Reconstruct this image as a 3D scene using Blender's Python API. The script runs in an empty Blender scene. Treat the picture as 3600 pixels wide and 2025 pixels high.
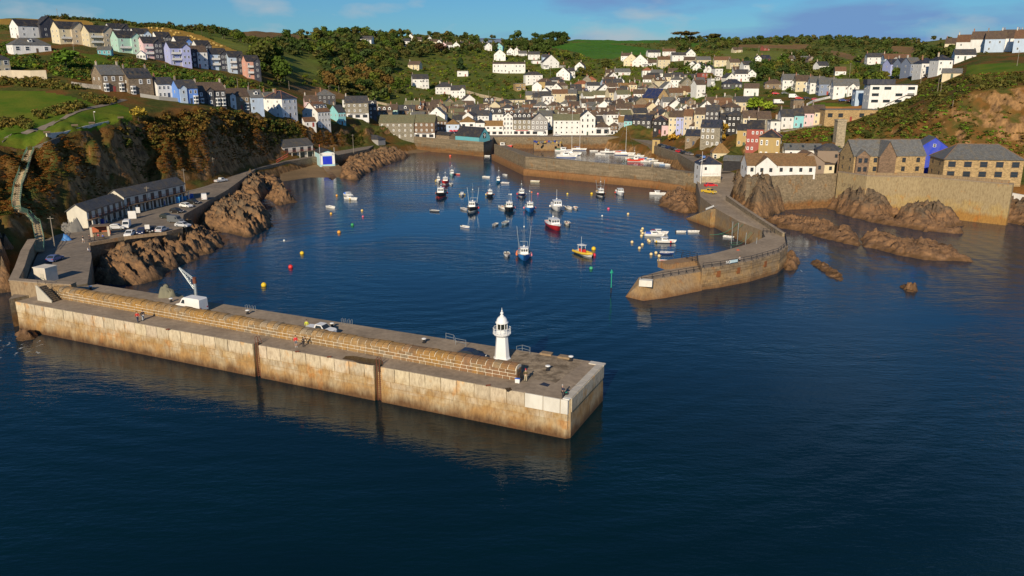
import bpy, bmesh, math, random
import numpy as np
from mathutils import Vector, Matrix
random.seed(7); RNG = np.random.default_rng(7)
sc = bpy.context.scene
COL = sc.collection
rad = math.radians

# ------------------------------------------------------------------ camera, sky, sun, exposure
CAMZ, PITCH, FPX = 45.0, rad(15.5), 2800.0
cam = bpy.data.cameras.new('camera'); camo = bpy.data.objects.new('camera', cam); COL.objects.link(camo)
cam.sensor_width = 36.0; cam.lens = 28.0; cam.clip_start = 0.5; cam.clip_end = 20000
camo.location = (0, 0, CAMZ); camo.rotation_euler = (rad(90) - PITCH, 0, 0)
sc.camera = camo

SUN_EL, SUN_LEFT = 25.0, 17.0            # sun stands behind the camera, a little to its left
az = rad(180 + SUN_LEFT)                 # compass style: 0 = +Y, clockwise
sun_dir = Vector((math.sin(az) * math.cos(rad(SUN_EL)), math.cos(az) * math.cos(rad(SUN_EL)), math.sin(rad(SUN_EL))))
sun = bpy.data.lights.new('sun', 'SUN'); suno = bpy.data.objects.new('sun', sun); COL.objects.link(suno)
sun.energy = 5.0; sun.angle = rad(0.5); sun.color = (1.0, 0.85, 0.63)
suno.rotation_euler = sun_dir.to_track_quat('Z', 'Y').to_euler(); suno.location = (-60, -120, 150)

world = bpy.data.worlds.new('World'); sc.world = world; world.use_nodes = True
wn = world.node_tree.nodes; wl = world.node_tree.links
wn.clear()
def nd(tree, t, **kw):
    n = tree.nodes.new(t)
    for k, v in kw.items(): setattr(n, k, v)
    return n
def setin(n, **kw):
    for k, v in kw.items(): n.inputs[k.replace('_', ' ')].default_value = v
wt = world.node_tree
sky = nd(wt, 'ShaderNodeTexSky', sky_type='NISHITA'); sky.sun_disc = False
sky.sun_elevation = rad(SUN_EL); sky.sun_rotation = az; sky.altitude = 50; sky.air_density = 1.0; sky.dust_density = 0.2; sky.ozone_density = 4.0
hs = nd(wt, 'ShaderNodeMixRGB', blend_type='MULTIPLY'); hs.inputs[0].default_value = 1.0
hs.inputs[2].default_value = (0.52, 0.98, 1.34, 1)
wl.new(sky.outputs[0], hs.inputs[1])
tc = nd(wt, 'ShaderNodeTexCoord'); sep = nd(wt, 'ShaderNodeSeparateXYZ'); wl.new(tc.outputs['Generated'], sep.inputs[0])
mp = nd(wt, 'ShaderNodeMapping'); mp.inputs['Scale'].default_value = (3.0, 3.0, 15.0); mp.inputs['Location'].default_value = (1.3, 0.2, 0.4)
wl.new(tc.outputs['Generated'], mp.inputs[0])
n1 = nd(wt, 'ShaderNodeTexNoise'); setin(n1, Scale=1.0, Detail=6.0, Roughness=0.52); wl.new(mp.outputs[0], n1.inputs['Vector'])
gx = nd(wt, 'ShaderNodeMath', operation='MULTIPLY'); gx.inputs[1].default_value = 0.34; wl.new(sep.outputs[0], gx.inputs[0])
gz = nd(wt, 'ShaderNodeMath', operation='MULTIPLY'); gz.inputs[1].default_value = -0.25; wl.new(sep.outputs[2], gz.inputs[0])
ad0 = nd(wt, 'ShaderNodeMath', operation='ADD'); wl.new(gx.outputs[0], ad0.inputs[0]); wl.new(gz.outputs[0], ad0.inputs[1])
ad = nd(wt, 'ShaderNodeMath', operation='ADD', use_clamp=True); wl.new(n1.outputs[0], ad.inputs[0]); wl.new(ad0.outputs[0], ad.inputs[1])
r1 = nd(wt, 'ShaderNodeMapRange'); setin(r1, From_Min=0.53, From_Max=0.66); wl.new(ad.outputs[0], r1.inputs['Value'])
mc = nd(wt, 'ShaderNodeMixRGB'); mc.inputs[2].default_value = (2.9, 5.5, 10.0, 1)
wl.new(r1.outputs[0], mc.inputs[0]); wl.new(hs.outputs[0], mc.inputs[1])
mp2 = nd(wt, 'ShaderNodeMapping'); mp2.inputs['Scale'].default_value = (7.0, 7.0, 20.0); mp2.inputs['Location'].default_value = (0.37, 2.1, 0.0)
wl.new(tc.outputs['Generated'], mp2.inputs[0])
n2 = nd(wt, 'ShaderNodeTexNoise'); setin(n2, Scale=1.2, Detail=5.0, Roughness=0.5); wl.new(mp2.outputs[0], n2.inputs['Vector'])
lo = nd(wt, 'ShaderNodeMapRange'); setin(lo, From_Min=0.03, From_Max=0.13, To_Min=0.0, To_Max=-0.30); wl.new(sep.outputs[2], lo.inputs['Value'])
ad2 = nd(wt, 'ShaderNodeMath', operation='ADD'); wl.new(n2.outputs[0], ad2.inputs[0]); wl.new(lo.outputs[0], ad2.inputs[1])
r2 = nd(wt, 'ShaderNodeMapRange'); setin(r2, From_Min=0.47, From_Max=0.64, To_Max=0.8); wl.new(ad2.outputs[0], r2.inputs['Value'])
mc2 = nd(wt, 'ShaderNodeMixRGB'); mc2.inputs[2].default_value = (7.5, 8.6, 9.6, 1)
wl.new(r2.outputs[0], mc2.inputs[0]); wl.new(mc.outputs[0], mc2.inputs[1])
bg = nd(wt, 'ShaderNodeBackground'); bg.inputs['Strength'].default_value = 0.057
wl.new(mc2.outputs[0], bg.inputs[0])
wo = nd(wt, 'ShaderNodeOutputWorld'); wl.new(bg.outputs[0], wo.inputs[0])

sc.view_settings.view_transform = 'Standard'; sc.view_settings.look = 'None'
sc.view_settings.gamma = 1.0; sc.view_settings.use_curve_mapping = False
sc.view_settings.exposure = 0.0
sc.render.engine = 'CYCLES'
sc.cycles.max_bounces = 5; sc.cycles.diffuse_bounces = 2; sc.cycles.glossy_bounces = 3
sc.cycles.transparent_max_bounces = 4; sc.cycles.transmission_bounces = 2
sc.cycles.use_denoising = True

# ------------------------------------------------------------------ geometry of the view: where a sight line meets a level
cp, sp = math.cos(PITCH), math.sin(PITCH)
def ray(sx, sy):
    Y = (1012.5 - sy) / FPX
    return (sx - 1800) / FPX, cp + Y * sp, -sp + Y * cp
def W(sx, sy, z=0.0):
    a, b, c = ray(sx, sy); t = (z - CAMZ) / c
    return Vector((a * t, b * t, z))
def atY(sx, sy, y):
    a, b, c = ray(sx, sy); t = y / b
    return Vector((a * t, y, CAMZ + c * t))
def ppm(p):                                # picture units per metre at a point
    return FPX / (p[1] * cp - (p[2] - CAMZ) * sp)
def project(x, y, z):
    f = y * cp - (z - CAMZ) * sp; u = y * sp + (z - CAMZ) * cp
    return 1800 + FPX * x / f, 1012.5 - FPX * u / f

# ------------------------------------------------------------------ materials
MATS = {}
def newmat(name):
    m = bpy.data.materials.new(name); m.use_nodes = True; m.node_tree.nodes.clear(); MATS[name] = m
    t = m.node_tree
    b = nd(t, 'ShaderNodeBsdfPrincipled'); o = nd(t, 'ShaderNodeOutputMaterial'); t.links.new(b.outputs[0], o.inputs[0])
    return m, t, b
def flat(name, c, rough=0.6, metal=0.0, spec=0.5):
    m, t, b = newmat(name); b.inputs['Base Color'].default_value = (*c, 1); b.inputs['Roughness'].default_value = rough
    b.inputs['Metallic'].default_value = metal; b.inputs['Specular IOR Level'].default_value = spec
    return m
def mixc(t, fac, a, b, blend='MIX'):
    n = nd(t, 'ShaderNodeMixRGB', blend_type=blend)
    for i, v in ((0, fac), (1, a), (2, b)):
        if isinstance(v, (int, float)): n.inputs[i].default_value = v
        elif isinstance(v, tuple): n.inputs[i].default_value = (*v, 1)
        else: t.links.new(v, n.inputs[i])
    return n.outputs[0]
def noise(t, vec, scale, detail=4.0, rough=0.55):
    n = nd(t, 'ShaderNodeTexNoise'); setin(n, Scale=scale, Detail=detail, Roughness=rough)
    if vec is not None: t.links.new(vec, n.inputs['Vector'])
    return n.outputs[0]
def ramp(t, v, lo, hi, a=0.0, b=1.0):
    n = nd(t, 'ShaderNodeMapRange'); setin(n, From_Min=lo, From_Max=hi, To_Min=a, To_Max=b); t.links.new(v, n.inputs['Value'])
    return n.outputs[0]
def bump(t, b, h, strength=0.5, dist=0.1):
    n = nd(t, 'ShaderNodeBump'); setin(n, Strength=strength, Distance=dist)
    t.links.new(h, n.inputs['Height']); t.links.new(n.outputs[0], b.inputs['Normal']); return n
def mapping(t, src, scale=(1, 1, 1), rot=(0, 0, 0)):
    n = nd(t, 'ShaderNodeMapping'); n.inputs['Scale'].default_value = scale; n.inputs['Rotation'].default_value = rot
    t.links.new(src, n.inputs[0]); return n.outputs[0]
def geopos(t): return nd(t, 'ShaderNodeNewGeometry').outputs['Position']
def objcoord(t): return nd(t, 'ShaderNodeTexCoord').outputs['Object']
def objcolor(t): return nd(t, 'ShaderNodeObjectInfo').outputs['Color']
def objrand(t): return nd(t, 'ShaderNodeObjectInfo').outputs['Random']
def wallvec(t, src):                       # x+y runs along any upright wall, z up
    s = nd(t, 'ShaderNodeSeparateXYZ'); t.links.new(src, s.inputs[0])
    a = nd(t, 'ShaderNodeMath', operation='ADD'); t.links.new(s.outputs[0], a.inputs[0]); t.links.new(s.outputs[1], a.inputs[1])
    c = nd(t, 'ShaderNodeCombineXYZ'); t.links.new(a.outputs[0], c.inputs[0]); t.links.new(s.outputs[2], c.inputs[1])
    return c.outputs[0], s.outputs[2]

def paint_mat(name, rough=0.75, dirt=0.25):
    m, t, b = newmat(name); g = geopos(t)
    n = noise(t, mapping(t, g, (0.9, 0.9, 0.35)), 1.0, 6)
    f = ramp(t, n, 0.35, 0.75, 0.0, dirt)
    c = mixc(t, f, objcolor(t), (0.25, 0.22, 0.17))
    t.links.new(c, b.inputs['Base Color']); b.inputs['Roughness'].default_value = rough
    return m
M_paint = paint_mat('painted_render', 0.8, 0.28)
M_gloss = paint_mat('gloss_paint', 0.35, 0.10)
def stone_mat(name, bw, bh, mortar=(0.3, 0.27, 0.22), var=0.5, scale=1.0):
    m, t, b = newmat(name); v, z = wallvec(t, objcoord(t))
    br = nd(t, 'ShaderNodeTexBrick'); setin(br, Scale=scale, Mortar_Size=0.02, Brick_Width=bw, Row_Height=bh, Bias=0.0)
    br.inputs['Color1'].default_value = (1.25, 1.2, 1.15, 1); br.inputs['Color2'].default_value = (0.6, 0.6, 0.62, 1); br.inputs['Mortar'].default_value = (1.5, 1.4, 1.25, 1)
    t.links.new(v, br.inputs['Vector'])
    n = noise(t, geopos(t), 1.6, 6)
    c = mixc(t, 1.0, objcolor(t), br.outputs[0], 'MULTIPLY')
    c = mixc(t, ramp(t, n, 0.35, 0.7, 0, 0.5), c, mixc(t, 1.0, c, (0.45, 0.45, 0.42), 'MULTIPLY'))
    t.links.new(c, b.inputs['Base Color']); b.inputs['Roughness'].default_value = 0.9
    bump(t, b, n, 0.4, 0.05)
    return m
M_stone = stone_mat('house_stone', 0.55, 0.25)
m, t, b = newmat('slate_roof')
v = objcoord(t); br = nd(t, 'ShaderNodeTexBrick'); setin(br, Scale=1.0, Mortar_Size=0.025, Brick_Width=0.5, Row_Height=0.34)
br.inputs['Color1'].default_value = (1.12, 1.12, 1.12, 1); br.inputs['Color2'].default_value = (0.72, 0.73, 0.75, 1); br.inputs['Mortar'].default_value = (0.4, 0.4, 0.4, 1)
t.links.new(v, br.inputs['Vector'])
g = geopos(t); n = noise(t, g, 0.55, 6); n3 = noise(t, g, 2.7, 4)
c = mixc(t, 1.0, objcolor(t), br.outputs[0], 'MULTIPLY')
c = mixc(t, ramp(t, n, 0.5, 0.72, 0, 0.55), c, (0.17, 0.12, 0.05))
c = mixc(t, ramp(t, n3, 0.55, 0.75, 0, 0.35), c, (0.2, 0.19, 0.15))
t.links.new(c, b.inputs['Base Color']); b.inputs['Roughness'].default_value = 0.62; M_roof = m
M_glass = flat('window_glass', (0.03, 0.04, 0.05), 0.12)
M_white = flat('white_paint', (0.78, 0.78, 0.76), 0.5)
M_black = flat('black_iron', (0.02, 0.02, 0.022), 0.5)
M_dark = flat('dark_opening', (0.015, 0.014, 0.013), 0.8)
M_rust = flat('rusty_iron', (0.16, 0.05, 0.025), 0.85)
M_galv = flat('galvanised_steel', (0.42, 0.46, 0.47), 0.45, 0.6)
M_rubber = flat('tyre_rubber', (0.015, 0.015, 0.015), 0.85)
M_chim = paint_mat('chimney_brick', 0.9, 0.4)
M_wood = flat('weathered_wood', (0.16, 0.11, 0.07), 0.85)
M_skin = flat('skin', (0.5, 0.3, 0.21), 0.6)
M_cloth = paint_mat('cloth', 0.9, 0.1)
M_plastic = paint_mat('plastic', 0.4, 0.06)
M_glow = None

# ------------------------------------------------------------------ mesh helper
class MB:
    def __init__(s): s.v = []; s.f = []; s.m = []
    def add(s, vs, fs, mi=0):
        o = len(s.v); s.v += [tuple(p) for p in vs]; s.f += [tuple(i + o for i in f) for f in fs]; s.m += [mi] * len(fs); return s
    def box(s, c, d, rz=0.0, mi=0, taper=1.0):
        x, y, z = d[0] / 2, d[1] / 2, d[2] / 2; ca, sa = math.cos(rz), math.sin(rz); P = []
        for dz, k in ((-z, 1.0), (z, taper)):
            for dx, dy in ((-x, -y), (x, -y), (x, y), (-x, y)):
                dx *= k; dy *= k
                P.append((c[0] + dx * ca - dy * sa, c[1] + dx * sa + dy * ca, c[2] + dz))
        return s.add(P, [(3, 2, 1, 0), (4, 5, 6, 7), (0, 1, 5, 4), (1, 2, 6, 5), (2, 3, 7, 6), (3, 0, 4, 7)], mi)
    def prism(s, poly, z0, z1, mi=0, bottom=False, poly0=None):   # poly counter-clockwise; poly0 = outline at the foot
        n = len(poly); q = poly0 or poly
        P = [(p[0], p[1], z0) for p in q] + [(p[0], p[1], p[2] if len(p) > 2 else z1) for p in poly]
        F = [tuple(range(n, 2 * n))] + [(i, (i + 1) % n, n + (i + 1) % n, n + i) for i in range(n)]
        if bottom: F.append(tuple(range(n - 1, -1, -1)))
        return s.add(P, F, mi)
    def tube(s, a, b, r, n=6, mi=0, r2=None):
        a = Vector(a); b = Vector(b); d = (b - a); L = d.length
        if L < 1e-6: return s
        d /= L; u = d.cross(Vector((0, 0, 1)) if abs(d.z) < 0.95 else Vector((1, 0, 0))).normalized(); w = d.cross(u)
        P = []
        for p, rr in ((a, r), (b, r if r2 is None else r2)):
            for i in range(n):
                t = 2 * math.pi * i / n; P.append(p + (u * math.cos(t) + w * math.sin(t)) * rr)
        F = [(i, (i + 1) % n, n + (i + 1) % n, n + i) for i in range(n)] + [tuple(range(n - 1, -1, -1)), tuple(range(n, 2 * n))]
        return s.add(P, F, mi)
    def path(s, pts, r, n=5, mi=0):
        for a, b in zip(pts, pts[1:]): s.tube(a, b, r, n, mi)
        return s
    def lathe(s, prof, c=(0, 0, 0), n=12, mi=0, ang=0.0):
        P = []; k = len(prof)
        for r, z in prof:
            for i in range(n):
                t = 2 * math.pi * i / n + ang; P.append((c[0] + r * math.cos(t), c[1] + r * math.sin(t), c[2] + z))
        F = [(j * n + i, j * n + (i + 1) % n, (j + 1) * n + (i + 1) % n, (j + 1) * n + i) for j in range(k - 1) for i in range(n)]
        F += [tuple(range(n - 1, -1, -1)), tuple(range((k - 1) * n, k * n))]
        return s.add(P, F, mi)
    def ball(s, c, r, mi=0, n=10, k=6, sz=1.0):
        return s.lathe([(max(1e-3, r * math.sin(math.pi * j / k)), -r * sz * math.cos(math.pi * j / k)) for j in range(k + 1)], c, n, mi)
    def mesh(s, name, mats, smooth=False):
        me = bpy.data.meshes.new(name); me.from_pydata(s.v, [], s.f)
        for q in (mats if isinstance(mats, (list, tuple)) else [mats]): me.materials.append(q)
        me.polygons.foreach_set('material_index', s.m)
        if smooth: me.polygons.foreach_set('use_smooth', [True] * len(s.f))
        me.update(); return me
    def build(s, name, mats, parent=None, loc=(0, 0, 0), rz=0.0, color=None, smooth=False):
        return put(name, s.mesh(name, mats, smooth), parent, loc, rz, color)
def put(name, me, parent=None, loc=(0, 0, 0), rz=0.0, color=None, scale=None):
    o = bpy.data.objects.new(name, me); COL.objects.link(o)
    o.location = loc; o.rotation_euler = (0, 0, rz)
    if parent is not None: o.parent = parent
    if color is not None: o.color = (*color, 1)
    if scale is not None: o.scale = scale
    return o
def tag(o, label=None, cat=None, group=None, kind=None):
    if label: o['label'] = label
    if cat: o['category'] = cat
    if group: o['group'] = group
    if kind: o['kind'] = kind
    return o
def thing(name, label, cat, loc=(0, 0, 0), rz=0.0, group=None):
    o = bpy.data.objects.new(name, None); COL.objects.link(o); o.location = loc; o.rotation_euler = (0, 0, rz)
    o.empty_display_size = 0.3
    return tag(o, label, cat, group)
def kids(o): return [c for c in bpy.data.objects if c.parent == o]
def npmesh(name, V, F, mats, smooth=False, mi=None, attr=None):
    """V (n,3), F (m,4) or (m,3) numpy arrays"""
    me = bpy.data.meshes.new(name); k = F.shape[1]
    me.vertices.add(len(V)); me.vertices.foreach_set('co', np.ascontiguousarray(V, dtype=np.float32).ravel())
    me.loops.add(F.size); me.loops.foreach_set('vertex_index', np.ascontiguousarray(F, dtype=np.int32).ravel())
    me.polygons.add(len(F)); me.polygons.foreach_set('loop_start', np.arange(0, F.size, k, dtype=np.int32))
    me.polygons.foreach_set('loop_total', np.full(len(F), k, dtype=np.int32))
    for q in (mats if isinstance(mats, (list, tuple)) else [mats]): me.materials.append(q)
    if mi is not None: me.polygons.foreach_set('material_index', np.asarray(mi, dtype=np.int32))
    if smooth: me.polygons.foreach_set('use_smooth', np.ones(len(F), dtype=bool))
    if attr is not None:
        a = me.attributes.new('tint', 'FLOAT_COLOR', 'POINT')
        a.data.foreach_set('color', np.ascontiguousarray(np.concatenate([attr, np.ones((len(attr), 1))], 1), dtype=np.float32).ravel())
    me.update(calc_edges=True); me.validate(); return me
# value noise in numpy
def _h(ix, iy, s):
    n = (ix * 374761393 + iy * 668265263 + s * 974634777) & 0xFFFFFFFF
    n = ((n ^ (n >> 13)) * 1274126177) & 0xFFFFFFFF
    return ((n ^ (n >> 16)) & 0xFFFF) / 65535.0
def vnoise(x, y, s=0):
    x = np.asarray(x, float); y = np.asarray(y, float)
    ix = np.floor(x).astype(np.int64); iy = np.floor(y).astype(np.int64); fx = x - ix; fy = y - iy
    fx = fx * fx * (3 - 2 * fx); fy = fy * fy * (3 - 2 * fy)
    return (_h(ix, iy, s) * (1 - fx) + _h(ix + 1, iy, s) * fx) * (1 - fy) + (_h(ix, iy + 1, s) * (1 - fx) + _h(ix + 1, iy + 1, s) * fx) * fy
def fbm(x, y, s=0, oct=4):
    r = 0.0; a = 0.5; tot = 0
    for i in range(oct):
        r = r + a * vnoise(np.asarray(x) * 2 ** i, np.asarray(y) * 2 ** i, s + i * 17); tot += a; a *= 0.5
    return r / tot
def inpoly(px, py, poly):
    px = np.asarray(px, float); py = np.asarray(py, float); ins = np.zeros(px.shape, bool); n = len(poly)
    for i in range(n):
        x1, y1 = poly[i][:2]; x2, y2 = poly[(i + 1) % n][:2]
        if y1 == y2: continue
        c = ((y1 > py) != (y2 > py)) & (px < (x2 - x1) * (py - y1) / (y2 - y1) + x1); ins ^= c
    return ins
def polydist(px, py, poly, closed=True):
    d = np.full(np.shape(px), 1e9); n = len(poly)
    for i in range(n if closed else n - 1):
        x1, y1 = poly[i][:2]; x2, y2 = poly[(i + 1) % n][:2]; dx, dy = x2 - x1, y2 - y1; L = dx * dx + dy * dy + 1e-9
        t = np.clip(((px - x1) * dx + (py - y1) * dy) / L, 0, 1)
        d = np.minimum(d, np.hypot(px - x1 - t * dx, py - y1 - t * dy))
    return d
def ccw(poly):
    a = sum(p[0] * q[1] - q[0] * p[1] for p, q in zip(poly, poly[1:] + poly[:1]))
    return poly if a > 0 else poly[::-1]
# ------------------------------------------------------------------ setting materials
m, t, b = newmat('sea_water'); g = geopos(t)
gy = noise(t, mapping(t, g, (0.16, 0.42, 0.3), (0, 0, 0.25)), 1.0, 3, 0.5)
g2 = noise(t, mapping(t, g, (0.7, 1.7, 1), (0, 0, -0.2)), 1.0, 3, 0.6)
g3 = noise(t, mapping(t, g, (0.02, 0.035, 1)), 1.0, 2)
s1 = nd(t, 'ShaderNodeMath', operation='MULTIPLY_ADD'); s1.inputs[1].default_value = 2.3
wv_ = nd(t, 'ShaderNodeTexWave', wave_type='RINGS', rings_direction='SPHERICAL'); setin(wv_, Scale=.062, Distortion=3.0, Detail=3.0, Detail_Scale=1.2)
off = nd(t, 'ShaderNodeVectorMath', operation='SUBTRACT'); off.inputs[1].default_value = (-25, 175, 0); t.links.new(g, off.inputs[0]); t.links.new(off.outputs[0], wv_.inputs['Vector'])
wm_ = nd(t, 'ShaderNodeMath', operation='MULTIPLY'); t.links.new(wv_.outputs['Fac'], wm_.inputs[0]); t.links.new(ramp(t, noise(t, mapping(t, g, (.012, .012, 1)), 1.0, 2), .4, .65, 0, 1.1), wm_.inputs[1])
wa_ = nd(t, 'ShaderNodeMath', operation='ADD'); t.links.new(g2, wa_.inputs[0]); t.links.new(wm_.outputs[0], wa_.inputs[1])
t.links.new(gy, s1.inputs[0]); t.links.new(wa_.outputs[0], s1.inputs[2])
# calmer water inside the harbour basin
bn = nd(t, 'ShaderNodeBump'); setin(bn, Distance=0.42); t.links.new(s1.outputs[0], bn.inputs['Height'])
sy_ = nd(t, 'ShaderNodeSeparateXYZ'); t.links.new(g, sy_.inputs[0])
cal = ramp(t, sy_.outputs[1], 90, 330, 0.15, 0.12); cn = nd(t, 'ShaderNodeMath', operation='MULTIPLY')
t.links.new(cal, cn.inputs[0]); t.links.new(ramp(t, g3, 0.35, 0.65, 0.35, 1.35), cn.inputs[1]); t.links.new(cn.outputs[0], bn.inputs['Strength'])
t.links.new(bn.outputs[0], b.inputs['Normal'])
t.links.new(mixc(t, ramp(t, sy_.outputs[1], 95, 210), mixc(t, ramp(t, g3, 0.35, 0.7), (0.0006, 0.0105, 0.0145), (0.0008, 0.015, 0.021)), (0.001, 0.026, 0.06)), b.inputs['Base Color'])   # base colour dark teal seaward, bluer and paler into the basin
b.inputs['Roughness'].default_value = 0.06; b.inputs['IOR'].default_value = 1.333; M_water = m

def ground_mat(name, base, var, scale=0.25, fine=2.0, bstr=0.5, rough=0.95):
    m, t, b = newmat(name); g = geopos(t)
    c = mixc(t, ramp(t, noise(t, g, scale, 6, 0.6), 0.35, 0.65), base, var)
    c = mixc(t, ramp(t, noise(t, g, fine, 5, 0.7), 0.3, 0.75), c, mixc(t, 1.0, c, (0.6, 0.6, 0.6), 'MULTIPLY'))
    t.links.new(c, b.inputs['Base Color']); b.inputs['Roughness'].default_value = rough; b.inputs['Specular IOR Level'].default_value = 0.04
    bump(t, b, noise(t, g, fine, 6, 0.7), bstr, 0.12); return m
M_grass = ground_mat('lawn_grass', (0.075, 0.15, 0.012), (0.16, 0.18, 0.022), 0.09, 1.6)
M_green = ground_mat('green_pasture', (0.06, 0.17, 0.02), (0.085, 0.18, 0.03), 0.012, 0.15)
M_olive = ground_mat('dry_pasture', (0.15, 0.19, 0.035), (0.19, 0.19, 0.045), 0.015, 0.2)
M_gold = ground_mat('stubble', (0.42, 0.245, 0.05), (0.34, 0.21, 0.05), 0.02, 0.25)
M_tan = ground_mat('bare_soil', (0.27, 0.16, 0.07), (0.2, 0.13, 0.06), 0.03, 0.3)
M_sand = ground_mat('wet_sand', (0.3, 0.2, 0.11), (0.2, 0.14, 0.08), 0.08, 1.5, 0.2, 0.75)
M_road = ground_mat('worn_asphalt', (0.32, 0.26, 0.2), (0.23, 0.195, 0.16), 0.09, 0.8, 0.15)
M_deck = ground_mat('pier_concrete', (0.42, 0.33, 0.24), (0.31, 0.245, 0.18), 0.16, 1.3, 0.25)
M_pave = ground_mat('old_stone_setts', (0.46, 0.36, 0.25), (0.19, 0.145, 0.10), 0.8, 3.0, 0.9)
M_mud = flat('wet_mud', (0.035, 0.024, 0.01), 0.25)

def hill_mat():
    m, t, b = newmat('hillside'); gn = nd(t, 'ShaderNodeNewGeometry'); g = gn.outputs['Position']
    s = nd(t, 'ShaderNodeSeparateXYZ'); t.links.new(gn.outputs['Normal'], s.inputs[0])
    a = noise(t, g, 0.07, 5); c2 = noise(t, g, 0.35, 5, 0.6)
    c = mixc(t, ramp(t, c2, 0.35, 0.65), (0.05, 0.065, 0.016), (0.1, 0.1, 0.026))
    c = mixc(t, ramp(t, a, 0.44, 0.58, 0, 0.9), c, (0.17, 0.08, 0.026))
    c = mixc(t, ramp(t, s.outputs[2], 0.62, 0.86, .8, 0), c, mixc(t, ramp(t, noise(t, g, .25, 5), .4, .6), (0.2, 0.088, 0.026), (0.115, 0.075, 0.024)))
    sp2 = nd(t, 'ShaderNodeSeparateXYZ'); t.links.new(g, sp2.inputs[0])
    past = mixc(t, ramp(t, noise(t, g, 0.02, 4), 0.42, 0.58), (0.085, 0.125, 0.026), (0.125, 0.14, 0.036))
    c = mixc(t, ramp(t, sp2.outputs[1], 440, 560, 0, 0.75), c, past)
    rk = mixc(t, ramp(t, noise(t, mapping(t, g, (0.5, 0.5, 0.14)), 1.0, 6, 0.65), 0.35, 0.65), (0.095, 0.06, 0.033), (0.42, 0.235, 0.1))
    sl = nd(t, 'ShaderNodeMath', operation='ADD'); t.links.new(s.outputs[2], sl.inputs[0]); t.links.new(ramp(t, noise(t, g, 0.16, 5, 0.65), 0.2, 0.8, -0.34, 0.34), sl.inputs[1])
    c = mixc(t, ramp(t, sl.outputs[0], 0.5, 0.64, 1, 0), c, rk)
    t.links.new(c, b.inputs['Base Color']); b.inputs['Roughness'].default_value = 0.95; b.inputs['Specular IOR Level'].default_value = 0.03
    bump(t, b, noise(t, g, 0.8, 8, 0.7), 0.9, 0.5); return m
M_hill = hill_mat()
def rock_mat(name, lo, hi, weed):
    m, t, b = newmat(name); g = geopos(t)
    s = nd(t, 'ShaderNodeSeparateXYZ'); t.links.new(g, s.inputs[0])
    ST = nd(t, 'ShaderNodeMapping', vector_type='TEXTURE'); ST.inputs['Rotation'].default_value = (0.25, 0.2, -0.7 if 'shore' in name else 2.6); ST.inputs['Scale'].default_value = (3.2, .55, .9); t.links.new(g, ST.inputs[0]); n = noise(t, ST.outputs[0], 0.8, 8, 0.68)
    c = mixc(t, ramp(t, n, 0.33, 0.68), lo, hi)
    zz = nd(t, 'ShaderNodeMath', operation='ADD'); t.links.new(s.outputs[2], zz.inputs[0]); t.links.new(ramp(t, noise(t, g, 0.5, 5), 0.2, 0.8, -1.6, 1.6), zz.inputs[1])
    c = mixc(t, ramp(t, zz.outputs[0], 0.0, 1.3, 1, 0), c, weed)
    c = mixc(t, ramp(t, zz.outputs[0], 3.4, 5.4, 0, 0.5), c, (0.11, 0.1, 0.07))
    t.links.new(c, b.inputs['Base Color']); b.inputs['Roughness'].default_value = 0.8
    bump(t, b, noise(t, ST.outputs[0], 1.1, 8, 0.72), 1.0, 0.45); return m
M_rock = rock_mat('shore_rock', (0.085, 0.05, 0.027), (0.37, 0.2, 0.085), (0.075, 0.04, 0.015))
M_reef = rock_mat('reef_rock', (0.085, 0.05, 0.03), (0.33, 0.175, 0.075), (0.11, 0.055, 0.018))

def tidal_mat(name, hi, mid, low, z1, z2, brick=None, nscale=0.5):
    """upright harbour wall: weed at the tide line, stained middle, pale top (marks that belong to the wall)"""
    m, t, b = newmat(name); g = geopos(t); s = nd(t, 'ShaderNodeSeparateXYZ'); t.links.new(g, s.inputs[0])
    n = noise(t, mapping(t, g, (1, 1, 0.35)), nscale, 6, 0.62)
    zz = nd(t, 'ShaderNodeMath', operation='ADD'); t.links.new(s.outputs[2], zz.inputs[0]); t.links.new(ramp(t, n, 0.25, 0.75, -.75, .75), zz.inputs[1])
    fine = noise(t, mapping(t, g, (1.5, 1.5, 0.5)), 2.0, 6, 0.7)
    cm = mixc(t, ramp(t, noise(t, g, 0.35, 4), 0.4, 0.65), mid, hi)
    c = mixc(t, ramp(t, zz.outputs[0], z1 - 0.6, z1 + 0.7, 1, 0), cm, low)
    c = mixc(t, ramp(t, zz.outputs[0], z2 - 0.4, z2 + 0.5, 0, 1), c, hi)
    oc = mixc(t, 0.5, (1, 1, 1), objcolor(t))
    c = mixc(t, 1.0, c, oc, 'MULTIPLY')
    c = mixc(t, ramp(t, fine, 0.42, 0.7, 0, 0.75), c, mixc(t, 1.0, c, (0.45, 0.4, 0.36), 'MULTIPLY'))
    c = mixc(t, ramp(t, noise(t, mapping(t, g, (.45, .45, .3)), 1.0, 3), .6, .68, 0, .55), c, mixc(t, 1.0, c, (1.15, .72, .3), 'MULTIPLY'))
    if brick:
        v, z = wallvec(t, geopos(t)); br = nd(t, 'ShaderNodeTexBrick'); setin(br, Scale=1.0, Mortar_Size=0.03, Brick_Width=brick[0], Row_Height=brick[1])
        br.inputs['Color1'].default_value = (1.15, 1.12, 1.1, 1); br.inputs['Color2'].default_value = (0.62, 0.62, 0.62, 1); br.inputs['Mortar'].default_value = (0.75, 0.72, 0.68, 1)
        t.links.new(v, br.inputs['Vector']); c = mixc(t, 0.85, c, br.outputs[0], 'MULTIPLY')
    t.links.new(c, b.inputs['Base Color']); b.inputs['Roughness'].default_value = 0.88
    bump(t, b, fine, 0.4, 0.06); return m
M_pier = tidal_mat('tidal_concrete', (0.42, 0.33, 0.2), (0.38, 0.22, 0.08), (0.12, 0.06, 0.022), 0.85, 3.3)
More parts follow.
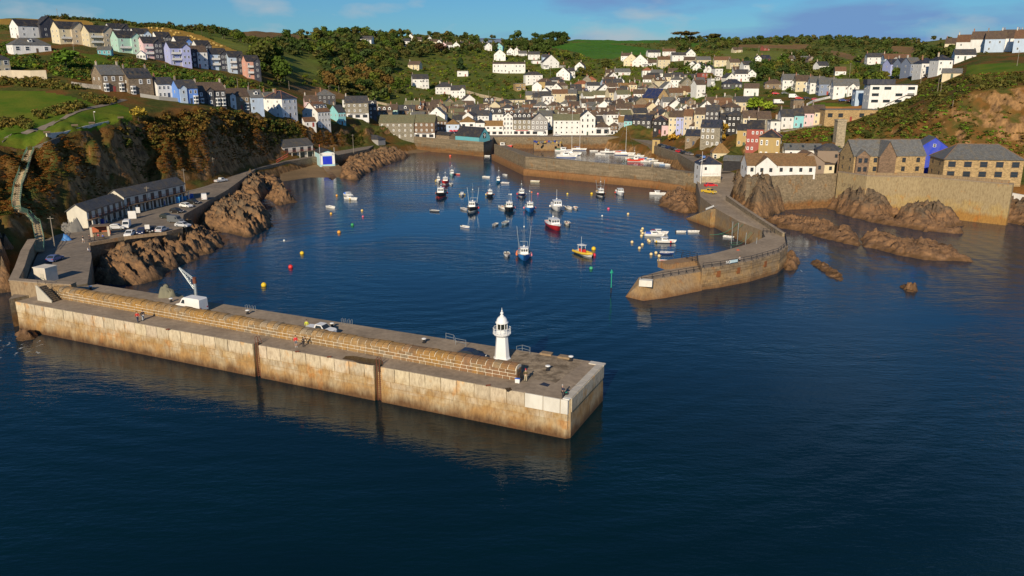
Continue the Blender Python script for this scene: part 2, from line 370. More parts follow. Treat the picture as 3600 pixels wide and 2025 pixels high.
M_quay = tidal_mat('rubble_quay', (0.25, 0.2, 0.13), (0.19, 0.15, 0.095), (0.22, 0.115, 0.042), 2.4, 4.0, (0.8, 0.45), 0.6)
M_npier = tidal_mat('weathered_masonry', (0.27, 0.2, 0.125), (0.34, 0.22, 0.1), (0.2, 0.105, 0.04), 0.8, 3.4)
M_panel = tidal_mat('cast_concrete', (0.58, 0.49, 0.35), (0.4, 0.255, 0.105), (0.3, 0.155, 0.05), 1.3, 3.5)
m, t, b = newmat('lichen_stone'); g = geopos(t)
c = mixc(t, ramp(t, noise(t, g, 0.25, 5), 0.42, 0.62), objcolor(t), (0.34, 0.185, 0.045))
c = mixc(t, ramp(t, noise(t, mapping(t, g, (1, 1, 0.5)), 1.7, 6, 0.7), 0.42, 0.7, 0, 0.75), c, (0.11, 0.08, 0.05))
t.links.new(c, b.inputs['Base Color']); b.inputs['Roughness'].default_value = 0.9; bump(t, b, noise(t, g, 3, 6, 0.7), 0.5, 0.06); M_lichen = m
M_mortar = flat('lime_mortar', (0.62, 0.55, 0.43), 0.9)
M_cwall = tidal_mat('streaked_concrete', (0.36, 0.29, 0.18), (0.4, 0.3, 0.14), (0.36, 0.2, 0.055), 2.6, 6.0)

# ------------------------------------------------------------------ terrain: a lofted height field, knots = shore, shelf, cliff foot, cliff top, lower row, upper row, fields, ridge, beyond
KN = [
(-.80, (140,-4),(152,3),(165,10),(200,25),(260,32),(340,46),(480,62),(640,78),(900,60)),
(-.70, (145,-4),(166,2),(180,10),(205,24),(270,33),(360,48),(500,65),(645,80),(900,62)),
(-.64, (152,-4),(168,2),(182,10),(225,23.5),(300,36),(390,52),(520,67),(640,80.5),(900,65)),
(-.58, (178,-4),(188,4),(197,6),(233,25),(302,36),(395,53),(520,68),(630,80),(900,65)),
(-.53, (190,-4),(200,4),(216,6),(246,27),(305,35.5),(400,53.5),(520,67),(620,79),(900,65)),
(-.45, (210,-4),(225,4),(256,6),(285,27.4),(318,33.5),(415,50),(520,63),(640,76),(900,62)),
(-.38, (262,-4),(272,4),(285,6),(315,29.0),(330,30.3),(430,44.4),(540,60),(680,76),(950,62)),
(-.31, (326,-4),(331,4),(338,6),(362,23.5),(372,25),(440,38.5),(560,57),(740,75),(1000,60)),
(-.25, (362,-4),(369,4),(378,6),(395,17.9),(405,19.2),(480,30),(600,46),(850,76),(1150,60)),
(-.18, (404,-4),(412,4),(425,6),(442,12.2),(455,16.8),(540,24.5),(680,42),(950,82),(1250,66)),
(-.10, (458,-4),(468,4),(486,6.4),(515,8),(570,17.0),(650,26.5),(800,44),(1050,82),(1400,70)),
(0.0, (470,-4),(476,5),(488,6.4),(520,8),(580,16),(660,26.6),(800,45),(1150,82),(1500,70)),
(0.10, (472,-4),(478,5),(488,6.4),(520,8),(575,15.3),(670,28.6),(850,52.5),(1250,85),(1600,70)),
(0.18, (396,-4),(412,5),(436,6.6),(475,10),(540,18),(620,27.5),(800,45),(1250,85),(1600,70)),
(0.25, (300,-4),(312,5),(336,7.2),(405,12),(480,21.9),(560,31.3),(780,50.5),(1250,82),(1600,70)),
(0.33, (267,-4),(272,8),(288,11),(342,14),(395,18),(450,25),(750,46),(1200,82),(1600,70)),
(0.40, (266,-4),(271,8),(285,11.3),(352,17),(390,19.6),(440,26),(700,50),(1150,81),(1500,70)),
(0.48, (262,-4),(267,8),(283,11.8),(322,26),(390,29.5),(462,40),(750,54),(1200,79),(1500,68)),
(0.56, (255,-4),(260,8),(283,13),(300,34.5),(345,40.5),(440,51.8),(700,62),(1000,80),(1300,70)),
(0.64, (248,-4),(253,8),(275,13),(291,38),(345,44),(430,53),(600,64),(900,82),(1200,70)),
(0.80, (232,-4),(237,8),(250,11.5),(285,36),(330,45),(420,55),(580,66),(850,80),(1100,70)),
]
NCOL = 520
UF = np.linspace(-.80, .80, NCOL)
_ku = np.array([k[0] for k in KN]); _kp = np.array([[list(p) for p in k[1:]] for k in KN], float)
KF = np.zeros((NCOL, 9, 2))
for i in range(9):
    for j in range(2):
        KF[:, i, j] = np.interp(UF, _ku, _kp[:, i, j])
ker = np.array([1, 2, 3, 4, 3, 2, 1], float); ker /= ker.sum()
for i in range(9):
    for j in range(2):
        KF[:, i, j] = np.convolve(np.pad(KF[:, i, j], 3, mode='edge'), ker, 'valid')
def terr_noise(x, y, seg):
    """seg: position in knot space 0..8"""
    c = np.exp(-((seg - 2.55) / 0.55) ** 2)                      # the cliffs
    rid = 1 - np.abs(2 * fbm(x / 13.0 + y / 50, y / 22.0, 3, 5) - 1)
    f = np.clip((seg - 3.2) / 1.0, 0, 1)
    return c * ((rid - 0.62) * 11.0 + (fbm(x / 2.6, y / 4.0, 9, 4) - 0.5) * 4.6) + f * (fbm(x / 40, y / 40, 5, 4) - 0.5) * (2.0 + 5.0 * np.clip((seg - 5) / 2, 0, 1))
def terrain(x, y):
    x = np.asarray(x, float); y = np.asarray(y, float); u = np.clip(x / np.maximum(y, 1), -.799, .799)
    fc = (u + .80) / 1.60 * (NCOL - 1); i = np.floor(fc).astype(int); f = (fc - i)[..., None, None]
    K = KF[i] * (1 - f) + KF[np.minimum(i + 1, NCOL - 1)] * f
    z = np.full(x.shape, -5.0); seg = np.zeros(x.shape)
    for k in range(8):
        a = K[..., k, 0]; c = K[..., k + 1, 0]; w = np.clip((y - a) / (c - a), 0, 1); ins = y >= a
        z = np.where(ins, K[..., k, 1] * (1 - w) + K[..., k + 1, 1] * w, z); seg = np.where(ins, k + w, seg)
    return np.where(y < K[..., 0, 0], -5.0, z + terr_noise(x, y, seg))
def tz(x, y): return float(terrain(np.array([x]), np.array([y]))[0])
_ys = np.arange(120, 1500, 1.0)
def hit(sx, sy, ymin=0):
    """first point of the land on the sight line through a picture point"""
    a, b, c = ray(sx, sy); ys = _ys[_ys > ymin]; X = a / b * ys; Z = CAMZ + c / b * ys; H = terrain(X, ys)
    i = int(np.argmax(H >= Z)) if (H >= Z).any() else len(ys) - 1
    return Vector((X[i], ys[i], H[i]))
SEGN = [5, 8, 30, 24, 34, 40, 52, 8]
rows = []
for k, n in enumerate(SEGN): rows += [k + i / n for i in range(n)]
rows.append(8.0); rows = np.array(rows); NR = len(rows)
GY = np.zeros((NCOL, NR)); GZ = np.zeros((NCOL, NR))
ki = np.minimum(rows.astype(int), 7); kf = rows - ki
GY = KF[:, ki, 0] * (1 - kf) + KF[:, ki + 1, 0] * kf
GX = UF[:, None] * GY
GZ = KF[:, ki, 1] * (1 - kf) + KF[:, ki + 1, 1] * kf + terr_noise(GX, GY, np.broadcast_to(rows, GY.shape))
GZ[:, 0] -= 4
_f = GY * cp - (GZ - CAMZ) * sp; GSX = 1800 + FPX * GX / _f; GSY = 1012.5 - FPX * (GY * sp + (GZ - CAMZ) * cp) / _f
VIS = GSY <= np.minimum.accumulate(GSY, axis=1) + 3.0
FIELDS = [
 ('stubble_field', M_gold, [(455,108),(500,97),(575,97),(640,108),(700,122),(760,146),(840,184),(785,188),(700,165),(560,158),(500,150)]),
 ('stubble_field', M_gold, [(-40,62),(40,66),(170,66),(300,72),(340,84),(330,98),(180,92),(60,88),(-40,84)]),
 ('stubble_field', M_tan, [(842,104),(960,110),(1075,128),(1090,138),(990,136),(855,126)]),
 ('pasture', M_olive, [(745,128),(790,138),(880,168),(860,184),(790,160),(745,142)]),
 ('pasture', M_olive, [(940,190),(1010,196),(1120,212),(1118,268),(1060,262),(1000,232)]),
 ('pasture', M_green, [(1935,166),(2010,150),(2090,149),(2230,163),(2340,178),(2290,192),(2200,194),(2150,208),(2080,204),(2030,184)]),
 ('pasture', M_green, [(1985,131),(2320,136),(2320,150),(2140,153),(2000,144)]),
 ('pasture', M_olive, [(1680,124),(1960,126),(1960,134),(1680,136)]),
 ('pasture', M_green, [(2425,150),(2485,155),(2470,168),(2425,165)]),
 ('pasture', M_olive, [(2528,180),(2600,178),(2760,182),(2745,208),(2650,214),(2555,206)]),
 ('ploughed_field', M_tan, [(2600,157),(2850,157),(2830,172),(2760,172),(2600,166)]),
 ('ploughed_field', M_tan, [(2920,176),(3050,206),(3030,222),(2930,192)]),
 ('pasture', M_olive, [(2920,222),(3010,232),(3000,250),(2930,240)]),
 ('ploughed_field', M_tan, [(3120,160),(3235,166),(3205,188),(3130,182)]),
 ('dry_bank', M_tan, [(1010,298),(1120,306),(1230,338),(1290,368),(1200,350),(1060,330)]),
 ('lawn', M_grass, [(-60,322),(120,318),(215,332),(300,352),(345,372),(410,362),(455,380),(468,425),(390,446),(180,492),(110,520),(-60,515)]),
 ('lawn', M_grass, [(286,188),(350,192),(405,226),(330,228),(285,205)]),
 ('lawn', M_grass, [(3395,230),(3540,220),(3620,224),(3620,248),(3560,252),(3395,264)]),
 ('lawn', M_grass, [(2835,366),(2900,360),(3040,374),(3040,380),(2860,378)]),
]
cell = np.zeros((NCOL - 1, NR - 1), int)
cxs = (GSX[:-1, :-1] + GSX[1:, 1:]) / 2; cys = (GSY[:-1, :-1] + GSY[1:, 1:]) / 2; cvis = VIS[:-1, :-1] | VIS[1:, 1:]
for i, (nm, mt, poly) in enumerate(FIELDS):
    ins = inpoly(cxs, cys, poly) & cvis & (rows[None, :-1] > 2.9); cell[ins] = i + 1
idx = np.arange(NCOL * NR).reshape(NCOL, NR)
Q = np.stack([idx[:-1, :-1], idx[1:, :-1], idx[1:, 1:], idx[:-1, 1:]], -1)
GV = np.stack([GX, GY, GZ], -1).reshape(-1, 3)
def submesh(name, sel, mat, lift=0.0):
    q = Q[sel]; u, inv = np.unique(q, return_inverse=True); V = GV[u].copy(); V[:, 2] += lift
    return npmesh(name, V, inv.reshape(q.shape), mat, smooth=True)
tag(put('hills', submesh('hills', cell == 0, M_hill)), 'scrubby hillsides and cliffs round the harbour', kind='structure')
for i, (nm, mt, poly) in enumerate(FIELDS):
    if (cell == i + 1).any(): tag(put(nm, submesh(nm, cell == i + 1, mt)), kind='structure')
# path across the lawn
def ribbon(name, pts, wd, mat, lift=0.06, z=None):
    V = []; pts = [Vector(p) for p in pts]
    for i, p in enumerate(pts):
        d = (pts[min(i + 1, len(pts) - 1)] - pts[max(i - 1, 0)]); d.z = 0; d.normalize(); nrm = Vector((-d.y, d.x, 0)) * wd / 2
        for q in (p + nrm, p - nrm): V.append((q.x, q.y, (tz(q.x, q.y) if z is None else p.z) + lift))
    return npmesh(name, np.array(V), np.array([(2 * i + 1, 2 * i + 3, 2 * i + 2, 2 * i) for i in range(len(pts) - 1)]), mat)
def dens(pts, n):
    out = []
    for a, b in zip(pts, pts[1:]):
        for i in range(n): out.append(a.lerp(b, i / n))
    return out + [pts[-1]]
tag(put('path', ribbon('path', dens([hit(*p) for p in [(-20,505),(30,478),(110,462),(200,425),(290,388),(380,368),(440,352)]], 6), 2.2, M_road, 0.12)), kind='structure')

# ------------------------------------------------------------------ water
wv = [(-3000, -400, 0), (3000, -400, 0), (3000, 700, 0), (-3000, 700, 0)]
tag(put('sea', npmesh('sea', np.array(wv, float), np.array([[0, 1, 2, 3]]), M_water)), kind='structure')

# ------------------------------------------------------------------ rocks
def facets(A, B, la, lb, seed):
    """broken slabs: nearest of jittered cells, each a tilted plane"""
    ga, gb = A / la, B / lb; ia, ib = np.floor(ga).astype(np.int64), np.floor(gb).astype(np.int64); best = np.full(A.shape, 1e9); val = np.zeros(A.shape)
    for da in (-1, 0, 1):
        for db in (-1, 0, 1):
            ca, cb = ia + da, ib + db; pa = ca + _h(ca, cb, seed + 1); pb = cb + _h(ca, cb, seed + 2); d = (ga - pa) ** 2 + (gb - pb) ** 2; n = d < best
            v = _h(ca, cb, seed + 3) + (ga - pa) * (_h(ca, cb, seed + 4) - .5) * .9 + (gb - pb) * (.15 + .75 * _h(ca, cb, seed + 5)); best = np.where(n, d, best); val = np.where(n, v, val)
    return val
def rock_mesh(name, poly, h, w=5.0, sp_=0.42, seed=0, strike=0.6, mat=None, jag=1.0, zmin=-1.2, base=0.0):
    poly = [(p[0], p[1]) for p in poly]; xs = [p[0] for p in poly]; ys = [p[1] for p in poly]
    gx = np.arange(min(xs) - 2, max(xs) + 2, sp_); gy = np.arange(min(ys) - 2, max(ys) + 2, sp_); X, Y = np.meshgrid(gx, gy, indexing='ij')
    X = X + (vnoise(X * 1.7, Y * 1.7, 77) - .5) * sp_ * .6; Y = Y + (vnoise(X * 1.9, Y * 1.3, 78) - .5) * sp_ * .6
    d = polydist(X, Y, poly) * np.where(inpoly(X, Y, poly), 1, -1)
    d = d + (fbm(X / 4, Y / 4, seed + 5, 4) - 0.5) * 4.0
    ca, sa = math.cos(strike), math.sin(strike); A = X * ca + Y * sa; Bq = -X * sa + Y * ca
    r1 = 1 - np.abs(2 * fbm(A / 13.0, Bq / 2.3, seed, 5) - 1); r2 = fbm(A / 3.5, Bq / 1.4, seed + 31, 4)
    prof = 1 - np.exp(-np.clip(d, 0, None) / (w * .55))
    r3 = np.abs(((A / 3.1 + fbm(A / 6, Bq / 5, seed + 60, 3) * 3.0) % 1.0) - .35) / .65; r4 = np.abs(((Bq / 2.2 + A / 9 + fbm(A / 5, Bq / 6, seed + 61, 3) * 2.4) % 1.0) - .3) / .7
    f1 = facets(A, Bq, 6.5, 1.3, seed); f2 = facets(A, Bq, 3.0, .7, seed + 3)
    blk = .55 * np.floor((r1 * 5 + r2 * 2)) / 7.0 + .3 * r3 + .3 * r4
    Zr = base + h * prof * (0.24 + jag * (0.28 * r1 ** 1.5 + 0.18 * blk + .5 * f1)) + prof * (f2 - .5) * 1.7 * jag
    Z = np.where(d > 0, Zr, np.maximum(zmin, d * 0.8))
    keep = (d > -1.6); n0, n1 = X.shape; id_ = np.arange(n0 * n1).reshape(n0, n1)
    q = np.stack([id_[:-1, :-1], id_[1:, :-1], id_[1:, 1:], id_[:-1, 1:]], -1)
    sel = keep[:-1, :-1] | keep[1:, 1:]; q = q[sel]; u, inv = np.unique(q, return_inverse=True)
    V = np.stack([X, Y, Z], -1).reshape(-1, 3)[u]
    return npmesh(name, V, inv.reshape(q.shape), mat or M_rock)
def spoly(pts, z=0.0): return ccw([tuple(W(p[0], p[1], p[2] if len(p) > 2 else z))[:2] for p in pts])
ROCKS = [
 ('rock_outcrop', 'jagged brown rock shelf below the car parking, beside the pier root', [(330,985),(395,1005),(470,1000),(560,985),(600,950),(700,905),(785,868),(765,835),(690,812),(640,822),(480,846),(345,880)], 3.9, 4, .5, M_rock, 1.0),
 ('rock_outcrop', 'jagged rock spurs below the quay road, running out into the harbour', [(690,790),(760,815),(870,838),(960,792),(935,735),(870,700),(800,715),(745,745),(710,760)], 4.2, 4, .45, M_rock, 1.2),
 ('rock_outcrop', 'tall rock stack against the quay road wall, second group from the sand cove', [(820,690),(905,712),(945,690),(930,640),(880,610),(825,650)], 4.8, 4, .5, M_rock, 1.1),
 ('rock_outcrop', 'small isolated rock standing in the harbour water off the quay road', [(942,700),(985,722),(1040,712),(1005,680),(962,668)], 4.3, 3, .5, M_rock, 1.2),
 ('rock_outcrop', 'rocks at the left edge of the sand cove beside the white store', [(890,640),(945,662),(990,648),(970,622),(925,612),(895,622)], 2.4, 4, .5, M_rock, 1.2),
 ('rock_outcrop', 'long rocky point between the lifeboat house and the town beach', [(1195,625),(1250,636),(1300,605),(1360,578),(1425,560),(1440,548),(1390,540),(1310,540),(1240,545),(1200,590)], 3.6, 4, .6, M_rock, 1.1),
 ('reef', 'long low weedy reef running right from the north pier', [(2700,775),(2740,800),(2810,814),(2889,836),(3015,866),(3022,795,3),(2900,766,3),(2800,746,3),(2735,752,2)], 3.0, 2.2, .45, M_reef, .8),
 ('reef', 'outer half of the weedy reef pointing out to sea at right', [(3028,868),(3063,873),(3160,896),(3256,916),(3425,922),(3400,890,1.5),(3305,836,3),(3180,816,3),(3060,797,3),(3030,805,3)], 3.2, 2.4, .5, M_reef, .8),
 ('reef', 'broad brown reef below the stone apartment wall', [(2889,708),(2967,757),(3063,781),(3160,796),(3286,815),(3415,822),(3345,792,2),(3190,755,3),(3063,728,3),(2960,700,3),(2900,684,3)], 2.8, 2.4, .5, M_reef, .9),
 ('rock_outcrop', 'dark rock mound against the concrete wall beneath the gabled apartments', [(2896,702,2),(2980,737,2),(3100,757,2),(3160,745,2),(3150,662,8),(3050,636,9.5),(2920,618,9.5)], 8.2, 4, .55, M_reef, .9),
 ('rock_outcrop', 'pointed rock mound against the middle of the concrete sea wall', [(3150,768,2),(3260,790,2),(3385,782,1),(3350,705,6),(3250,676,8),(3165,690,7)], 7.0, 4, .5, M_reef, .9),
 ('rock_outcrop', 'grey rock shelf below the white slipway wall at the right edge', [(3392,750),(3480,770),(3600,795),(3740,820),(3740,690,6),(3560,676,6),(3480,664,6),(3440,692,5)], 5.5, 5, .6, M_reef, .9),
 ('rock_outcrop', 'tall brown crag beside the pier harbour office', [(2545,700),(2590,745),(2650,770),(2700,765),(2745,745),(2730,715),(2700,690),(2620,680),(2560,680)], 12.5, 5, .55, M_rock, 1.0),
 ('rock_outcrop', 'low weedy rock beside the root of the north pier inside the harbour', [(2310,722),(2400,752),(2455,748),(2450,700),(2400,680),(2340,690)], 3.0, 3, .45, M_reef, 1.0),
 ('rock_outcrop', 'small weedy rock awash outside the bend of the north pier', [(2840,925),(2900,955),(2955,990),(2970,985),(2930,945),(2870,918)], 0.7, 2, .35, M_reef, 1.0),
 ('rock_outcrop', 'tiny rock just breaking the open water at right', [(3158,1008),(3190,1024),(3214,1020),(3190,1006)], 0.5, 1, .3, M_reef, 1.0),
 ('rock_outcrop', 'steep rock headland left of the pier root', [(-160,1010),(10,1030),(58,1022),(72,975),(105,905),(118,880),(40,880),(-160,900)], 13.0, 6, .6, M_rock, 1.1),
 ('rock_outcrop', 'dark weedy rocks at the foot of the pier corner in white foam', [(45,1195),(75,1205),(130,1190),(118,1170),(70,1160)], 0.8, 1.2, .3, M_reef, 1.0),
 ('rock_outcrop', 'weedy boulders at the foot of the north pier bend', [(2765,950),(2790,948),(2795,915),(2780,890),(2766,900)], 1.9, 1.5, .35, M_reef, 1.0),
]
for i, (nm, lb, poly, h, w, s_, mt, jag) in enumerate(ROCKS):
    tag(put(nm, rock_mesh(nm, spoly(poly), h, w, s_, seed=i * 7 + 2, mat=mt, jag=jag, strike=-0.7 if i < 6 else 2.6)), lb, 'rock')
# loose boulders on the little beach at right
for k, (sx, sy, r) in enumerate([(2735,705,1.2),(2772,702,1.6),(2795,718,1.5),(2850,715,1.4),(2880,712,0.9),(2810,722,0.8)]):
    p = W(sx, sy, 0.6); pl = [(p.x + r * 1.4 * math.cos(a), p.y + r * math.sin(a)) for a in np.linspace(0, 6.28, 9)[:-1]]
    tag(put('boulder', rock_mesh('boulder', pl, 1.5 * r, .8, .3, seed=90 + k, mat=M_reef)), 'brown boulder on the small sand beach, ' + ['first', 'second', 'third', 'fifth', 'sixth', 'fourth'][k] + ' from left', 'rock', 'boulders on the small beach')
def sheet(name, pts, mat, kind='structure'):
    o = put(name, MB().add([tuple(p) for p in pts], [tuple(range(len(pts)))]).mesh(name, mat)); return tag(o, kind=kind)
def sandslope(name, poly, z):
    # smooth wet slope: grid that falls to under the water line at the given front edge
    P = ccw([(W(x, y, zz).x, W(x, y, zz).y, zz) for x, y, zz in poly])
    return sheet(name, P, M_sand)
sandslope('beach', [(985,648,-.3),(1100,632,-.3),(1200,632,-.3),(1200,585,1.6),(1150,570,2.6),(1040,565,2.4),(985,600,1.4)], 0)
sandslope('beach', [(1395,560,-.3),(1450,545,-.3),(1520,534,-.3),(1540,520,.6),(1440,505,1.8),(1360,500,2.4),(1335,525,1.6)], 0)
sandslope('beach', [(2660,745,-.3),(2760,740,-.3),(2860,728,-.3),(2925,718,-.3),(2930,690,1.0),(2850,680,1.6),(2680,690,1.6)], 0)

# ------------------------------------------------------------------ quays and roads
QZ = 5.2
root = [(-89.5,136),(-81.2,147),(-91.2,168.3),(-98.2,181.3),(-94,189),(-86.1,194.8),(-84,199.9),(-87,207),(-92,220.6),(-93.1,236.4),(-94.3,249.3),(-95.8,267.4),(-104.1,325),(-98.4,350.4),(-91.2,366.3),(-81.7,377.3),(-72.6,405.7),(-73.1,443),(-70.5,468),
        (-90,472),(-100,425),(-114,385),(-126,340),(-128,290),(-134,258),(-134,216),(-126,190),(-114,178),(-106,174),(-94,149)]
MBq = MB().prism(ccw(root), -2.5, QZ)
qm = MBq.mesh('quay', [M_road, M_quay]); qm.polygons.foreach_set('material_index', [0] + [1] * len(root)); tag(put('quay_road', qm), kind='structure')
TZ = 6.5
town = [(-72.5,468),(-46.6,446.0),(-14.8,418.3),(-11.5,428),(-10.5,462),(64,462),(67.5,448),(71.5,418),(76.8,372),(76.4,336),(72,300),(90,300),(106,330),(112,380),(118,430),(122,500),(122,530),(-96,530),(-96,476)]
tm = MB().prism(ccw(town), -2.5, TZ).mesh('quay', [M_road, M_quay]); tm.polygons.foreach_set('material_index', [0] + [1] * len(town)); tag(put('town_quay', tm), kind='structure')
# quay wall parapet along the town beach side
def wallrun(name, pts, th, z0, z1, mat, label, cat='wall', cap=None, parent=None, color=None, side=1):
    """wall of thickness th along pts (its outer line), to the left (+1) or right (-1) of the direction of travel"""
    root_ = thing(name, label, cat, (0, 0, 0)) if parent is None else parent
    pts = [Vector((p[0], p[1], 0)) for p in pts]; off = []
    for i, p in enumerate(pts):
        d = pts[min(i + 1, len(pts) - 1)] - pts[max(i - 1, 0)]; d.normalize(); off.append(p + Vector((-d.y, d.x, 0)) * th * side)
    mb = MB(); mc_ = MB(); zt = z1 if isinstance(z1, (list, tuple)) else [z1] * len(pts); zb = z0 if isinstance(z0, (list, tuple)) else [z0] * len(pts)
    for a, b_, c, d, i in zip(pts, pts[1:], off[1:], off, range(99)):
        for mm, k, e, u0 in ((mb, 0, 0.0, 0), (mc_, 1, 0.08, 0)):
            if k and not cap: continue
            zz0 = [zb[i], zb[i + 1], zb[i + 1], zb[i]] if not k else [zt[i], zt[i + 1], zt[i + 1], zt[i]]
            zz1 = [zt[i], zt[i + 1], zt[i + 1], zt[i]] if not k else [zt[i] + cap, zt[i + 1] + cap, zt[i + 1] + cap, zt[i] + cap]
            q = [a + (a - d).normalized() * e, b_ + (b_ - c).normalized() * e, c + (c - b_).normalized() * e, d + (d - a).normalized() * e]
            V = [(p.x, p.y, z) for p, z in zip(q, zz0)] + [(p.x, p.y, z) for p, z in zip(q, zz1)]
            mm.add(V, [(4, 5, 6, 7), (0, 1, 5, 4), (1, 2, 6, 5), (2, 3, 7, 6), (3, 0, 4, 7)])
    mb.build('wall', mat, root_, color=color or (1, 1, 1))
    if cap: mc_.build('coping', M_deck, root_)
    return root_
wallrun('harbour_wall', [(-72.5,468),(-46.6,446),(-14.8,418.3),(-11.5,428)], 0.7, TZ - .1, TZ + 0.9, M_quay, 'rubble stone harbour wall in front of the long grey stone warehouse', cap=.12)
# inner harbour pier
ip = [(-9.0,404.5),(5.8,345.5),tuple(W(2292,660))[:2],(63.4,294.5),(70,296),(66,303),(49,316),(11.5,353),(-3.2,405)]
t_ = thing('inner_pier', 'long rubble stone inner harbour pier with an orange weedy foot', 'pier')
MB().prism(ccw(ip), -2, 7.2).build('pier_body', M_quay, t_, color=(1, 1, 1))
pl = [(-10.3,404.2),(4.9,344.2),(W(2292,660).x - .5, W(2292,660).y - 1.5),(64,292.8)]
MB().prism(ccw(pl + [(63.5,296),(W(2292,660).x,W(2292,660).y + 1),(6.5,347),(-8.5,404.6)]), -2, 2.7).build('plinth', tidal_mat('weedy_plinth', (0.26,0.13,0.05), (0.3,0.15,0.055), (0.2,0.1,0.035), 1.2, 9), t_, color=(1, 1, 1))
wallrun('x', [(-9.0,404.5),(5.8,345.5),tuple(W(2292,660))[:2],(63.4,294.5)], 0.8, 7.1, 7.9, M_quay, '', parent=t_)
# jetty in the inner harbour
tj = thing('jetty', 'short square stone jetty stacked with pots in the inner harbour', 'jetty')
MB().prism(ccw([(12.2,447.7),(27.3,447.7),(27.3,461.9),(12.2,461.9)]), -2, 4.6).build('jetty_body', M_npier, tj, color=(1, 1, 1))

# ------------------------------------------------------------------ near pier with the lighthouse
PA = Vector((7.1, 91.4, 0)); PANG = math.atan2(-.416, .909); PL = 104.0; PW = 14.0; DZ = 5.2
pier = thing('harbour_pier', 'long concrete pier with pale panelled sea face and rusty stains in the foreground', 'pier', PA, PANG)
def PP(x, y, z=0.0): return Matrix.Translation(PA) @ Matrix.Rotation(PANG, 4, 'Z') @ Vector((x, y, z))
def PI_(w): return Matrix.Rotation(-PANG, 4, 'Z') @ (Vector(w) - PA)
lad_x = [PI_(W(885,1338))[0], PI_(W(1320,1418))[0]]
out = [(0, 0), (-.2, PW - .8), (-1.0, PW), (-PL + 3, PW), (-PL, 9), (-PL, 0)]
# sea face is cut by two ladder slots
front = [(-PL, 0)]
for lx in sorted(lad_x): front += [(lx - .55, 0), (lx - .55, .9), (lx + .55, .9), (lx + .55, 0)]
front += [(-.5, 0), (0, .5)]
body = front + [(-.0, PW - .8), (-.8, PW), (-PL + 3, PW), (-PL, 9)]
foot = [(p[0] + (.25 if p[0] > -1 else 0), p[1] - (.3 if p[1] < .95 else 0)) for p in body]
pm = MB().prism(ccw(body), -2.5, DZ - .004, poly0=ccw(foot)).mesh('pier_body', [M_deck, M_pier]); pm.polygons.foreach_set('material_index', [0] + [1] * len(body))
put('pier_body', pm, pier, color=(1, 1, 1))
def block_mesh(name, mat, bev=.03):
    bm = bmesh.new(); bmesh.ops.create_cube(bm, size=1.0); bmesh.ops.translate(bm, vec=(0, 0, 0), verts=bm.verts)
    bmesh.ops.bevel(bm, geom=list(bm.edges), offset=bev, segments=1, affect='EDGES')
    me = bpy.data.meshes.new(name); bm.to_mesh(me); bm.free(); me.materials.append(mat); return me
BLK_panel = block_mesh('panel', M_panel, .02); BLK_white = block_mesh('panel', paint_mat('whitewashed_concrete', .8, .35), .02)
BLK_stone = block_mesh('stone', M_lichen, .07)
def course(name, me, x0, x1, z0, z1, w, y, th, skip=(), jit=.25, white=None, tone=(0.72, 1.14), gap=.085):
    x = x0
    while x < x1 - .3:
        L = w * (1 + RNG.uniform(-jit, jit)); L = min(L, x1 - x)
        if x1 - x - L < .5: L = x1 - x
        xa, xb = x, x + L
        for sk in skip:
            if xa < sk + .55 and xb > sk - .55:
                if xa < sk - .55: xb = sk - .57
                else: xa = max(xa, sk + .57); xb = max(xb, xa + 1.0)
        if xb - xa > .2:
            k = RNG.uniform(*tone); col = (k, k * RNG.uniform(.95, 1.0), k * RNG.uniform(.86, 1.0))
            wh = white is not None and xa > white
            put('panel' if name == 'panel' else name, BLK_white if wh else me, pier, ((xa + xb) / 2, y - .02 + RNG.uniform(-.02, .02), (z0 + z1) / 2), 0, (.66, .63, .56) if wh else col, (xb - xa - gap, th, z1 - z0 - gap))
        x += L
course('panel', BLK_panel, -PL, -.1, 3.25, DZ + .03, 2.45, 0.1, .5, lad_x, .06, -6.2)
course('concrete_block', BLK_panel, -PL, -.1, 2.3, 3.22, 1.9, 0.1, .42, lad_x, .3, None, (.66, 1.1))
course('concrete_block', BLK_panel, -PL, -.1, 1.25, 2.27, 3.6, 0.08, .36, lad_x, .3, None, (.66, 1.0))
# end face panels and pale coping
for i in range(6):
    y0 = .5 + i * 2.12; k = RNG.uniform(.75, .95)
    put('panel', BLK_panel, pier, (-.07, y0 + 1.06, 4.3), 0, (k, k, k * .97), (.5, 2.08, 1.8))
    put('kerb_stone', BLK_white, pier, (-.42, y0 + 1.06, DZ + .05), 0, (.52, .47, .39), (1.0, 2.08, .14))
put('kerb_stone', BLK_white, pier, (-.9, PW - .6, DZ + .05), 0, (.6, .55, .47), (2.2, 1.0, .16))
put('kerb_stone', BLK_white, pier, (-.45, .42, DZ + .045), 0, (.72, .7, .65), (.88, .8, .13))
tag(put('stone_paving', MB().add([(-8.2, 4.6, DZ + .006), (-3.6, 4.6, DZ + .006), (-2.9, 13.6, DZ + .006), (-13.5, 13.6, DZ + .006), (-12.5, 8.2, DZ + .006), (-8.2, 7.2, DZ + .006)], [(0, 1, 2, 3, 4, 5)]).mesh('stone_paving', M_pave), pier))
mud = [PI_(W(x, y, DZ)) for x, y in [(1203,1262),(1215,1252),(1245,1251),(1290,1260),(1340,1265),(1349,1276),(1338,1284),(1300,1284),(1262,1278),(1240,1268)]]
put('puddle', MB().add([(p[0], p[1], DZ + .01) for p in mud], [tuple(range(len(mud)))]).mesh('puddle', M_mud), pier)
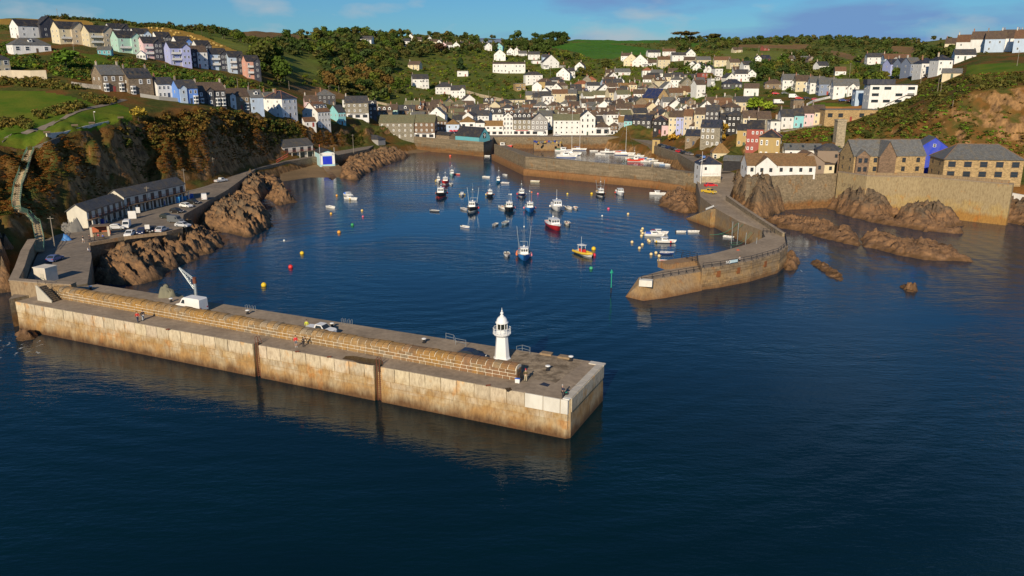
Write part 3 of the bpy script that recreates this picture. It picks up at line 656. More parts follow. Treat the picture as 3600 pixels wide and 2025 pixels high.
for pts in ([(1775,1365),(1795,1362),(1800,1372),(1782,1378)], [(1895,1352),(1912,1344),(1935,1352),(1925,1360)]):
    q = [PI_(W(x, y, DZ)) for x, y in pts]; put('damp_patch', MB().add([(p[0], p[1], DZ + .012) for p in q], [tuple(range(len(q)))]).mesh('damp_patch', M_mud), pier)
for lx in lad_x:
    l = MB()
    for s in (-.25, .25): l.tube((lx + s, .12, -.6), (lx + s, .12, DZ + 1.0), .05)
    for i in range(20): l.tube((lx - .25, .12, -.4 + i * .3), (lx + .25, .12, -.4 + i * .3), .03, 5)
    for s in (-.25, .25): l.path([(lx + s, .12, DZ + 1.0), (lx + s, .5, DZ + 1.15), (lx + s, .95, DZ)], .04)
    tag(l.build('ladder', M_rust, None, PA, PANG), 'rusty iron ladder in the pier face, ' + ('nearer the lighthouse by the puddle' if lx == max(lad_x) else 'nearer the shore'), 'ladder', 'ladders on the pier face')
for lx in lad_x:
    put('slot_shade', MB().box((lx, .86, 2.2), (1.0, .02, 6.0)).mesh('slot_shade', M_dark), pier)  # near-black sheet at the slot back: the shade of the recess as colour
# ------------------------------------------------------------------ parapet wall along the pier
wa = PP(-8.6, 3.0, DZ); wb_ = PP(-100.5, 4.3, DZ); dv = (wa - wb_); WL = dv.length; wang = math.atan2(dv.y, dv.x)
par = thing('parapet_wall', 'long lichen covered stone parapet wall with rounded coping on the pier', 'wall', wb_, wang)
core = [(.1, 0), (.12, 1.36), (.2, 1.62), (.55, 1.86), (1.05, 1.94), (1.5, 1.9), (1.76, 1.78), (1.8, 0)]
def extr(prof, x0, x1):
    n = len(prof); P = [(x0, y, z) for y, z in prof] + [(x1, y, z) for y, z in prof]
    return P, [(i, (i + 1) % n, n + (i + 1) % n, n + i)[::-1] for i in range(n)] + [tuple(range(n)), tuple(range(2 * n - 1, n - 1, -1))]
MB().add(*extr(core, 0.05, WL - .05)).build('mortar', M_mortar, par)
cop = [(.04, 1.40), (.06, 1.50), (.16, 1.72), (.5, 1.97), (1.05, 2.06), (1.52, 2.02), (1.84, 1.86), (1.84, 1.5)]
COPM = []
for k in range(3):
    COPM.append(MB().add(*extr([(y + RNG.uniform(-.02, .02), z + RNG.uniform(-.02, .02)) for y, z in cop], -.5, .5)).mesh('coping_stone', M_lichen))
x = 0.0
def stonecol(xx):
    k = RNG.uniform(.75, 1.2); w_ = min(1, max(0, (xx - WL * .72) / (WL * .15)))
    a = np.array([.32, .2, .085]) * (1 - w_) + np.array([.25, .13, .06]) * w_
    if RNG.random() < .25: a = np.array([.26, .2, .13])
    return tuple(a * k)
while x < WL - .4:
    L = RNG.uniform(.85, 1.35); L = min(L, WL - x); put('coping_stone', COPM[int(RNG.integers(3))], par, (x + L / 2, 0, 0), 0, stonecol(x), (L - .13, 1 + RNG.uniform(-.02, .03), 1 + RNG.uniform(-.035, .03))); x += L
for z0, z1, yy in ((.0, .42, .05), (.45, .9, .06), (.93, 1.37, .08)):
    x = RNG.uniform(0, .4)
    while x < WL - .3:
        L = min(RNG.uniform(.9, 1.7), WL - x)
        put('stone', BLK_stone, par, (x + L / 2, yy + .15, (z0 + z1) / 2), 0, stonecol(x), (L - .07, .3 + RNG.uniform(-.02, .03), z1 - z0 - .04)); x += L
for z0, z1 in ((.0, .5), (.53, .98), (1.01, 1.5)):
    for yy in (.55, 1.28): put('stone', BLK_stone, par, (WL - .1, yy, (z0 + z1) / 2), 0, stonecol(WL), (.3, .66, z1 - z0 - .04))
# ------------------------------------------------------------------ sea wall round the pier root, steps
sw = [PP(-97.5, 6.2), PP(-103.7, 4.0), Vector((-91.2,139.5,0)), Vector((-95.8,149,0)), Vector((-103,163,0)), Vector((-108.5,175,0))]
sw = [(p.x, p.y) for p in sw]
seaw = wallrun('sea_wall', sw, 1.5, -2, [7.4, 7.6, 7.7, 7.7, 7.7, 7.7], M_npier, 'curved tan sea wall at the shore end of the pier beside the road', cap=.14, color=(1.25, 1.2, 1.1), side=-1)
BLK_n = block_mesh('stone', M_npier, .06)
def face_stones(parent, pts, z0, z1, rh, L0, L1, limit, mat_me, out=.12, tone=(.7, 1.15), rev=False):
    n = 0
    rws = int((z1 - z0) / rh)
    for r in range(rws):
        for a, b_ in zip(pts, pts[1:]):
            a = Vector((a[0], a[1], 0)); b_ = Vector((b_[0], b_[1], 0)); d = b_ - a; L = d.length; d /= L; nr = Vector((d.y, -d.x, 0)) * (-1 if rev else 1); x = RNG.uniform(0, .3); ang = math.atan2(d.y, d.x)
            while x < L - .2:
                l = min(RNG.uniform(L0, L1), L - x)
                if n < limit:
                    c = a + d * (x + l / 2) + nr * (out - .15); k = RNG.uniform(*tone)
                    put('stone', mat_me, parent, (c.x, c.y, z0 + (r + .5) * rh), ang, (k, k * .97, k * .92), (l - .06, .3 + RNG.uniform(-.03, .05), rh - .05)); n += 1
                x += l
    return n
face_stones(seaw, [PP(-103.75, 4.2), PP(-97.5, 6.3)], 5.3, 7.6, .57, .8, 1.5, 60, BLK_n, rev=False)
st = thing('stone_steps', 'flight of dark steps with iron handrails up from the pier walkway to the sea wall', 'steps', PP(-99.6, 2.2, DZ), PANG)
for i in range(9):
    put('step', BLK_n, st, (1.9 - i * .36, .75, .15 + i * .27), 0, (.3, .29, .27), (.4, 1.5, .3 if i == 0 else .3))
MB().add([(2.2, .0, 0), (-1.5, .0, 0), (-1.5, .0, 2.7), (-1.1, 0, 2.7), (2.2, -.0, .3), (2.2, -.18, 0), (-1.5, -.18, 0), (-1.5, -.18, 2.7), (-1.1, -.18, 2.7), (2.2, -.18, .3)], [(4, 3, 2, 1, 0)[::-1], (5, 6, 7, 8, 9), (9, 8, 3, 4), (8, 7, 2, 3), (6, 1, 2, 7)][0:5]).build('side_wall', BLK_white.materials[0], st, color=(.5, .46, .38))
def handrail(parent, pts, h=1.0, mat=M_black, r=.03, rails=(1.0, .55)):
    m_ = MB()
    for p in pts: m_.tube(p, (p[0], p[1], p[2] + h), r)
    for k in rails:
        for a, b_ in zip(pts, pts[1:]): m_.tube((a[0], a[1], a[2] + h * k), (b_[0], b_[1], b_[2] + h * k), r * .8, 5)
    return m_.build('handrail', mat, parent)
handrail(st, [(2.2, 1.45, .1), (.6, 1.45, 1.3), (-1.1, 1.45, 2.6), (-2.2, 1.45, 2.7)]); handrail(st, [(2.2, .05, .1), (.6, .05, 1.3), (-1.1, .05, 2.6)])

# ------------------------------------------------------------------ north pier
npr = thing('north_pier', 'hook shaped masonry pier with black railings at the right side of the harbour mouth', 'pier')
outer = [(2468,943,4.7),(2530,936,4.7),(2640,917,4.7),(2740,889,4.7),(2768,866,4.7),(2760,832,4.8),(2730,815,4.9),(2620,744,5.6),(2560,700,6.2)]
inner = [(2448,905,4.7),(2550,880,4.7),(2640,855,4.7),(2690,832,4.8),(2680,810,4.9),(2600,780,5.0),(2515,732,5.6),(2462,690,6.2)]
ov = [W(*p) for p in outer] + [Vector((80,284,6.5)), Vector((84,303,6.5)), Vector((72,303,6.5))]; iv = [W(*p) for p in inner] + [Vector((66,285,6.5))]
poly = ov + iv[::-1]
npo = MB().prism(ccw([tuple(p) for p in poly]), -2.2, 0, poly0=[(p[0] , p[1]) for p in ccw([tuple(p) for p in poly])]).mesh('pier_body', [M_deck, M_npier]); npo.polygons.foreach_set('material_index', [0] + [1] * len(poly))
put('pier_body', npo, npr, color=(1, 1, 1))
tip = [W(2255,990,3.5), W(2330,977,3.5), W(2466,955,3.5), W(2470,928,3.5), W(2380,935,3.5), W(2246,975,3.5)]
tipf = [W(2262,1058,0), W(2338,1048,0), W(2468,1022,0), W(2470,928,3.5), W(2385,950,0), W(2198,1043,0)]
tpm = MB().prism([tuple(p) for p in tip], 0, 3.5, poly0=[(p.x, p.y) for p in tipf])
o_ = len(tpm.v); tpm.v = [(x, y, z if z > .1 else -.05) for x, y, z in tpm.v]
tme = tpm.mesh('pier_end', [M_deck, M_npier]); tme.polygons.foreach_set('material_index', [0] + [1] * 6); put('pier_end', tme, npr, color=(1.05, 1.0, .95))
put('pier_foot', MB().prism([(p.x, p.y) for p in tipf], -2.2, -.04).mesh('pier_foot', M_npier), npr, color=(1, 1, 1))
q = W(2268,992,3.5); put('white_block', BLK_white, npr, (q.x + .2, q.y + .3, 3.3), -.25, (.75, .72, .65), (2.6, 1.5, 1.3))
op = [(p.x, p.y) for p in ov[:8]]
n_ = face_stones(npr, op, 3.0, 4.7, .56, .8, 1.5, 170, BLK_n, .16, (.35, 1.2))
face_stones(npr, op[:6], .7, 2.1, .45, .9, 1.7, 130, BLK_n, .12, (.6, 1.3))
for sx, sy in ((2533,957),(2612,948),(2696,930),(2745,915)):
    p = atY(sx, sy, W(sx, 1000).y); k = min(range(5), key=lambda i: abs(outer[i][0] - sx)); 
for a, b_, fs in ((0, 1, (.95,)), (1, 2, (.6,)), (2, 3, (.5,))):
    for f in fs:
        c = ov[a].lerp(ov[b_], f); d = (ov[b_] - ov[a]); put('wall_recess', MB().box((0, 0, 0), (.9, .46, 1.3)).mesh('wall_recess', [flat('rust_stained_stone', (.2, .07, .02), .9)]), npr, (c.x, c.y, 3.1), math.atan2(d.y, d.x))
# wall along the seaward side of the approach
wallrun('approach_wall', [tuple(p)[:2] for p in ov[5:9]] , .8, 4.5, [5.7, 5.9, 6.7, 7.3], M_quay, 'low rubble wall along the seaward edge of the north pier approach', cap=.1, color=(1.2, 1.2, 1.2))
# stepped slipway at the inner side
stp = thing('harbour_steps', 'yellowish stone steps with a white handrail board going down into the harbour', 'steps')
pa = W(2512,735,5.4); pb = W(2424,770,0.0); dd = (pb - pa); dd.z = 0; Ls = dd.length; an = math.atan2(dd.y, dd.x)
for i in range(14):
    c = pa + dd * ((i + .5) / 14); zt = 5.4 - i * .385; put('step', BLK_n, stp, (c.x, c.y, (zt - 1.5) / 2), an, (1.1, 1.0, .7), (Ls / 14 + .01, 2.2, zt + 1.5))
hr = MB(); nrm = Vector((-dd.y, dd.x, 0)).normalized() * 1.1
if nrm.y < 0: nrm = -nrm
hr.tube(pa + nrm + Vector((0, 0, 1)), pb + nrm + Vector((0, 0, .9)), .05); hr.build('handrail', M_galv, stp)
MB().box((0, 0, 0), (4.6, .08, .5)).build('white_board', M_white, stp).matrix_world = Matrix.Translation(pa + nrm + dd * .32 + Vector((0, 0, -.35))) @ Matrix.Rotation(an, 4, 'Z') @ Matrix.Rotation(math.atan2(5.4, Ls), 4, 'Y')
# ------------------------------------------------------------------ houses
CW = dict(white=(.8,.79,.76), cream=(.66,.57,.38), beige=(.54,.46,.34), mint=(.40,.62,.52), lilac=(.40,.44,.74), navy=(.028,.034,.058), pink=(.72,.5,.52),
  blue=(.12,.28,.72), pale_blue=(.48,.6,.76), salmon=(.7,.36,.27), grey=(.30,.29,.28), stone=(.24,.19,.135), slate=(.085,.085,.095), turquoise=(.26,.62,.66),
  red=(.36,.075,.055), yellow=(.46,.32,.12), brown_stone=(.2,.135,.09), grey_stone=(.27,.25,.20), blue_grey=(.2,.25,.36), teal=(.1,.4,.47), timber=(.26,.19,.14), tan_stone=(.42,.30,.15), bright_blue=(.015,.05,.5), black=(.03,.03,.035))
CR = dict(slate=(.06,.06,.066), navy=(.03,.036,.06), brown=(.12,.08,.056), grey=(.15,.15,.145), ochre=(.3,.17,.06), orange=(.36,.125,.06), moss=(.17,.165,.09), blue=(.02,.035,.12), charcoal=(.035,.035,.042), rust=(.2,.1,.05), tawny=(.25,.14,.06), white=(.62,.62,.6))
NAMEC = {k: k.replace('_', ' ') for k in CW}; NAMEC.update(stone='stone', grey_stone='grey stone', brown_stone='brown stone', slate='slate clad', tan_stone='tan stone')
def win_mesh(name, fr, thick, mull=True, deep=.07):
    mb = MB(); y0 = -deep
    def bar(x0, x1, z0, z1): mb.box(((x0 + x1) / 2, y0 / 2, (z0 + z1) / 2), (x1 - x0, deep, z1 - z0), mi=0)
    t_ = thick
    bar(-.5, -.5 + t_, -.5, .5); bar(.5 - t_, .5, -.5, .5); bar(-.5 + t_, .5 - t_, -.5, -.5 + t_ * .8); bar(-.5 + t_, .5 - t_, .5 - t_ * .8, .5)
    if mull: bar(-.5 + t_, .5 - t_, -.03, .03)
    mb.add([(-.5 + t_, -.02, -.5 + t_ * .8), (.5 - t_, -.02, -.5 + t_ * .8), (.5 - t_, -.02, .5 - t_ * .8), (-.5 + t_, -.02, .5 - t_ * .8)], [(0, 1, 2, 3)], 1)
    return mb.mesh(name, [fr, M_glass])
WIN = win_mesh('window', M_white, .11); WINT = win_mesh('window', M_white, .24); WIND = win_mesh('window', flat('dark_frame', (.06, .045, .04), .6), .09)
DOORM = MB().box((0, -.03, 0), (1, .06, 1)).mesh('door', M_gloss)
CHIM = MB().box((0, 0, 0), (.7, .5, 1.9), mi=0).box((0, 0, 1.0), (.82, .62, .14), mi=0).lathe([(.12, 1.05), (.1, 1.45)], (-.17, 0, 0), 6, 1).lathe([(.12, 1.05), (.1, 1.45)], (.17, 0, 0), 6, 1).mesh('chimney', [M_chim, flat('chimney_pot', (.38, .15, .07), .9)])
DORM = MB().add([(-.8, -.9, 0), (.8, -.9, 0), (.8, -.9, 1.1), (0, -.9, 1.75), (-.8, -.9, 1.1), (-.8, 1.6, 1.1), (.8, 1.6, 1.1), (0, 1.6, 1.75), (-.8, 1.2, 0), (.8, 1.2, 0)], [(0, 1, 2, 3, 4), (0, 4, 5, 8), (1, 9, 6, 2)], 0) \
  .add([(-.95, -1.05, 1.0), (0, -1.05, 1.84), (0, 1.6, 1.84), (-.95, 1.6, 1.0), (.95, -1.05, 1.0), (.95, 1.6, 1.0)], [(0, 1, 2, 3), (1, 4, 5, 2)], 1) \
  .box((0, -.93, .62), (.95, .04, .8), mi=2).mesh('dormer', [M_white, flat('dormer_roof', (.06, .06, .065), .7), M_glass])
BAYM = MB().prism([(-1.0, 0), (-.6, -.8), (.6, -.8), (1.0, 0)], 0, 1.0, 0).prism([(-1.1, 0), (-.68, -.92), (.68, -.92), (1.1, 0)], 1.0, 1.08, 1, True)
for a, b_ in (((-.94, -.12), (-.65, -.7)), ((-.5, -.82), (.5, -.82)), ((.65, -.7), (.94, -.12))):
    n_ = Vector((b_[1] - a[1], a[0] - b_[0], 0)).normalized() * .02
    for z0, z1 in ((.14, .44), (.6, .92)):
        BAYM.add([(a[0] + n_.x, a[1] + n_.y, z0), (b_[0] + n_.x, b_[1] + n_.y, z0), (b_[0] + n_.x, b_[1] + n_.y, z1), (a[0] + n_.x, a[1] + n_.y, z1)], [(0, 1, 2, 3)], 2)
BAY = BAYM.mesh('bay_window', [M_white, M_roof, M_glass])
def gable_block(mb, x0, x1, y0, y1, z0, h, rise, axis, mi=0):
    """walls with gables; axis 'x' = ridge along x"""
    P = [(x0, y0, z0), (x1, y0, z0), (x1, y1, z0), (x0, y1, z0), (x0, y0, h), (x1, y0, h), (x1, y1, h), (x0, y1, h)]
    if rise <= 0 or axis is None:
        return mb.add(P, [(0, 1, 5, 4), (1, 2, 6, 5), (2, 3, 7, 6), (3, 0, 4, 7), (4, 5, 6, 7)], mi)
    if axis == 'x':
        ym = (y0 + y1) / 2; P += [(x0, ym, h + rise), (x1, ym, h + rise)]
        return mb.add(P, [(0, 1, 5, 4), (1, 2, 6, 9, 5), (2, 3, 7, 6), (3, 0, 4, 8, 7)], mi)
    xm = (x0 + x1) / 2; P += [(xm, y0, h + rise), (xm, y1, h + rise)]
    return mb.add(P, [(0, 1, 5, 8, 4), (1, 2, 6, 5), (2, 3, 7, 9, 6), (3, 0, 4, 7)], mi)
def gable_roof(mb, x0, x1, y0, y1, h, rise, axis, ov=.28, th=.16, mi=0):
    if axis == 'y':
        m2 = MB(); gable_roof(m2, y0, y1, -x1, -x0, h, rise, 'x', ov, th); return mb.add([(-p[1], p[0], p[2]) for p in m2.v], m2.f, mi)
    ym = (y0 + y1) / 2; half = (y1 - y0) / 2; s = rise / half; a, b_ = x0 - ov, x1 + ov; e = ov * .8
    prof = [(y0 - e, h - e * s), (ym, h + rise), (y1 + e, h - e * s), (y1 + e, h - e * s + th), (ym, h + rise + th), (y0 - e, h - e * s + th)]
    P = [(a, y, z) for y, z in prof] + [(b_, y, z) for y, z in prof]
    F = [(5, 11, 10, 4), (4, 10, 9, 3), (0, 6, 11, 5), (3, 9, 8, 2), (0, 1, 7, 6), (1, 2, 8, 7), (0, 5, 4, 1), (1, 4, 3, 2), (6, 7, 10, 11), (7, 8, 9, 10)]
    return mb.add(P, F, mi)
def hip_roof(mb, x0, x1, y0, y1, h, rise, ov=.3, mi=0):
    x0 -= ov; x1 += ov; y0 -= ov; y1 += ov; w = x1 - x0; d = y1 - y0
    if w >= d: r0, r1 = (x0 + d * .5, (y0 + y1) / 2), (x1 - d * .5, (y0 + y1) / 2)
    else: r0, r1 = ((x0 + x1) / 2, y0 + w * .5), ((x0 + x1) / 2, y1 - w * .5)
    P = [(x0, y0, h), (x1, y0, h), (x1, y1, h), (x0, y1, h), (*r0, h + rise), (*r1, h + rise), (x0, y0, h - .12), (x1, y0, h - .12), (x1, y1, h - .12), (x0, y1, h - .12)]
    F = ([(0, 1, 5, 4), (1, 2, 5), (2, 3, 4, 5), (3, 0, 4)] if w >= d else [(0, 1, 4), (1, 2, 5, 4), (2, 3, 5), (3, 0, 4, 5)]) + [(6, 7, 1, 0), (7, 8, 2, 1), (8, 9, 3, 2), (9, 6, 0, 3), (9, 8, 7, 6)]
    return mb.add(P, F, mi), (r0, r1)
HOUSES = []
def group_plain(g): return g in ('stone apartment blocks on the sea wall', 'buildings on the harbour front')
def mat_for(c): return M_stone if c in ('stone', 'grey_stone', 'brown_stone', 'slate', 'tan_stone', 'black') else M_paint
def jit(c, k=.08): f = 1 + RNG.uniform(-k, k); return tuple(min(.86, v * f) for v in c)
def house(label, base, w, d, h, rt='g', wc='white', rc='slate', yaw=0.0, nst=2, nw=3, group=None, name='house', ch=1, wing=None, dor=0, shop=None, side=True, ridge=None, rise=None,
          win=None, bays=0, found=4.0, door=True, sky=0, balcony=0, thickwin=False, winw=.95, winh=1.25, cat='house'):
    yaw = rad(yaw); t = thing(name, label, cat, (base[0] - math.sin(yaw) * d / 2, base[1] + math.cos(yaw) * d / 2, base[2]), yaw, group)
    HOUSES.append((t.location.x, t.location.y, max(w, d) / 2)); wm = mat_for(wc); wcol = jit(CW[wc]); rcol = jit(CR[rc], .15)
    X = w / 2; Y = d / 2; axis = {'g': 'x', 'f': 'y'}.get(rt)
    if rise is None: rise = (Y * .78 if rt == 'g' else X * .85 if rt == 'f' else min(X, Y) * .7)
    win = win or (WINT if thickwin else WIN)
    mb = MB(); gable_block(mb, -X, X, -Y, Y, -found, h, rise if axis else 0, axis); mb.build('wall', wm, t, color=wcol)
    r = MB()
    if axis: gable_roof(r, -X, X, -Y, Y, h, rise, axis)
    elif rt == 'h': _, (r0, r1) = hip_roof(r, -X, X, -Y, Y, h, rise)
    else: r.box((0, 0, h + .12), (w + .3, d + .3, .24)); r.box((0, 0, h + .3), (w - .5, d - .5, .1))
    ro = r.build('roof', M_roof, t, color=rcol)
    if ridge:
        k = MB(); rk = CR[ridge]
        if rt == 'h':
            hz = h + rise + .03
            k.tube((*r0, hz), (*r1, hz), .13, 5) if w != d else None
            for (cx, cy), rr in (((-X - .3, -Y - .3), r0), ((X + .3, -Y - .3), r1 if w >= d else r0), ((X + .3, Y + .3), r1), ((-X - .3, Y + .3), r0 if w >= d else r1)): k.tube((cx, cy, h + .02), (*rr, hz), .11, 5)
        elif axis == 'x': k.tube((-X - .3, 0, h + rise + .17), (X + .3, 0, h + rise + .17), .14, 5)
        else: k.tube((0, -Y - .3, h + rise + .17), (0, Y + .3, h + rise + .17), .14, 5)
        k.build('ridge_tiles', M_chim, ro, color=rk)
    sh = (h - .1) / nst
    def put_win(x, y, z, rz, ww=winw, wh=winh):
        put('window', win, t, (x, y, z), rz, None, (ww, 1, wh))
    xs = [-X + w * (i + .5) / nw for i in range(nw)] if nw else []
    wx0, wx1 = (wing[0] * w - X, wing[1] * w - X) if wing else (9e9, 9e9)
    dslot = nw // 2
    for s in range(nst):
        zc = s * sh + sh * .54
        for i, x in enumerate(xs):
            if wx0 - .4 < x < wx1 + .4: continue
            if s == 0 and shop: continue
            if not wing and not group_plain(group) and RNG.random() < .13: continue
            if s == 0 and bays and i != dslot and abs(i - dslot) <= (bays + 1) // 2:
                bo = put('bay_window', BAY, t, (x, -Y, -.05), 0, None, (1, 1, sh * .98)); continue
            if s == 0 and door and i == dslot: put('door', DOORM, t, (x, -Y, 1.0), 0, jit(random.choice([(.05,.07,.12),(.3,.05,.04),(.55,.53,.5),(.06,.1,.07),(.12,.08,.05)])), (.95, 1, 2.05)); continue
            put_win(x, -Y, zc, 0, winw, min(winh, sh * .62))
        if side:
            ns = 2 if d > 8 else 1
            for i in range(ns):
                yy = -Y + d * (i + .5) / ns
                put_win(-X, yy, zc, rad(-90), .8, 1.05)
                put_win(X, yy, zc, rad(90), .8, 1.05)
    if rt == 'f' and rise > 2.2: put_win(0, -Y, h + rise * .28, 0, .9, 1.05)
    if shop:
        MB().box((0, -Y - .04, sh * .5 - 1), (w + .02, .1, sh + 2)).build('shopfront', M_paint, t, color=(.8, .79, .77))
        ns = max(2, int(w / 3.4))
        for i in range(ns):
            x = -X + w * (i + .5) / ns
            put('shop_window', WIND, t, (x, -Y - .09, sh * .48), 0, None, (w / ns * .62, 1, sh * .55))
        MB().box((0, -Y - .13, sh * .9), (w * .7, .08, .4)).build('sign_board', M_gloss, t, color=shop if isinstance(shop, tuple) else (.12, .12, .14))
    if not wing and not side and name == 'house' and RNG.random() < .42:        # lean-to or porch, as most of these houses have
        ew, ed, eh = RNG.uniform(.3, .55) * w, RNG.uniform(1.6, 2.8), RNG.uniform(2.2, 2.9); ex = RNG.choice([-1, 1]) * (X - ew / 2 - .2); e_ = MB(); y0 = -Y - ed
        e_.add([(ex - ew / 2, y0, -found), (ex + ew / 2, y0, -found), (ex + ew / 2, -Y, -found), (ex - ew / 2, -Y, -found), (ex - ew / 2, y0, eh - .7), (ex + ew / 2, y0, eh - .7), (ex + ew / 2, -Y, eh + .1), (ex - ew / 2, -Y, eh + .1)], [(0, 1, 5, 4), (1, 2, 6, 5), (3, 0, 4, 7)]); ex_o = e_.build('lean_to', wm, t, color=jit(wcol, .1))
        MB().add([(ex - ew / 2 - .15, y0 - .2, eh - .68), (ex + ew / 2 + .15, y0 - .2, eh - .68), (ex + ew / 2 + .15, -Y + .02, eh + .18), (ex - ew / 2 - .15, -Y + .02, eh + .18)], [(0, 1, 2, 3)]).build('lean_to_roof', M_roof, t, color=jit(rcol, .2)); put('window', win, t, (ex, y0, (eh - .7) * .55), 0, None, (ew * .55, 1, 1.0))
    if wing:
        a, b_, pr, wcl = wing[:4]; hw = wing[4] if len(wing) > 4 else h; x0, x1 = wx0, wx1; rs = (x1 - x0) / 2 * .85
        mb = MB(); gable_block(mb, x0, x1, -Y - pr, 0, -found, hw, rs, 'y'); g_ = mb.build('wing', mat_for(wcl), t, color=jit(CW[wcl]))
        r = MB(); gable_roof(r, x0, x1, -Y - pr, Y * .15, hw, rs, 'y'); r.build('wing_roof', M_roof, t, color=rcol)
        for s in range(nst):
            for x in ((x0 * .72 + x1 * .28), (x0 * .28 + x1 * .72)) if x1 - x0 > 3.6 else ((x0 + x1) / 2,):
                put_win(x, -Y - pr, s * sh + sh * .54, 0)
    if balcony:
        bx0 = -X + .3; bx1 = (wx0 if wing else X) - .3
        for s in range(1, min(nst, balcony + 1)):
            k = MB().box(((bx0 + bx1) / 2, -Y - .6, s * sh), (bx1 - bx0, 1.2, .14))
            k.box(((bx0 + bx1) / 2, -Y - 1.17, s * sh + .55), (bx1 - bx0, .05, .9)); k.build('balcony', M_paint, t, color=(.7, .7, .68))
    slope = rise / (Y if rt == 'g' else X) if axis else .7
    for i in range(dor):
        x = -X + w * (i + .5) / dor
        put('dormer', DORM, t, (x, -Y * .52, h + (Y * .48) * slope - .35))
    for i in range(sky):
        x = -X + w * (i + .5) / sky; yy = -Y * .5
        o = put('skylight', MB().box((0, 0, 0), (.75, 1.1, .08)).mesh('skylight', M_glass), t, (x, yy, h + (Y + yy) * slope + .2)); o.rotation_euler = (math.atan(slope), 0, 0)
    for i in range(ch):
        if rt == 'g': px, py = ((-X + .5) if i == 0 else (X - .5), 0)
        elif rt == 'f': px, py = 0, (Y - .5 if i == 0 else -Y * .2)
        elif rt == 'h': px, py = (-X * .5 if i == 0 else X * .5), 0
        else: px, py = X * .6, Y * .4
        put('chimney', CHIM, t, (px, py, h + rise * (1 if axis else .8) + .35), 0 if rt != 'g' else rad(90), jit(random.choice([(.5, .42, .32), (.32, .14, .08), (.55, .52, .46), (.24, .2, .17)])))
    return t
ORD = 'first second third fourth fifth sixth seventh eighth ninth tenth eleventh twelfth thirteenth fourteenth fifteenth sixteenth seventeenth eighteenth nineteenth twentieth'.split()
def ordn(i):
    if i < 20: return ORD[i]
    T = ['twenty', 'thirty', 'forty', 'fifty', 'sixty', 'seventy', 'eighty'][(i + 1) // 10 - 2]
    return (T[:-1] + 'ieth') if (i + 1) % 10 == 0 else T + '-' + ORD[(i + 1) % 10 - 1]
def at(sx, sy, z=None, ymin=0): return W(sx, sy, z) if z is not None else hit(sx, sy, ymin)
def H_(label, sx, sy, wpx, h, rt='g', wc='white', rc='slate', yaw=0, d=7.0, z=None, **k):
    p = at(sx, sy, z)
    if k.get('group') in TURNED:                 # rows that step down the spur: fronts look across the harbour, left gables towards the sea
        rel = yaw + 5; v = FPX / (p[1]) ; m_ = wpx / ppm(p); w = max(4.5, (m_ - .6 * d * math.sin(rad(rel))) / math.cos(rad(rel))); return house(label, p, w, d, h, rt, wc, rc, rel - math.degrees(math.atan2(p[0], p[1])), **k)
    w = wpx / ppm(p) / max(.75, math.cos(rad(yaw))); return house(label, p, w, d, h, rt, wc, rc, yaw, **k)

G1 = 'houses of the upper left terrace'; TURNED = (G1, 'dark roofed houses behind the upper terrace', 'houses of the lower left terrace', 'villas below the upper terrace')
H_('white gabled house with navy slate wing, topmost at the upper left', 140, 133, 138, 6.0, 'g', 'white', 'charcoal', 22, 9, wing=(.5, 1.0, 1.6, 'navy', 7.0), nst=2, nw=4, group=G1, ch=0)
H_('cream house with dark gable top, second in the upper left terrace', 262, 155, 100, 7.4, 'g', 'cream', 'charcoal', 20, 9, wing=(.42, 1.0, 1.2, 'beige', 7.4), nst=3, nw=3, group=G1, ch=0, balcony=1)
H_('beige rendered house with white balcony strip, third in the upper left terrace', 366, 170, 98, 7.8, 'g', 'cream', 'charcoal', 20, 9, wing=(.5, 1.0, 1.2, 'beige', 7.8), nst=3, nw=3, group=G1, ch=0, balcony=2)
H_('mint green house with conservatory, fourth in the upper left terrace', 462, 188, 90, 7.6, 'g', 'mint', 'charcoal', 18, 9, wing=(.52, 1.0, 1.2, 'mint', 7.6), nst=3, nw=3, group=G1, ch=0, balcony=1)
H_('pink house with black slate gable wing in the upper left terrace', 550, 210, 84, 8.0, 'g', 'pink', 'charcoal', 16, 8, wing=(.42, .8, 1.2, 'navy', 8.0), nst=3, nw=3, group=G1, ch=0, balcony=2)
H_('lilac house with gable front in the upper left terrace', 638, 233, 76, 9.0, 'g', 'lilac', 'charcoal', 16, 8, wing=(.55, 1.0, 1.2, 'lilac', 9.0), nst=3, nw=3, group=G1, ch=0, balcony=2)
H_('white house with rounded balcony and navy wing beside the lilac house', 704, 240, 66, 8.2, 'g', 'white', 'brown', 14, 8, wing=(.0, .36, 1.0, 'navy', 8.2), nst=3, nw=3, group=G1, ch=0, balcony=2)
H_('pale blue house with navy gable, third from the right end of the upper terrace', 774, 248, 66, 8.4, 'g', 'pale_blue', 'charcoal', 14, 8, wing=(.56, 1.0, 1.0, 'navy', 8.4), nst=3, nw=3, group=G1, ch=0, balcony=2)
H_('light blue house with navy gable, second from the right end of the upper terrace', 836, 260, 60, 8.6, 'g', 'pale_blue', 'charcoal', 12, 8, wing=(.5, .9, 1.0, 'navy', 8.6), nst=3, nw=3, group=G1, ch=0, balcony=2)
H_('salmon house with dark gable closing the right end of the upper terrace', 894, 279, 54, 9.2, 'g', 'salmon', 'charcoal', 12, 8, wing=(.52, 1.0, 1.0, 'navy', 9.2), nst=3, nw=3, group=G1, ch=0, balcony=2)
G2 = 'dark roofed houses behind the upper terrace'
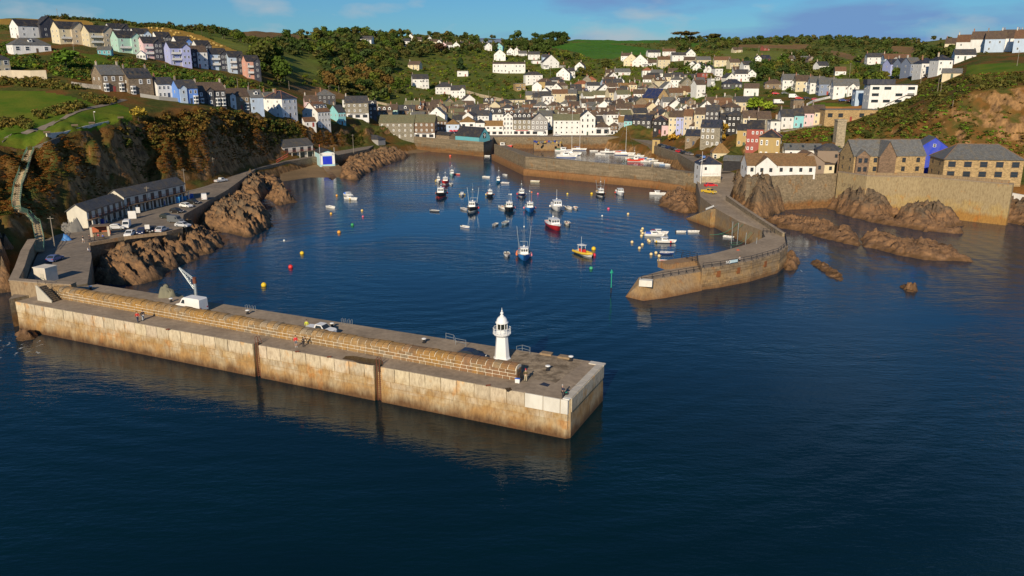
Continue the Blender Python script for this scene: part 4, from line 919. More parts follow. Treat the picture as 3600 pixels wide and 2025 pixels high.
for lb, sx, sy, w, wc in (('white house with black gable behind the beige house', 425, 128, 74, 'navy'), ('pale blue gabled house behind the mint green house', 505, 148, 62, 'pale_blue'), ('dark slate house behind the pink house', 580, 160, 58, 'navy'), ('bright blue house behind the lilac house', 650, 176, 60, 'blue'), ('dark gabled house behind the white house with rounded balcony', 720, 190, 58, 'slate')):
    H_(lb, sx, sy, w, 4.6, 'g', 'white', 'charcoal', 18, 8, wing=(.55, 1.0, .8, wc, 4.6), nst=2, nw=3, group=G2, ch=0)
H_('white bungalow with grey hipped roof and glazed dormer below the upper terrace', 116, 186, 128, 3.6, 'h', 'white', 'grey', 12, 9, z=None, nst=1, nw=4, ch=1, group='villas below the upper terrace', dor=1, winw=2.0, winh=1.9, name='bungalow')
H_('cream house with a glazed sun room at the far left edge', 0, 262, 92, 6.0, 'h', 'cream', 'slate', 22, 9, nst=2, nw=3, ch=0, winw=1.7, winh=1.7, group='villas below the upper terrace')
p = hit(368, 194); house('teal garden summerhouse on a terrace above the stone villas', p, 6.0, 4, 2.3, 'g', 'teal', 'grey', 12, 1, 3, None, 'summerhouse', 0, side=False, door=False, cat='garden house')
p = hit(497, 207); house('white glazed conservatory in front of the mint green house', p, 4.2, 3.4, 2.0, 'f', 'white', 'white', 12, 1, 3, None, 'conservatory', 0, winw=1.1, winh=1.5, door=False, cat='conservatory')
G3 = 'houses of the lower left terrace'
H_('grey stone villa with white quoins, pair of bay windows and cream left gable', 404, 322, 92, 6.4, 'g', 'stone', 'grey', 18, 9, nst=2, nw=3, bays=2, thickwin=True, group=G3, ch=2, winw=1.3, winh=1.8)
H_('grey stone villa with five skylights, second in the lower left terrace', 500, 333, 96, 6.4, 'g', 'stone', 'slate', 18, 9, nst=2, nw=3, bays=2, thickwin=True, group=G3, ch=2, sky=5, winw=1.3, winh=1.8)
H_('white cottage with arched porch beside the grey stone villas', 588, 345, 70, 5.4, 'g', 'white', 'slate', 16, 8, nst=2, nw=4, group=G3, ch=1, rise=2.6)
H_('bright blue house with two small front gables in the lower left terrace', 666, 365, 78, 6.0, 'g', 'blue', 'slate', 16, 8, nst=2, nw=4, wing=(.05, .42, .5, 'pale_blue', 6.0), bays=2, group=G3, ch=1)
H_('dark slate double house with white bay windows in the lower left terrace', 750, 374, 104, 6.4, 'g', 'slate', 'brown', 16, 8, nst=2, nw=5, wing=(.3, .55, .5, 'slate', 6.4), bays=3, thickwin=True, group=G3, ch=2, winw=1.1, winh=1.5)
H_('grey stone house with narrow white gabled bays in the lower left terrace', 842, 388, 84, 6.0, 'g', 'stone', 'brown', 14, 8, nst=2, nw=4, wing=(.1, .36, .6, 'white', 6.2), bays=2, group=G3, ch=1)
H_('pale blue grey house with arched doorway in the lower left terrace', 908, 396, 54, 6.2, 'g', 'pale_blue', 'grey', 14, 8, nst=2, nw=3, dor=1, group=G3, ch=1)
H_('pale house with tall chimney stack beside the big white hipped house', 960, 398, 52, 6.4, 'g', 'cream', 'grey', 14, 8, nst=2, nw=3, group=G3, ch=2)
H_('big white house with navy hipped roof and orange ridge tiles on the cliff', 1022, 421, 88, 8.8, 'h', 'white', 'navy', 42, 11.5, nst=3, nw=3, ridge='orange', ch=1, side=True, group=G3)
H_('white gabled house with three dark dormers on the cliff above the lifeboat house', 1142, 452, 74, 8.2, 'g', 'white', 'rust', 37, 11.0, nst=3, nw=4, dor=3, ridge='orange', ch=1, group=G3)
H_('small white lean-to house at the foot of the white gabled house', 1092, 446, 34, 2.6, 'g', 'white', 'rust', 36, 4.5, nst=1, nw=2, ch=0)
H_('pale teal house behind the white gabled house on the cliff', 1204, 440, 42, 6.6, 'g', 'turquoise', 'slate', 28, 9, nst=2, nw=3, ch=1, group=G3)
H_('pink house with brown roof behind the big white hipped house', 1098, 396, 42, 5.6, 'g', 'pink', 'brown', 20, 8, nst=2, nw=3, ch=2)
H_('dark slate house with row of upstairs windows behind the pink house', 1150, 366, 56, 4.8, 'h', 'slate', 'grey', 24, 9, nst=2, nw=4, ch=1)
H_('white garage block above the grey stone terrace', 1217, 380, 24, 4.5, 't', 'white', 'grey', 10, 6, nst=1, nw=2, ch=0, side=False, name='garage', cat='garage', door=False)
H_('tall grey stone terrace house with white ground floor near the town beach', 1258, 418, 74, 8.6, 'g', 'grey_stone', 'slate', 16, 9, nst=3, nw=4, thickwin=True, ch=1, shop=True)
H_('narrow dark slate house at the right end of the grey stone terrace', 1312, 421, 28, 7.2, 'g', 'slate', 'slate', 14, 8, nst=3, nw=2, dor=1, thickwin=True)
H_('low stone cottage with white dormers behind the grey stone warehouse', 1352, 420, 54, 4.2, 'g', 'stone', 'brown', 5, 8, nst=2, nw=3, dor=3, ch=1)
H_('pale green cottage with slate roof behind the grey stone warehouse', 1385, 419, 26, 5.4, 'g', 'mint', 'brown', 5, 8, nst=2, nw=2, ch=1)
H_('brown stone house with white wing behind the grey stone warehouse', 1426, 420, 66, 5.4, 'g', 'brown_stone', 'slate', 4, 8, nst=2, nw=4, dor=1, ch=1)

# ---- harbour front, standing on the town quay
G4 = 'buildings on the harbour front'; Q = TZ
H_('long grey stone warehouse with mossy roof behind the town beach', 1395, 486, 122, 8.6, 'g', 'grey_stone', 'moss', -4, 10, Q, nst=3, nw=6, group=G4, ch=0, name='warehouse', cat='building', winw=.9, winh=1.1, thickwin=True)
H_('brown stone building with white shop below, joined to the grey warehouse', 1492, 486, 74, 8.8, 'g', 'brown_stone', 'moss', -4, 10, Q, nst=3, nw=4, shop=True, group=G4, ch=0, thickwin=True)
H_('angled brown stone building with hipped roof at the corner of the harbour front', 1548, 477, 46, 8.4, 'h', 'brown_stone', 'moss', 14, 11, Q, nst=3, nw=4, shop=True, group=G4, ch=0, thickwin=True, winw=.7)
H_('pale blue house with ochre roof, red awning in front', 1592, 477, 46, 6.6, 'h', 'pale_blue', 'ochre', 0, 8, Q, nst=2, nw=2, group=G4, ch=0)
H_('white square house with ochre hipped roof behind the teal shed', 1644, 475, 54, 7.6, 'h', 'white', 'ochre', 0, 9, Q, nst=2, nw=2, group=G4, ch=0, win=WIND, winw=1.8)
H_('narrow white house with pointed black roof on the harbour front', 1688, 475, 32, 7.2, 'h', 'white', 'charcoal', 0, 7, Q, nst=2, nw=1, shop=True, group=G4, ch=0)
H_('low white shop with bright ochre roof on the harbour front', 1738, 475, 66, 5.4, 'g', 'white', 'ochre', 0, 8, Q, nst=2, nw=3, shop=(.7, .66, .6), group=G4, ch=0, rise=2.6, win=WIND, winw=1.4, winh=.9)
H_('tall white house with four storey bay window on the harbour front', 1786, 475, 34, 10.6, 'f', 'white', 'slate', 0, 9, Q, nst=4, nw=3, group=G4, ch=0, winw=1.0, winh=1.5, door=False)
H_('grey stone inn with four white dormers on the harbour front', 1835, 475, 64, 9.0, 'g', 'grey_stone', 'slate', 0, 9, Q, nst=3, nw=4, dor=4, shop=(.5, .08, .08), group=G4, ch=0, thickwin=True, winw=1.2, winh=1.6)
H_('grey gabled house over two dark arches on the harbour front', 1896, 475, 58, 8.6, 'f', 'grey', 'slate', 0, 11, Q, nst=3, nw=4, shop=True, group=G4, ch=0, thickwin=True, winw=1.2, winh=1.5)
H_('long plain white building left of the white gabled inn', 1992, 475, 92, 8.6, 'g', 'white', 'moss', 0, 9, Q, nst=3, nw=5, group=G4, ch=0, rise=3.2, win=WIND, winw=.7, winh=.8, door=False, name='inn', cat='building')
H_('tall white gabled inn with emblem on its gable facing the harbour', 2065, 475, 53, 10.2, 'f', 'white', 'slate', 0, 12, Q, nst=3, nw=3, group=G4, ch=1, win=WIND, winw=.75, winh=1.5, name='inn', cat='building')
H_('low white shop with row of dark doors right of the white gabled inn', 2118, 475, 54, 4.6, 'h', 'white', 'brown', 0, 9, Q, nst=1, nw=4, shop=True, group=G4, ch=0)
H_('small brown stone shop at the inner corner of the harbour', 2158, 475, 24, 5.6, 'h', 'brown_stone', 'brown', -8, 8, Q, nst=2, nw=2, shop=True, group=G4, ch=0)
H_('grey house at the inner corner behind the white van', 2186, 474, 26, 7.4, 'g', 'grey', 'ochre', -10, 8, Q, nst=3, nw=2, group=G4, ch=1)
H_('turquoise house with navy roof at the harbour corner', 2206, 475, 26, 8.2, 'g', 'turquoise', 'navy', -14, 8, Q, nst=3, nw=2, group=G4, ch=0)
H_('dark slate house with white windows and white right gable on the west quay', 2252, 475, 64, 8.6, 'g', 'slate', 'navy', -26, 8, Q, nst=3, nw=4, shop=True, thickwin=True, group=G4, ch=0, winw=1.1, winh=1.6)
H_('black house with orange ridge tiles and pink annexe on the west quay', 2318, 474, 44, 7.2, 'h', 'black', 'navy', -18, 8, None, nst=2, nw=3, ridge='orange', thickwin=True, group=G4, ch=1)
p = hit(2335, 474); house('pink lean-to annexe of the black house on the west quay', (p.x, p.y - 1.5, p.z), 3.6, 3, 4.6, 't', 'pink', 'slate', -18, 1, 1, None, 'annexe', 0, side=False)

# ---- right hand quay and the slope above it
G5 = 'houses above the west quay'
L5 = [
 ('cream three storey house above the west quay', 2364, 468, 28, 8.4, 'g', 'cream', 'brown', -20, 3, 2), ('lilac house with blue motif beside the cream house', 2388, 469, 24, 8.2, 'g', 'lilac', 'brown', -18, 3, 2),
 ('beige narrow house with orange ridge above the west quay', 2416, 470, 28, 7.8, 'g', 'beige', 'rust', -18, 3, 2), ('white low house with grey roof above the stone quay cottage', 2440, 476, 34, 4.6, 'h', 'white', 'brown', -14, 2, 3),
 ('cream tall house with brown roof above the stone quay cottage', 2458, 463, 32, 8.2, 'g', 'cream', 'brown', -14, 3, 2), ('slate hung house with white windows above the stone quay house', 2500, 445, 46, 7.6, 'g', 'slate', 'slate', -14, 3, 3),
 ('dark navy roofed house with solar panels behind the slate hung house', 2345, 428, 46, 6.4, 'h', 'black', 'rust', -14, 2, 3), ('white slate roofed cottage left of the black slate house', 2545, 470, 26, 6.6, 'g', 'white', 'charcoal', -10, 3, 2),
 ('black slate hung house with jettied upper floors on the slope', 2584, 470, 56, 8.6, 'h', 'black', 'slate', -8, 3, 4), ('cream and stone terrace with brown roof on the slope', 2634, 467, 48, 6.6, 'g', 'cream', 'brown', -8, 2, 3),
 ('grey stone terrace with brown roof beside the cream one', 2684, 467, 44, 6.4, 'g', 'grey_stone', 'brown', -8, 2, 3), ('white flat roofed house left of the pastel row', 2724, 468, 34, 5.2, 't', 'white', 'grey', -6, 2, 1),
 ('white house, leftmost of the pastel row above the seaside crag', 2766, 454, 42, 5.6, 'g', 'white', 'slate', -4, 2, 2), ('turquoise house of the pastel row above the seaside crag', 2806, 450, 34, 5.6, 'g', 'turquoise', 'slate', -4, 2, 2),
 ('pink house of the pastel row above the seaside crag', 2840, 444, 36, 6.0, 'g', 'pink', 'brown', -4, 2, 2), ('cream house, rightmost of the pastel row above the seaside crag', 2878, 440, 42, 6.0, 'g', 'cream', 'brown', -4, 2, 2)]
for lb, sx, sy, w, h, rt, wc, rc, yw, ns, nw in L5:
    H_(lb, sx, sy, w, h, rt, wc, rc, yw, 8, None, nst=ns, nw=nw, group=G5, ch=1, thickwin=wc in ('slate', 'black'))
H_('three storey stone quay house with slate roof and skylights', 2494, 518, 62, 8.6, 'g', 'grey_stone', 'navy', -22, 8, None, nst=3, nw=4, sky=3, thickwin=True, ch=0, winw=1.1, winh=1.5)
H_('low stone quay cottage with slate roof joined to the three storey house', 2437, 517, 54, 4.6, 'g', 'stone', 'navy', -22, 7, None, nst=1, nw=3, ch=0)
H_('small mustard house beside the red house', 2605, 520, 32, 7.0, 'g', 'yellow', 'charcoal', -18, 6, None, nst=2, nw=2, ch=0)
H_('red house with white windows above the seaside road', 2649, 538, 54, 9.2, 'g', 'red', 'charcoal', -16, 8, None, nst=3, nw=4, ch=1, thickwin=True, winw=.8, winh=1.2)
H_('yellow and white house with dark hipped roof and orange ridge tiles', 2700, 566, 66, 8.6, 'h', 'yellow', 'charcoal', -22, 8, None, nst=2, nw=4, ridge='orange', thickwin=True, ch=0, winw=.8, winh=1.9)
# white restaurant, timber gable
p = W(2745, 613, 11.2); rt_ = house('long low white restaurant with brown roof and front gable on the sea wall', p, 22, 9, 2.9, 'g', 'white', 'tawny', -3, 1, 7, None, 'restaurant', 0, wing=(.12, .42, 1.0, 'white', 2.9), win=WIND, winw=1.0, winh=1.3, found=1.5, rise=3.4, door=False, cat='restaurant')
p = W(2846, 609, 11.2); house('grey timber clad gabled building joined to the white restaurant', p, 9.2, 9, 3.6, 'f', 'timber', 'tawny', -3, 1, 3, None, 'restaurant_hall', 0, win=WIND, found=1.5, rise=3.2, door=False, cat='building')
p = W(2905, 604, 11.2); house('small cream hut with red base beside the timber clad building', p, 5.0, 4, 2.3, 't', 'cream', 'brown', -3, 1, 2, None, 'hut', 0, win=WIND, found=1.5, side=False, door=False, cat='hut')
p = hit(2915, 575); house('dark brown open fronted shed left of the gabled apartments', p, 8.5, 6, 4.2, 'h', 'timber', 'slate', -10, 1, 2, None, 'shed', 0, win=WIND, door=False, cat='shed')
p = hit(2822, 555); house('low slate roofed store with skylights behind the white restaurant', p, 13, 5, 2.8, 'g', 'white', 'grey', -6, 1, 3, None, 'store', 0, sky=3, door=False, cat='building')
# apartments
G6 = 'stone apartment blocks on the sea wall'
pz = 11.9
a1 = W(3020, 608, pz); a2 = W(3245, 612, pz)
house('stone apartments with two tall gables, left part of the gabled block', W(3000, 598, pz), 10.5, 9, 5.8, 'h', 'brown_stone', 'grey', -32, 2, 3, G6, 'apartment_block', 0, win=WIND, winw=1.1, winh=1.9, found=2, door=False, rise=4.2, cat='building')
ap = house('tan stone apartments, gabled block with blue grey slate roof', W(3122, 610, pz), 23.5, 10, 5.7, 'g', 'tan_stone', 'grey', 3, 2, 5, G6, 'apartment_block', 0, wing=(.02, .2, .8, 'brown_stone', 5.7), win=WIND, winw=1.2, winh=1.5, found=2, door=False, ridge='rust', rise=4.6, cat='building')
x0, x1 = 23.5 * (.33) - 11.75, 23.5 * (.56) - 11.75
mb = MB(); gable_block(mb, x0, x1, -6.2, 0, -2, 5.7, 4.6, 'y'); mb.build('wing', M_stone, ap, color=CW['brown_stone']); r = MB(); gable_roof(r, x0, x1, -6.2, 1.5, 5.7, 4.6, 'y'); r.build('wing_roof', M_roof, ap, color=CR['grey'])
house('tan stone apartment block with hipped slate roof and big dark windows', W(3450, 631, pz), 23.0, 11, 6.0, 'h', 'tan_stone', 'grey', -6, 2, 5, G6, 'apartment_block', 0, win=WIND, winw=2.2, winh=1.7, found=2, door=False, ridge='rust', rise=4.2, cat='building')
p = hit(3330, 585); house('bright blue wall of a building between the two stone apartment blocks', (W(3312, 606, pz).x, W(3312, 606, pz).y + 7, pz), 10, 9, 7.0, 'f', 'bright_blue', 'grey', -14, 1, 0, None, 'blue_building', 0, found=2, side=False, door=False, rise=3.6, cat='building')
# upper right
H_('long flat roofed tan stone house below the white modern house', 2990, 427, 182, 5.0, 't', 'tan_stone', 'grey', -2, 7, None, nst=1, nw=5, win=WIND, winw=2.2, winh=1.8, ch=0, name='modern_house')
mh = H_('white modern flat roofed house with ribbon windows on the hill', 3135, 368, 158, 9.0, 't', 'white', 'charcoal', -6, 9, None, nst=3, nw=4, win=win_mesh('window', M_white, .03, False), winw=3.4, winh=1.4, ch=0, name='modern_house', door=False)
MB().box((-5, 1.5, 10.4), (13, 6, 2.4)).build('roof_storey', M_paint, mh, color=CW['navy'])
k = MB(); k.tube((-3, -5.2, .2), (6, -5.2, 4.6), .16, 5); k.box((7.5, -5.2, 4.6), (4, 1.2, .2)); k.build('outside_stair', M_paint, mh, color=(.55, .53, .5))
H_('grey and white wing left of the white modern house', 3040, 366, 66, 6.6, 't', 'pale_blue', 'grey', -10, 8, None, nst=2, nw=2, ch=0, name='modern_house')
G7 = 'grey roofed houses with bay fronts on the right hand slope'
for i, (sx, sy, w, wc, rc) in enumerate([(2778, 316, 54, 'white', 'grey'), (2826, 322, 58, 'cream', 'brown'), (2872, 328, 50, 'white', 'grey'), (2908, 334, 58, 'blue_grey', 'grey'), (2972, 342, 84, 'white', 'grey')]):
    H_(f'{NAMEC[wc]} gabled house with bay front, {ordn(i)} from left in its row', sx, sy, w, 6.2, 'g', wc, rc, -10, 9, None, nst=2, nw=3, wing=(.55, .9, 1.6, 'white', 5.4), group=G7, ch=1)
H_('small stone bungalow left of the bay fronted row', 2720, 314, 60, 3.6, 'h', 'stone', 'brown', -10, 8, None, nst=1, nw=3, ch=1, name='bungalow')
H_('dark slate bungalow with white windows below the red brick house', 2575, 312, 66, 3.4, 'h', 'slate', 'navy', -6, 8, None, nst=1, nw=5, ch=0, name='bungalow', thickwin=True)
H_('white gabled cottage with pinkish end wall left of the bay fronted row', 2640, 338, 48, 4.6, 'g', 'white', 'brown', -16, 7, None, nst=1, nw=2, ch=0)
H_('stone garage with dark red door under the bay fronted row', 2806, 384, 36, 4.4, 't', 'stone', 'grey', 0, 5, None, nst=1, nw=1, ch=0, side=False, name='garage', cat='garage')
G8 = 'houses of the blue grey terrace'
for i, (sx, sy, w, wc, rt) in enumerate([(3148, 262, 44, 'lilac', 'g'), (3182, 262, 34, 'blue_grey', 'g'), (3216, 265, 42, 'blue_grey', 'g'), (3264, 266, 58, 'white', 'h'), (3320, 256, 52, 'white', 'h')]):
    H_(f'{NAMEC[wc]} house with dark slate roof, {ordn(i)} in the hilltop terrace', sx, sy, w, 6.2, rt, wc, 'navy' if i != 2 else 'grey', 12 if i < 3 else 4, 8, None, nst=2, nw=3, group=G8, ch=1)
H_('white house with dark roof behind the left end of the hilltop terrace', 3080, 226, 62, 5.4, 'g', 'white', 'slate', -8, 8, None, nst=2, nw=3, ch=2)
H_('grey house with red ridge and satellite dish behind the hilltop terrace', 3154, 236, 88, 5.8, 'g', 'pale_blue', 'rust', -8, 9, None, nst=2, nw=4, ch=1, wing=(.3, .5, .8, 'grey', 5.8))
G9 = 'stepped white houses at the top right'
for i, (sx, sy, w, wc, rc) in enumerate([(3350, 186, 48, 'cream', 'brown'), (3392, 190, 52, 'white', 'rust'), (3444, 184, 54, 'white', 'brown'), (3492, 184, 50, 'pale_blue', 'brown'), (3542, 182, 50, 'white', 'brown'), (3592, 184, 48, 'pale_blue', 'rust')]):
    H_(f'{NAMEC[wc]} house with sloping party wall, {ordn(i)} in the top right row', sx, sy, w, 7.0, 'g', wc, rc, -34, 11, None, nst=2, nw=2, group=G9, ch=1, rise=4.2)
for i, sx in enumerate((3560, 3612)): H_(('grey slate roofed house behind the top right row' if i == 0 else 'cream gabled house behind the top right row at the frame edge'), sx, 148, 54, 6.0, 'g', 'cream', 'grey', -20, 9, None, nst=2, nw=2, ch=2)
H_('small white bungalow with dark roof below the top right row', 3392, 212, 64, 2.8, 'g', 'white', 'slate', -16, 7, None, nst=1, nw=3, ch=0, name='bungalow')
p = hit(3345, 276); house('tan hut with sloping roof on the right hand hillside', p, 8, 5, 2.4, 'g', 'cream', 'grey', -24, 1, 1, None, 'hut', 0, side=False, cat='hut')

# ---- hillside houses, far
def zone(rowname, group, items, **kw):
    items = sorted(items)
    for i, it in enumerate(items):
        sx, sy, wpx, st, rt, wc, rc = it[:7]; yw = it[7] if len(it) > 7 else RNG.uniform(-18, 18)
        lb = f'{NAMEC[wc]} {"gabled" if rt in "gf" else "hipped" if rt == "h" else "flat"} house, {rc} roof, {ordn(i)} from left {rowname}'
        H_(lb, sx, sy, wpx, 2.6 * st + .2, rt, wc, rc, yw, 7.5, None, nst=st, nw=2 + (wpx > 34) + (wpx > 60), group=group, ch=1 if RNG.random() < .75 else 0, side=False, **kw)
def z12(x, y, w): return 1200 + x / 3.68, 80 + y / 3.68, w / 3.68
def z18(x, y, w): return 1800 + x / 3.68, 80 + y / 3.68, w / 3.68
def z24(x, y, w): return 2400 + x / 4.293, 80 + y / 4.293, w / 4.293
A = [(320,245,160,1,'g','white','slate'),(835,305,100,2,'g','white','slate'),(895,225,100,1,'f','white','grey'),(985,250,110,1,'g','cream','brown'),(1145,240,66,1,'f','white','slate'),(1190,280,90,1,'g','cream','brown'),(1265,288,80,1,'f','white','brown'),(1325,355,86,2,'f','pink','slate'),(1400,352,70,2,'g','white','brown'),(1485,357,96,2,'f','white','brown'),(1560,305,70,1,'g','white','slate'),(1628,302,70,1,'f','white','slate'),(1695,328,84,1,'g','white','brown'),(1840,320,60,1,'f','stone','brown'),(1905,362,86,2,'f','white','slate'),(1970,352,72,1,'g','white','brown'),(2040,367,92,2,'f','turquoise','grey'),(2190,432,96,2,'f','white','slate'),(2265,432,100,2,'f','white','brown'),(2350,432,110,1,'g','white','grey')]
zone('in the ridge top cluster', 'white houses of the ridge top cluster', [(*z12(*a[:3]), *a[3:]) for a in A])
H_('small cream house with brown roof alone in the wood', *z12(935, 605, 150), 4.2, 'g', 'cream', 'brown', -16, 8, None, nst=2, nw=3, ch=1)
H_('tall white house standing in the wood above the town', *z12(1030, 850, 200), 7.2, 'g', 'white', 'slate', 14, 9, None, nst=2, nw=3, ch=1, wing=(.55, 1.0, .8, 'white', 5.0), winw=1.3)
H_('white hipped house above the left end of the old wall', *z12(1338, 928, 234), 5.6, 'h', 'white', 'slate', 6, 10, None, nst=2, nw=5, ch=2)
H_('white house with twin gables beside the white hipped house', *z12(1512, 982, 184), 6.0, 'g', 'white', 'slate', 4, 9, None, nst=2, nw=3, ch=1, wing=(.6, 1.0, 1.0, 'white', 6.0))
H_('flat roofed white cube house among the hedges', *z12(1570, 697, 140), 4.4, 't', 'white', 'white', 0, 7, None, nst=1, nw=2, ch=0, winw=2.4)
H_('very long two storey white building on the hillside terrace', *z12(2170, 655, 420), 8.4, 'g', 'white', 'brown', 0, 9, None, nst=2, nw=9, ch=2, rise=1.6, winw=1.2, winh=1.6, name='long_house', cat='building')
H_('white villa with chimneys above the very long white building', *z12(2050, 492, 150), 6.4, 'f', 'white', 'slate', 0, 9, None, nst=2, nw=3, ch=2)
B = [(330,530,130,1,'t','white','grey'),(285,480,150,2,'g','white','slate'),(505,590,210,2,'f','white','slate'),(655,592,84,1,'t','grey','slate'),(440,520,90,2,'g','pale_blue','slate'),(660,742,170,2,'f','white','brown'),(775,712,76,2,'g','white','slate'),(870,640,116,2,'f','white','brown'),(580,790,190,1,'h','white','slate'),(1130,822,104,1,'t','white','grey'),(1240,872,110,2,'g','pale_blue','slate'),(1310,782,120,2,'f','white','brown'),(1395,842,106,2,'f','white','slate'),(1280,690,130,1,'g','beige','brown'),(1435,682,200,1,'g','white','grey')]
zone('right of the long white building', 'houses on the slope right of the very long white building', [(*z18(*a[:3]), *a[3:]) for a in B])
Cc = [(1475,502,130,2,'g','white','brown'),(1540,560,190,2,'f','cream','brown'),(1655,572,196,2,'f','white','slate'),(1690,540,120,1,'g','white','slate'),(1820,556,130,1,'g','white','brown'),(1965,592,156,3,'g','cream','rust'),(1840,452,164,2,'g','white','slate'),(2030,438,164,2,'g','white','rust'),(2160,492,180,2,'g','white','slate'),(2310,466,124,2,'f','white','navy'),(2330,562,200,2,'g','beige','brown'),(2480,562,186,2,'g','cream','grey')]
zone('below the green pasture', 'houses of the hilltop row below the green pasture', [(*z18(*a[:3]), *a[3:]) for a in Cc])
D = [(2325,642,120,2,'f','white','slate'),(2398,662,120,2,'f','white','slate'),(2468,684,120,2,'f','white','slate'),(2540,706,120,2,'f','white','slate')]
zone('in the stepped flight', 'flight of stepped white houses', [(*z18(*a[:3]), *a[3:], -28) for a in D])
E_ = [(1750,702,126,2,'h','white','orange'),(1875,742,146,2,'g','white','grey'),(2085,722,120,2,'g','cream','brown'),(2285,762,170,1,'g','pale_blue','slate'),(2515,802,150,3,'t','red','brown'),(1630,832,130,1,'g','white','brown'),(1745,942,150,2,'h','white','brown'),(1640,1022,140,2,'g','white','brown'),(2440,962,124,3,'g','white','brown'),(2250,932,136,1,'g','cream','rust'),(2120,952,120,1,'g','white','grey'),(1440,927,124,2,'g','white','ochre'),(1345,1052,190,3,'g','cream','brown'),(1440,1020,90,3,'g','beige','slate')]
zone('on the wooded middle hillside', 'houses among the trees of the middle hillside', [(*z18(*a[:3]), *a[3:]) for a in E_])
F_ = [(505,262,30,1,'g','white','slate')]
Fz = [(z24(600,660,250),2,'g','cream','rust'),(z24(790,700,160),2,'g','cream','brown'),(z24(815,775,90),1,'g','white','brown'),(z24(985,800,150),3,'g','white','slate'),(z24(730,890,150),1,'f','white','slate'),(z24(880,890,180),2,'g','white','slate'),(z24(1035,885,130),2,'f','white','grey'),(z24(540,865,120),3,'t','white','brown'),(z24(1135,630,96),2,'f','white','slate'),(z24(1270,580,130),1,'g','slate','navy'),(z24(1570,640,170),2,'g','grey','brown'),(z24(1590,545,150),1,'t','white','grey'),(z24(1800,605,220),1,'g','cream','grey'),(z24(1940,650,100),2,'f','timber','brown'),(z24(1260,420,76),1,'g','red','rust'),(z24(800,448,60),1,'g','cream','brown'),(z24(868,448,60),1,'g','cream','brown'),(z24(2130,760,170),2,'g','white','slate'),(z24(2380,790,150),1,'g','white','rust'),(z24(450,970,50),2,'t','white','white')]
zone('on the upper right hillside', 'houses of the upper right hillside', [(*a[0], *a[1:]) for a in Fz])
Gg = [(285,802,220,3,'h','white','slate'),(430,852,190,2,'h','yellow','brown'),(500,902,140,2,'g','white','slate'),(640,902,166,2,'h','grey_stone','brown'),(110,880,130,2,'t','tan_stone','grey'),(85,1102,180,2,'t','cream','slate'),(345,1116,124,3,'g','grey_stone','slate'),(470,1152,140,4,'t','white','slate'),(625,1066,200,3,'g','cream','rust'),(772,1064,114,3,'g','cream','grey'),(905,1002,170,2,'g','red','slate'),(955,990,90,2,'f','lilac','slate'),(890,882,170,2,'h','cream','orange'),(1012,832,150,2,'h','tan_stone','orange'),(1000,1142,200,2,'g','white','brown'),(1190,1132,196,2,'g','stone','brown'),(1030,1150,120,1,'h','white','charcoal')]
zone('above the harbour front', 'houses of the terraces above the harbour front', [(*z18(*a[:3]), *a[3:]) for a in Gg])
# chapel
ch_ = H_('stone chapel with tall gable front and blue slate roof', 2330, 378, 50, 6.0, 'f', 'tan_stone', 'blue', 24, 18, None, nst=1, nw=3, ch=0, rise=6.0, winw=.9, winh=3.0, name='chapel', cat='chapel')
for lb, sx in (('white hall with steep gable, left of the pair before the chapel', 2312), ('white hall with steep gable, right of the pair before the chapel', 2339)): H_(lb, sx, 388, 28, 3.6, 'f', 'white', 'slate', 6, 9, None, nst=1, nw=0, ch=0, rise=4.4, side=False, name='hall', cat='hall')
for lb, sx, sy in (('white farmhouse with red roof on the left skyline', 972, 112), ('cream bungalow on the left skyline', 756, 88), ('small white house among the skyline trees', 726, 84)): H_(lb, sx, sy, 26 if sx > 900 else 16, 3.6, 'g', 'white' if sx != 756 else 'cream', 'rust' if sx > 900 else 'grey', 20, 7, None, nst=1, nw=2, ch=0, side=False)
# ---- town core: fill the lanes behind the harbour front with packed slate roofs
def fill(rowname, group, poly, dx, dy, cols, roofs, y0, y1, cap=200):
    cand = []
    for yy in np.arange(y0, y1, dy):
        for xx in np.arange(-90, 130, dx):
            x = xx + RNG.uniform(-2, 2) + (int(yy / dy) % 2) * dx / 2; y = yy + RNG.uniform(-2, 2); z = tz(x, y); s = project(x, y, z)
            if inpoly(np.array([s[0]]), np.array([s[1]]), poly)[0] and all((x - a) ** 2 + (y + 3.5 - b_) ** 2 > (4.2 + r * .8) ** 2 for a, b_, r in HOUSES): cand.append((s[0], x, y, z)); HOUSES.append((x, y + 3.5, 3.4))
    cand.sort(); cand = cand[:cap]
    for i, (s, x, y, z) in enumerate(cand):
        wc = random.choice(cols); rc = random.choice(roofs); rt = random.choice('ggggfh'); st = random.choice([2, 2, 2, 3])
        lb = f'{NAMEC[wc]} {"hipped" if rt == "h" else "gabled"} house, {rc} roof, {ordn(i)} from left {rowname}'
        house(lb, Vector((x, y, z)), RNG.uniform(7, 10.5), RNG.uniform(6.5, 8), 2.55 * st, rt, wc, rc, RNG.uniform(-16, 16) + random.choice([0, 0, 90 if rt == 'g' else 0]), st, 3, group, ch=1 if RNG.random() < .8 else 2, dor=random.choice([0, 0, 0, 2]) if rt == 'g' else 0, side=False)
tc_ = ['white', 'white', 'cream', 'grey_stone', 'white', 'beige', 'stone', 'white', 'slate']; tr_ = ['slate', 'brown', 'brown', 'grey', 'slate', 'moss', 'brown', 'rust']
fill('behind the left harbour front', 'town houses behind the left harbour front', [(1325,405),(1560,385),(1720,380),(1790,400),(1790,455),(1330,455)], 9.6, 10, tc_, tr_, 492, 580)
fill('behind the gabled inn', 'town houses behind the white gabled inn', [(1790,395),(1950,385),(2060,390),(2290,388),(2300,440),(2160,462),(1790,455)], 9.6, 10, tc_, tr_, 492, 580)
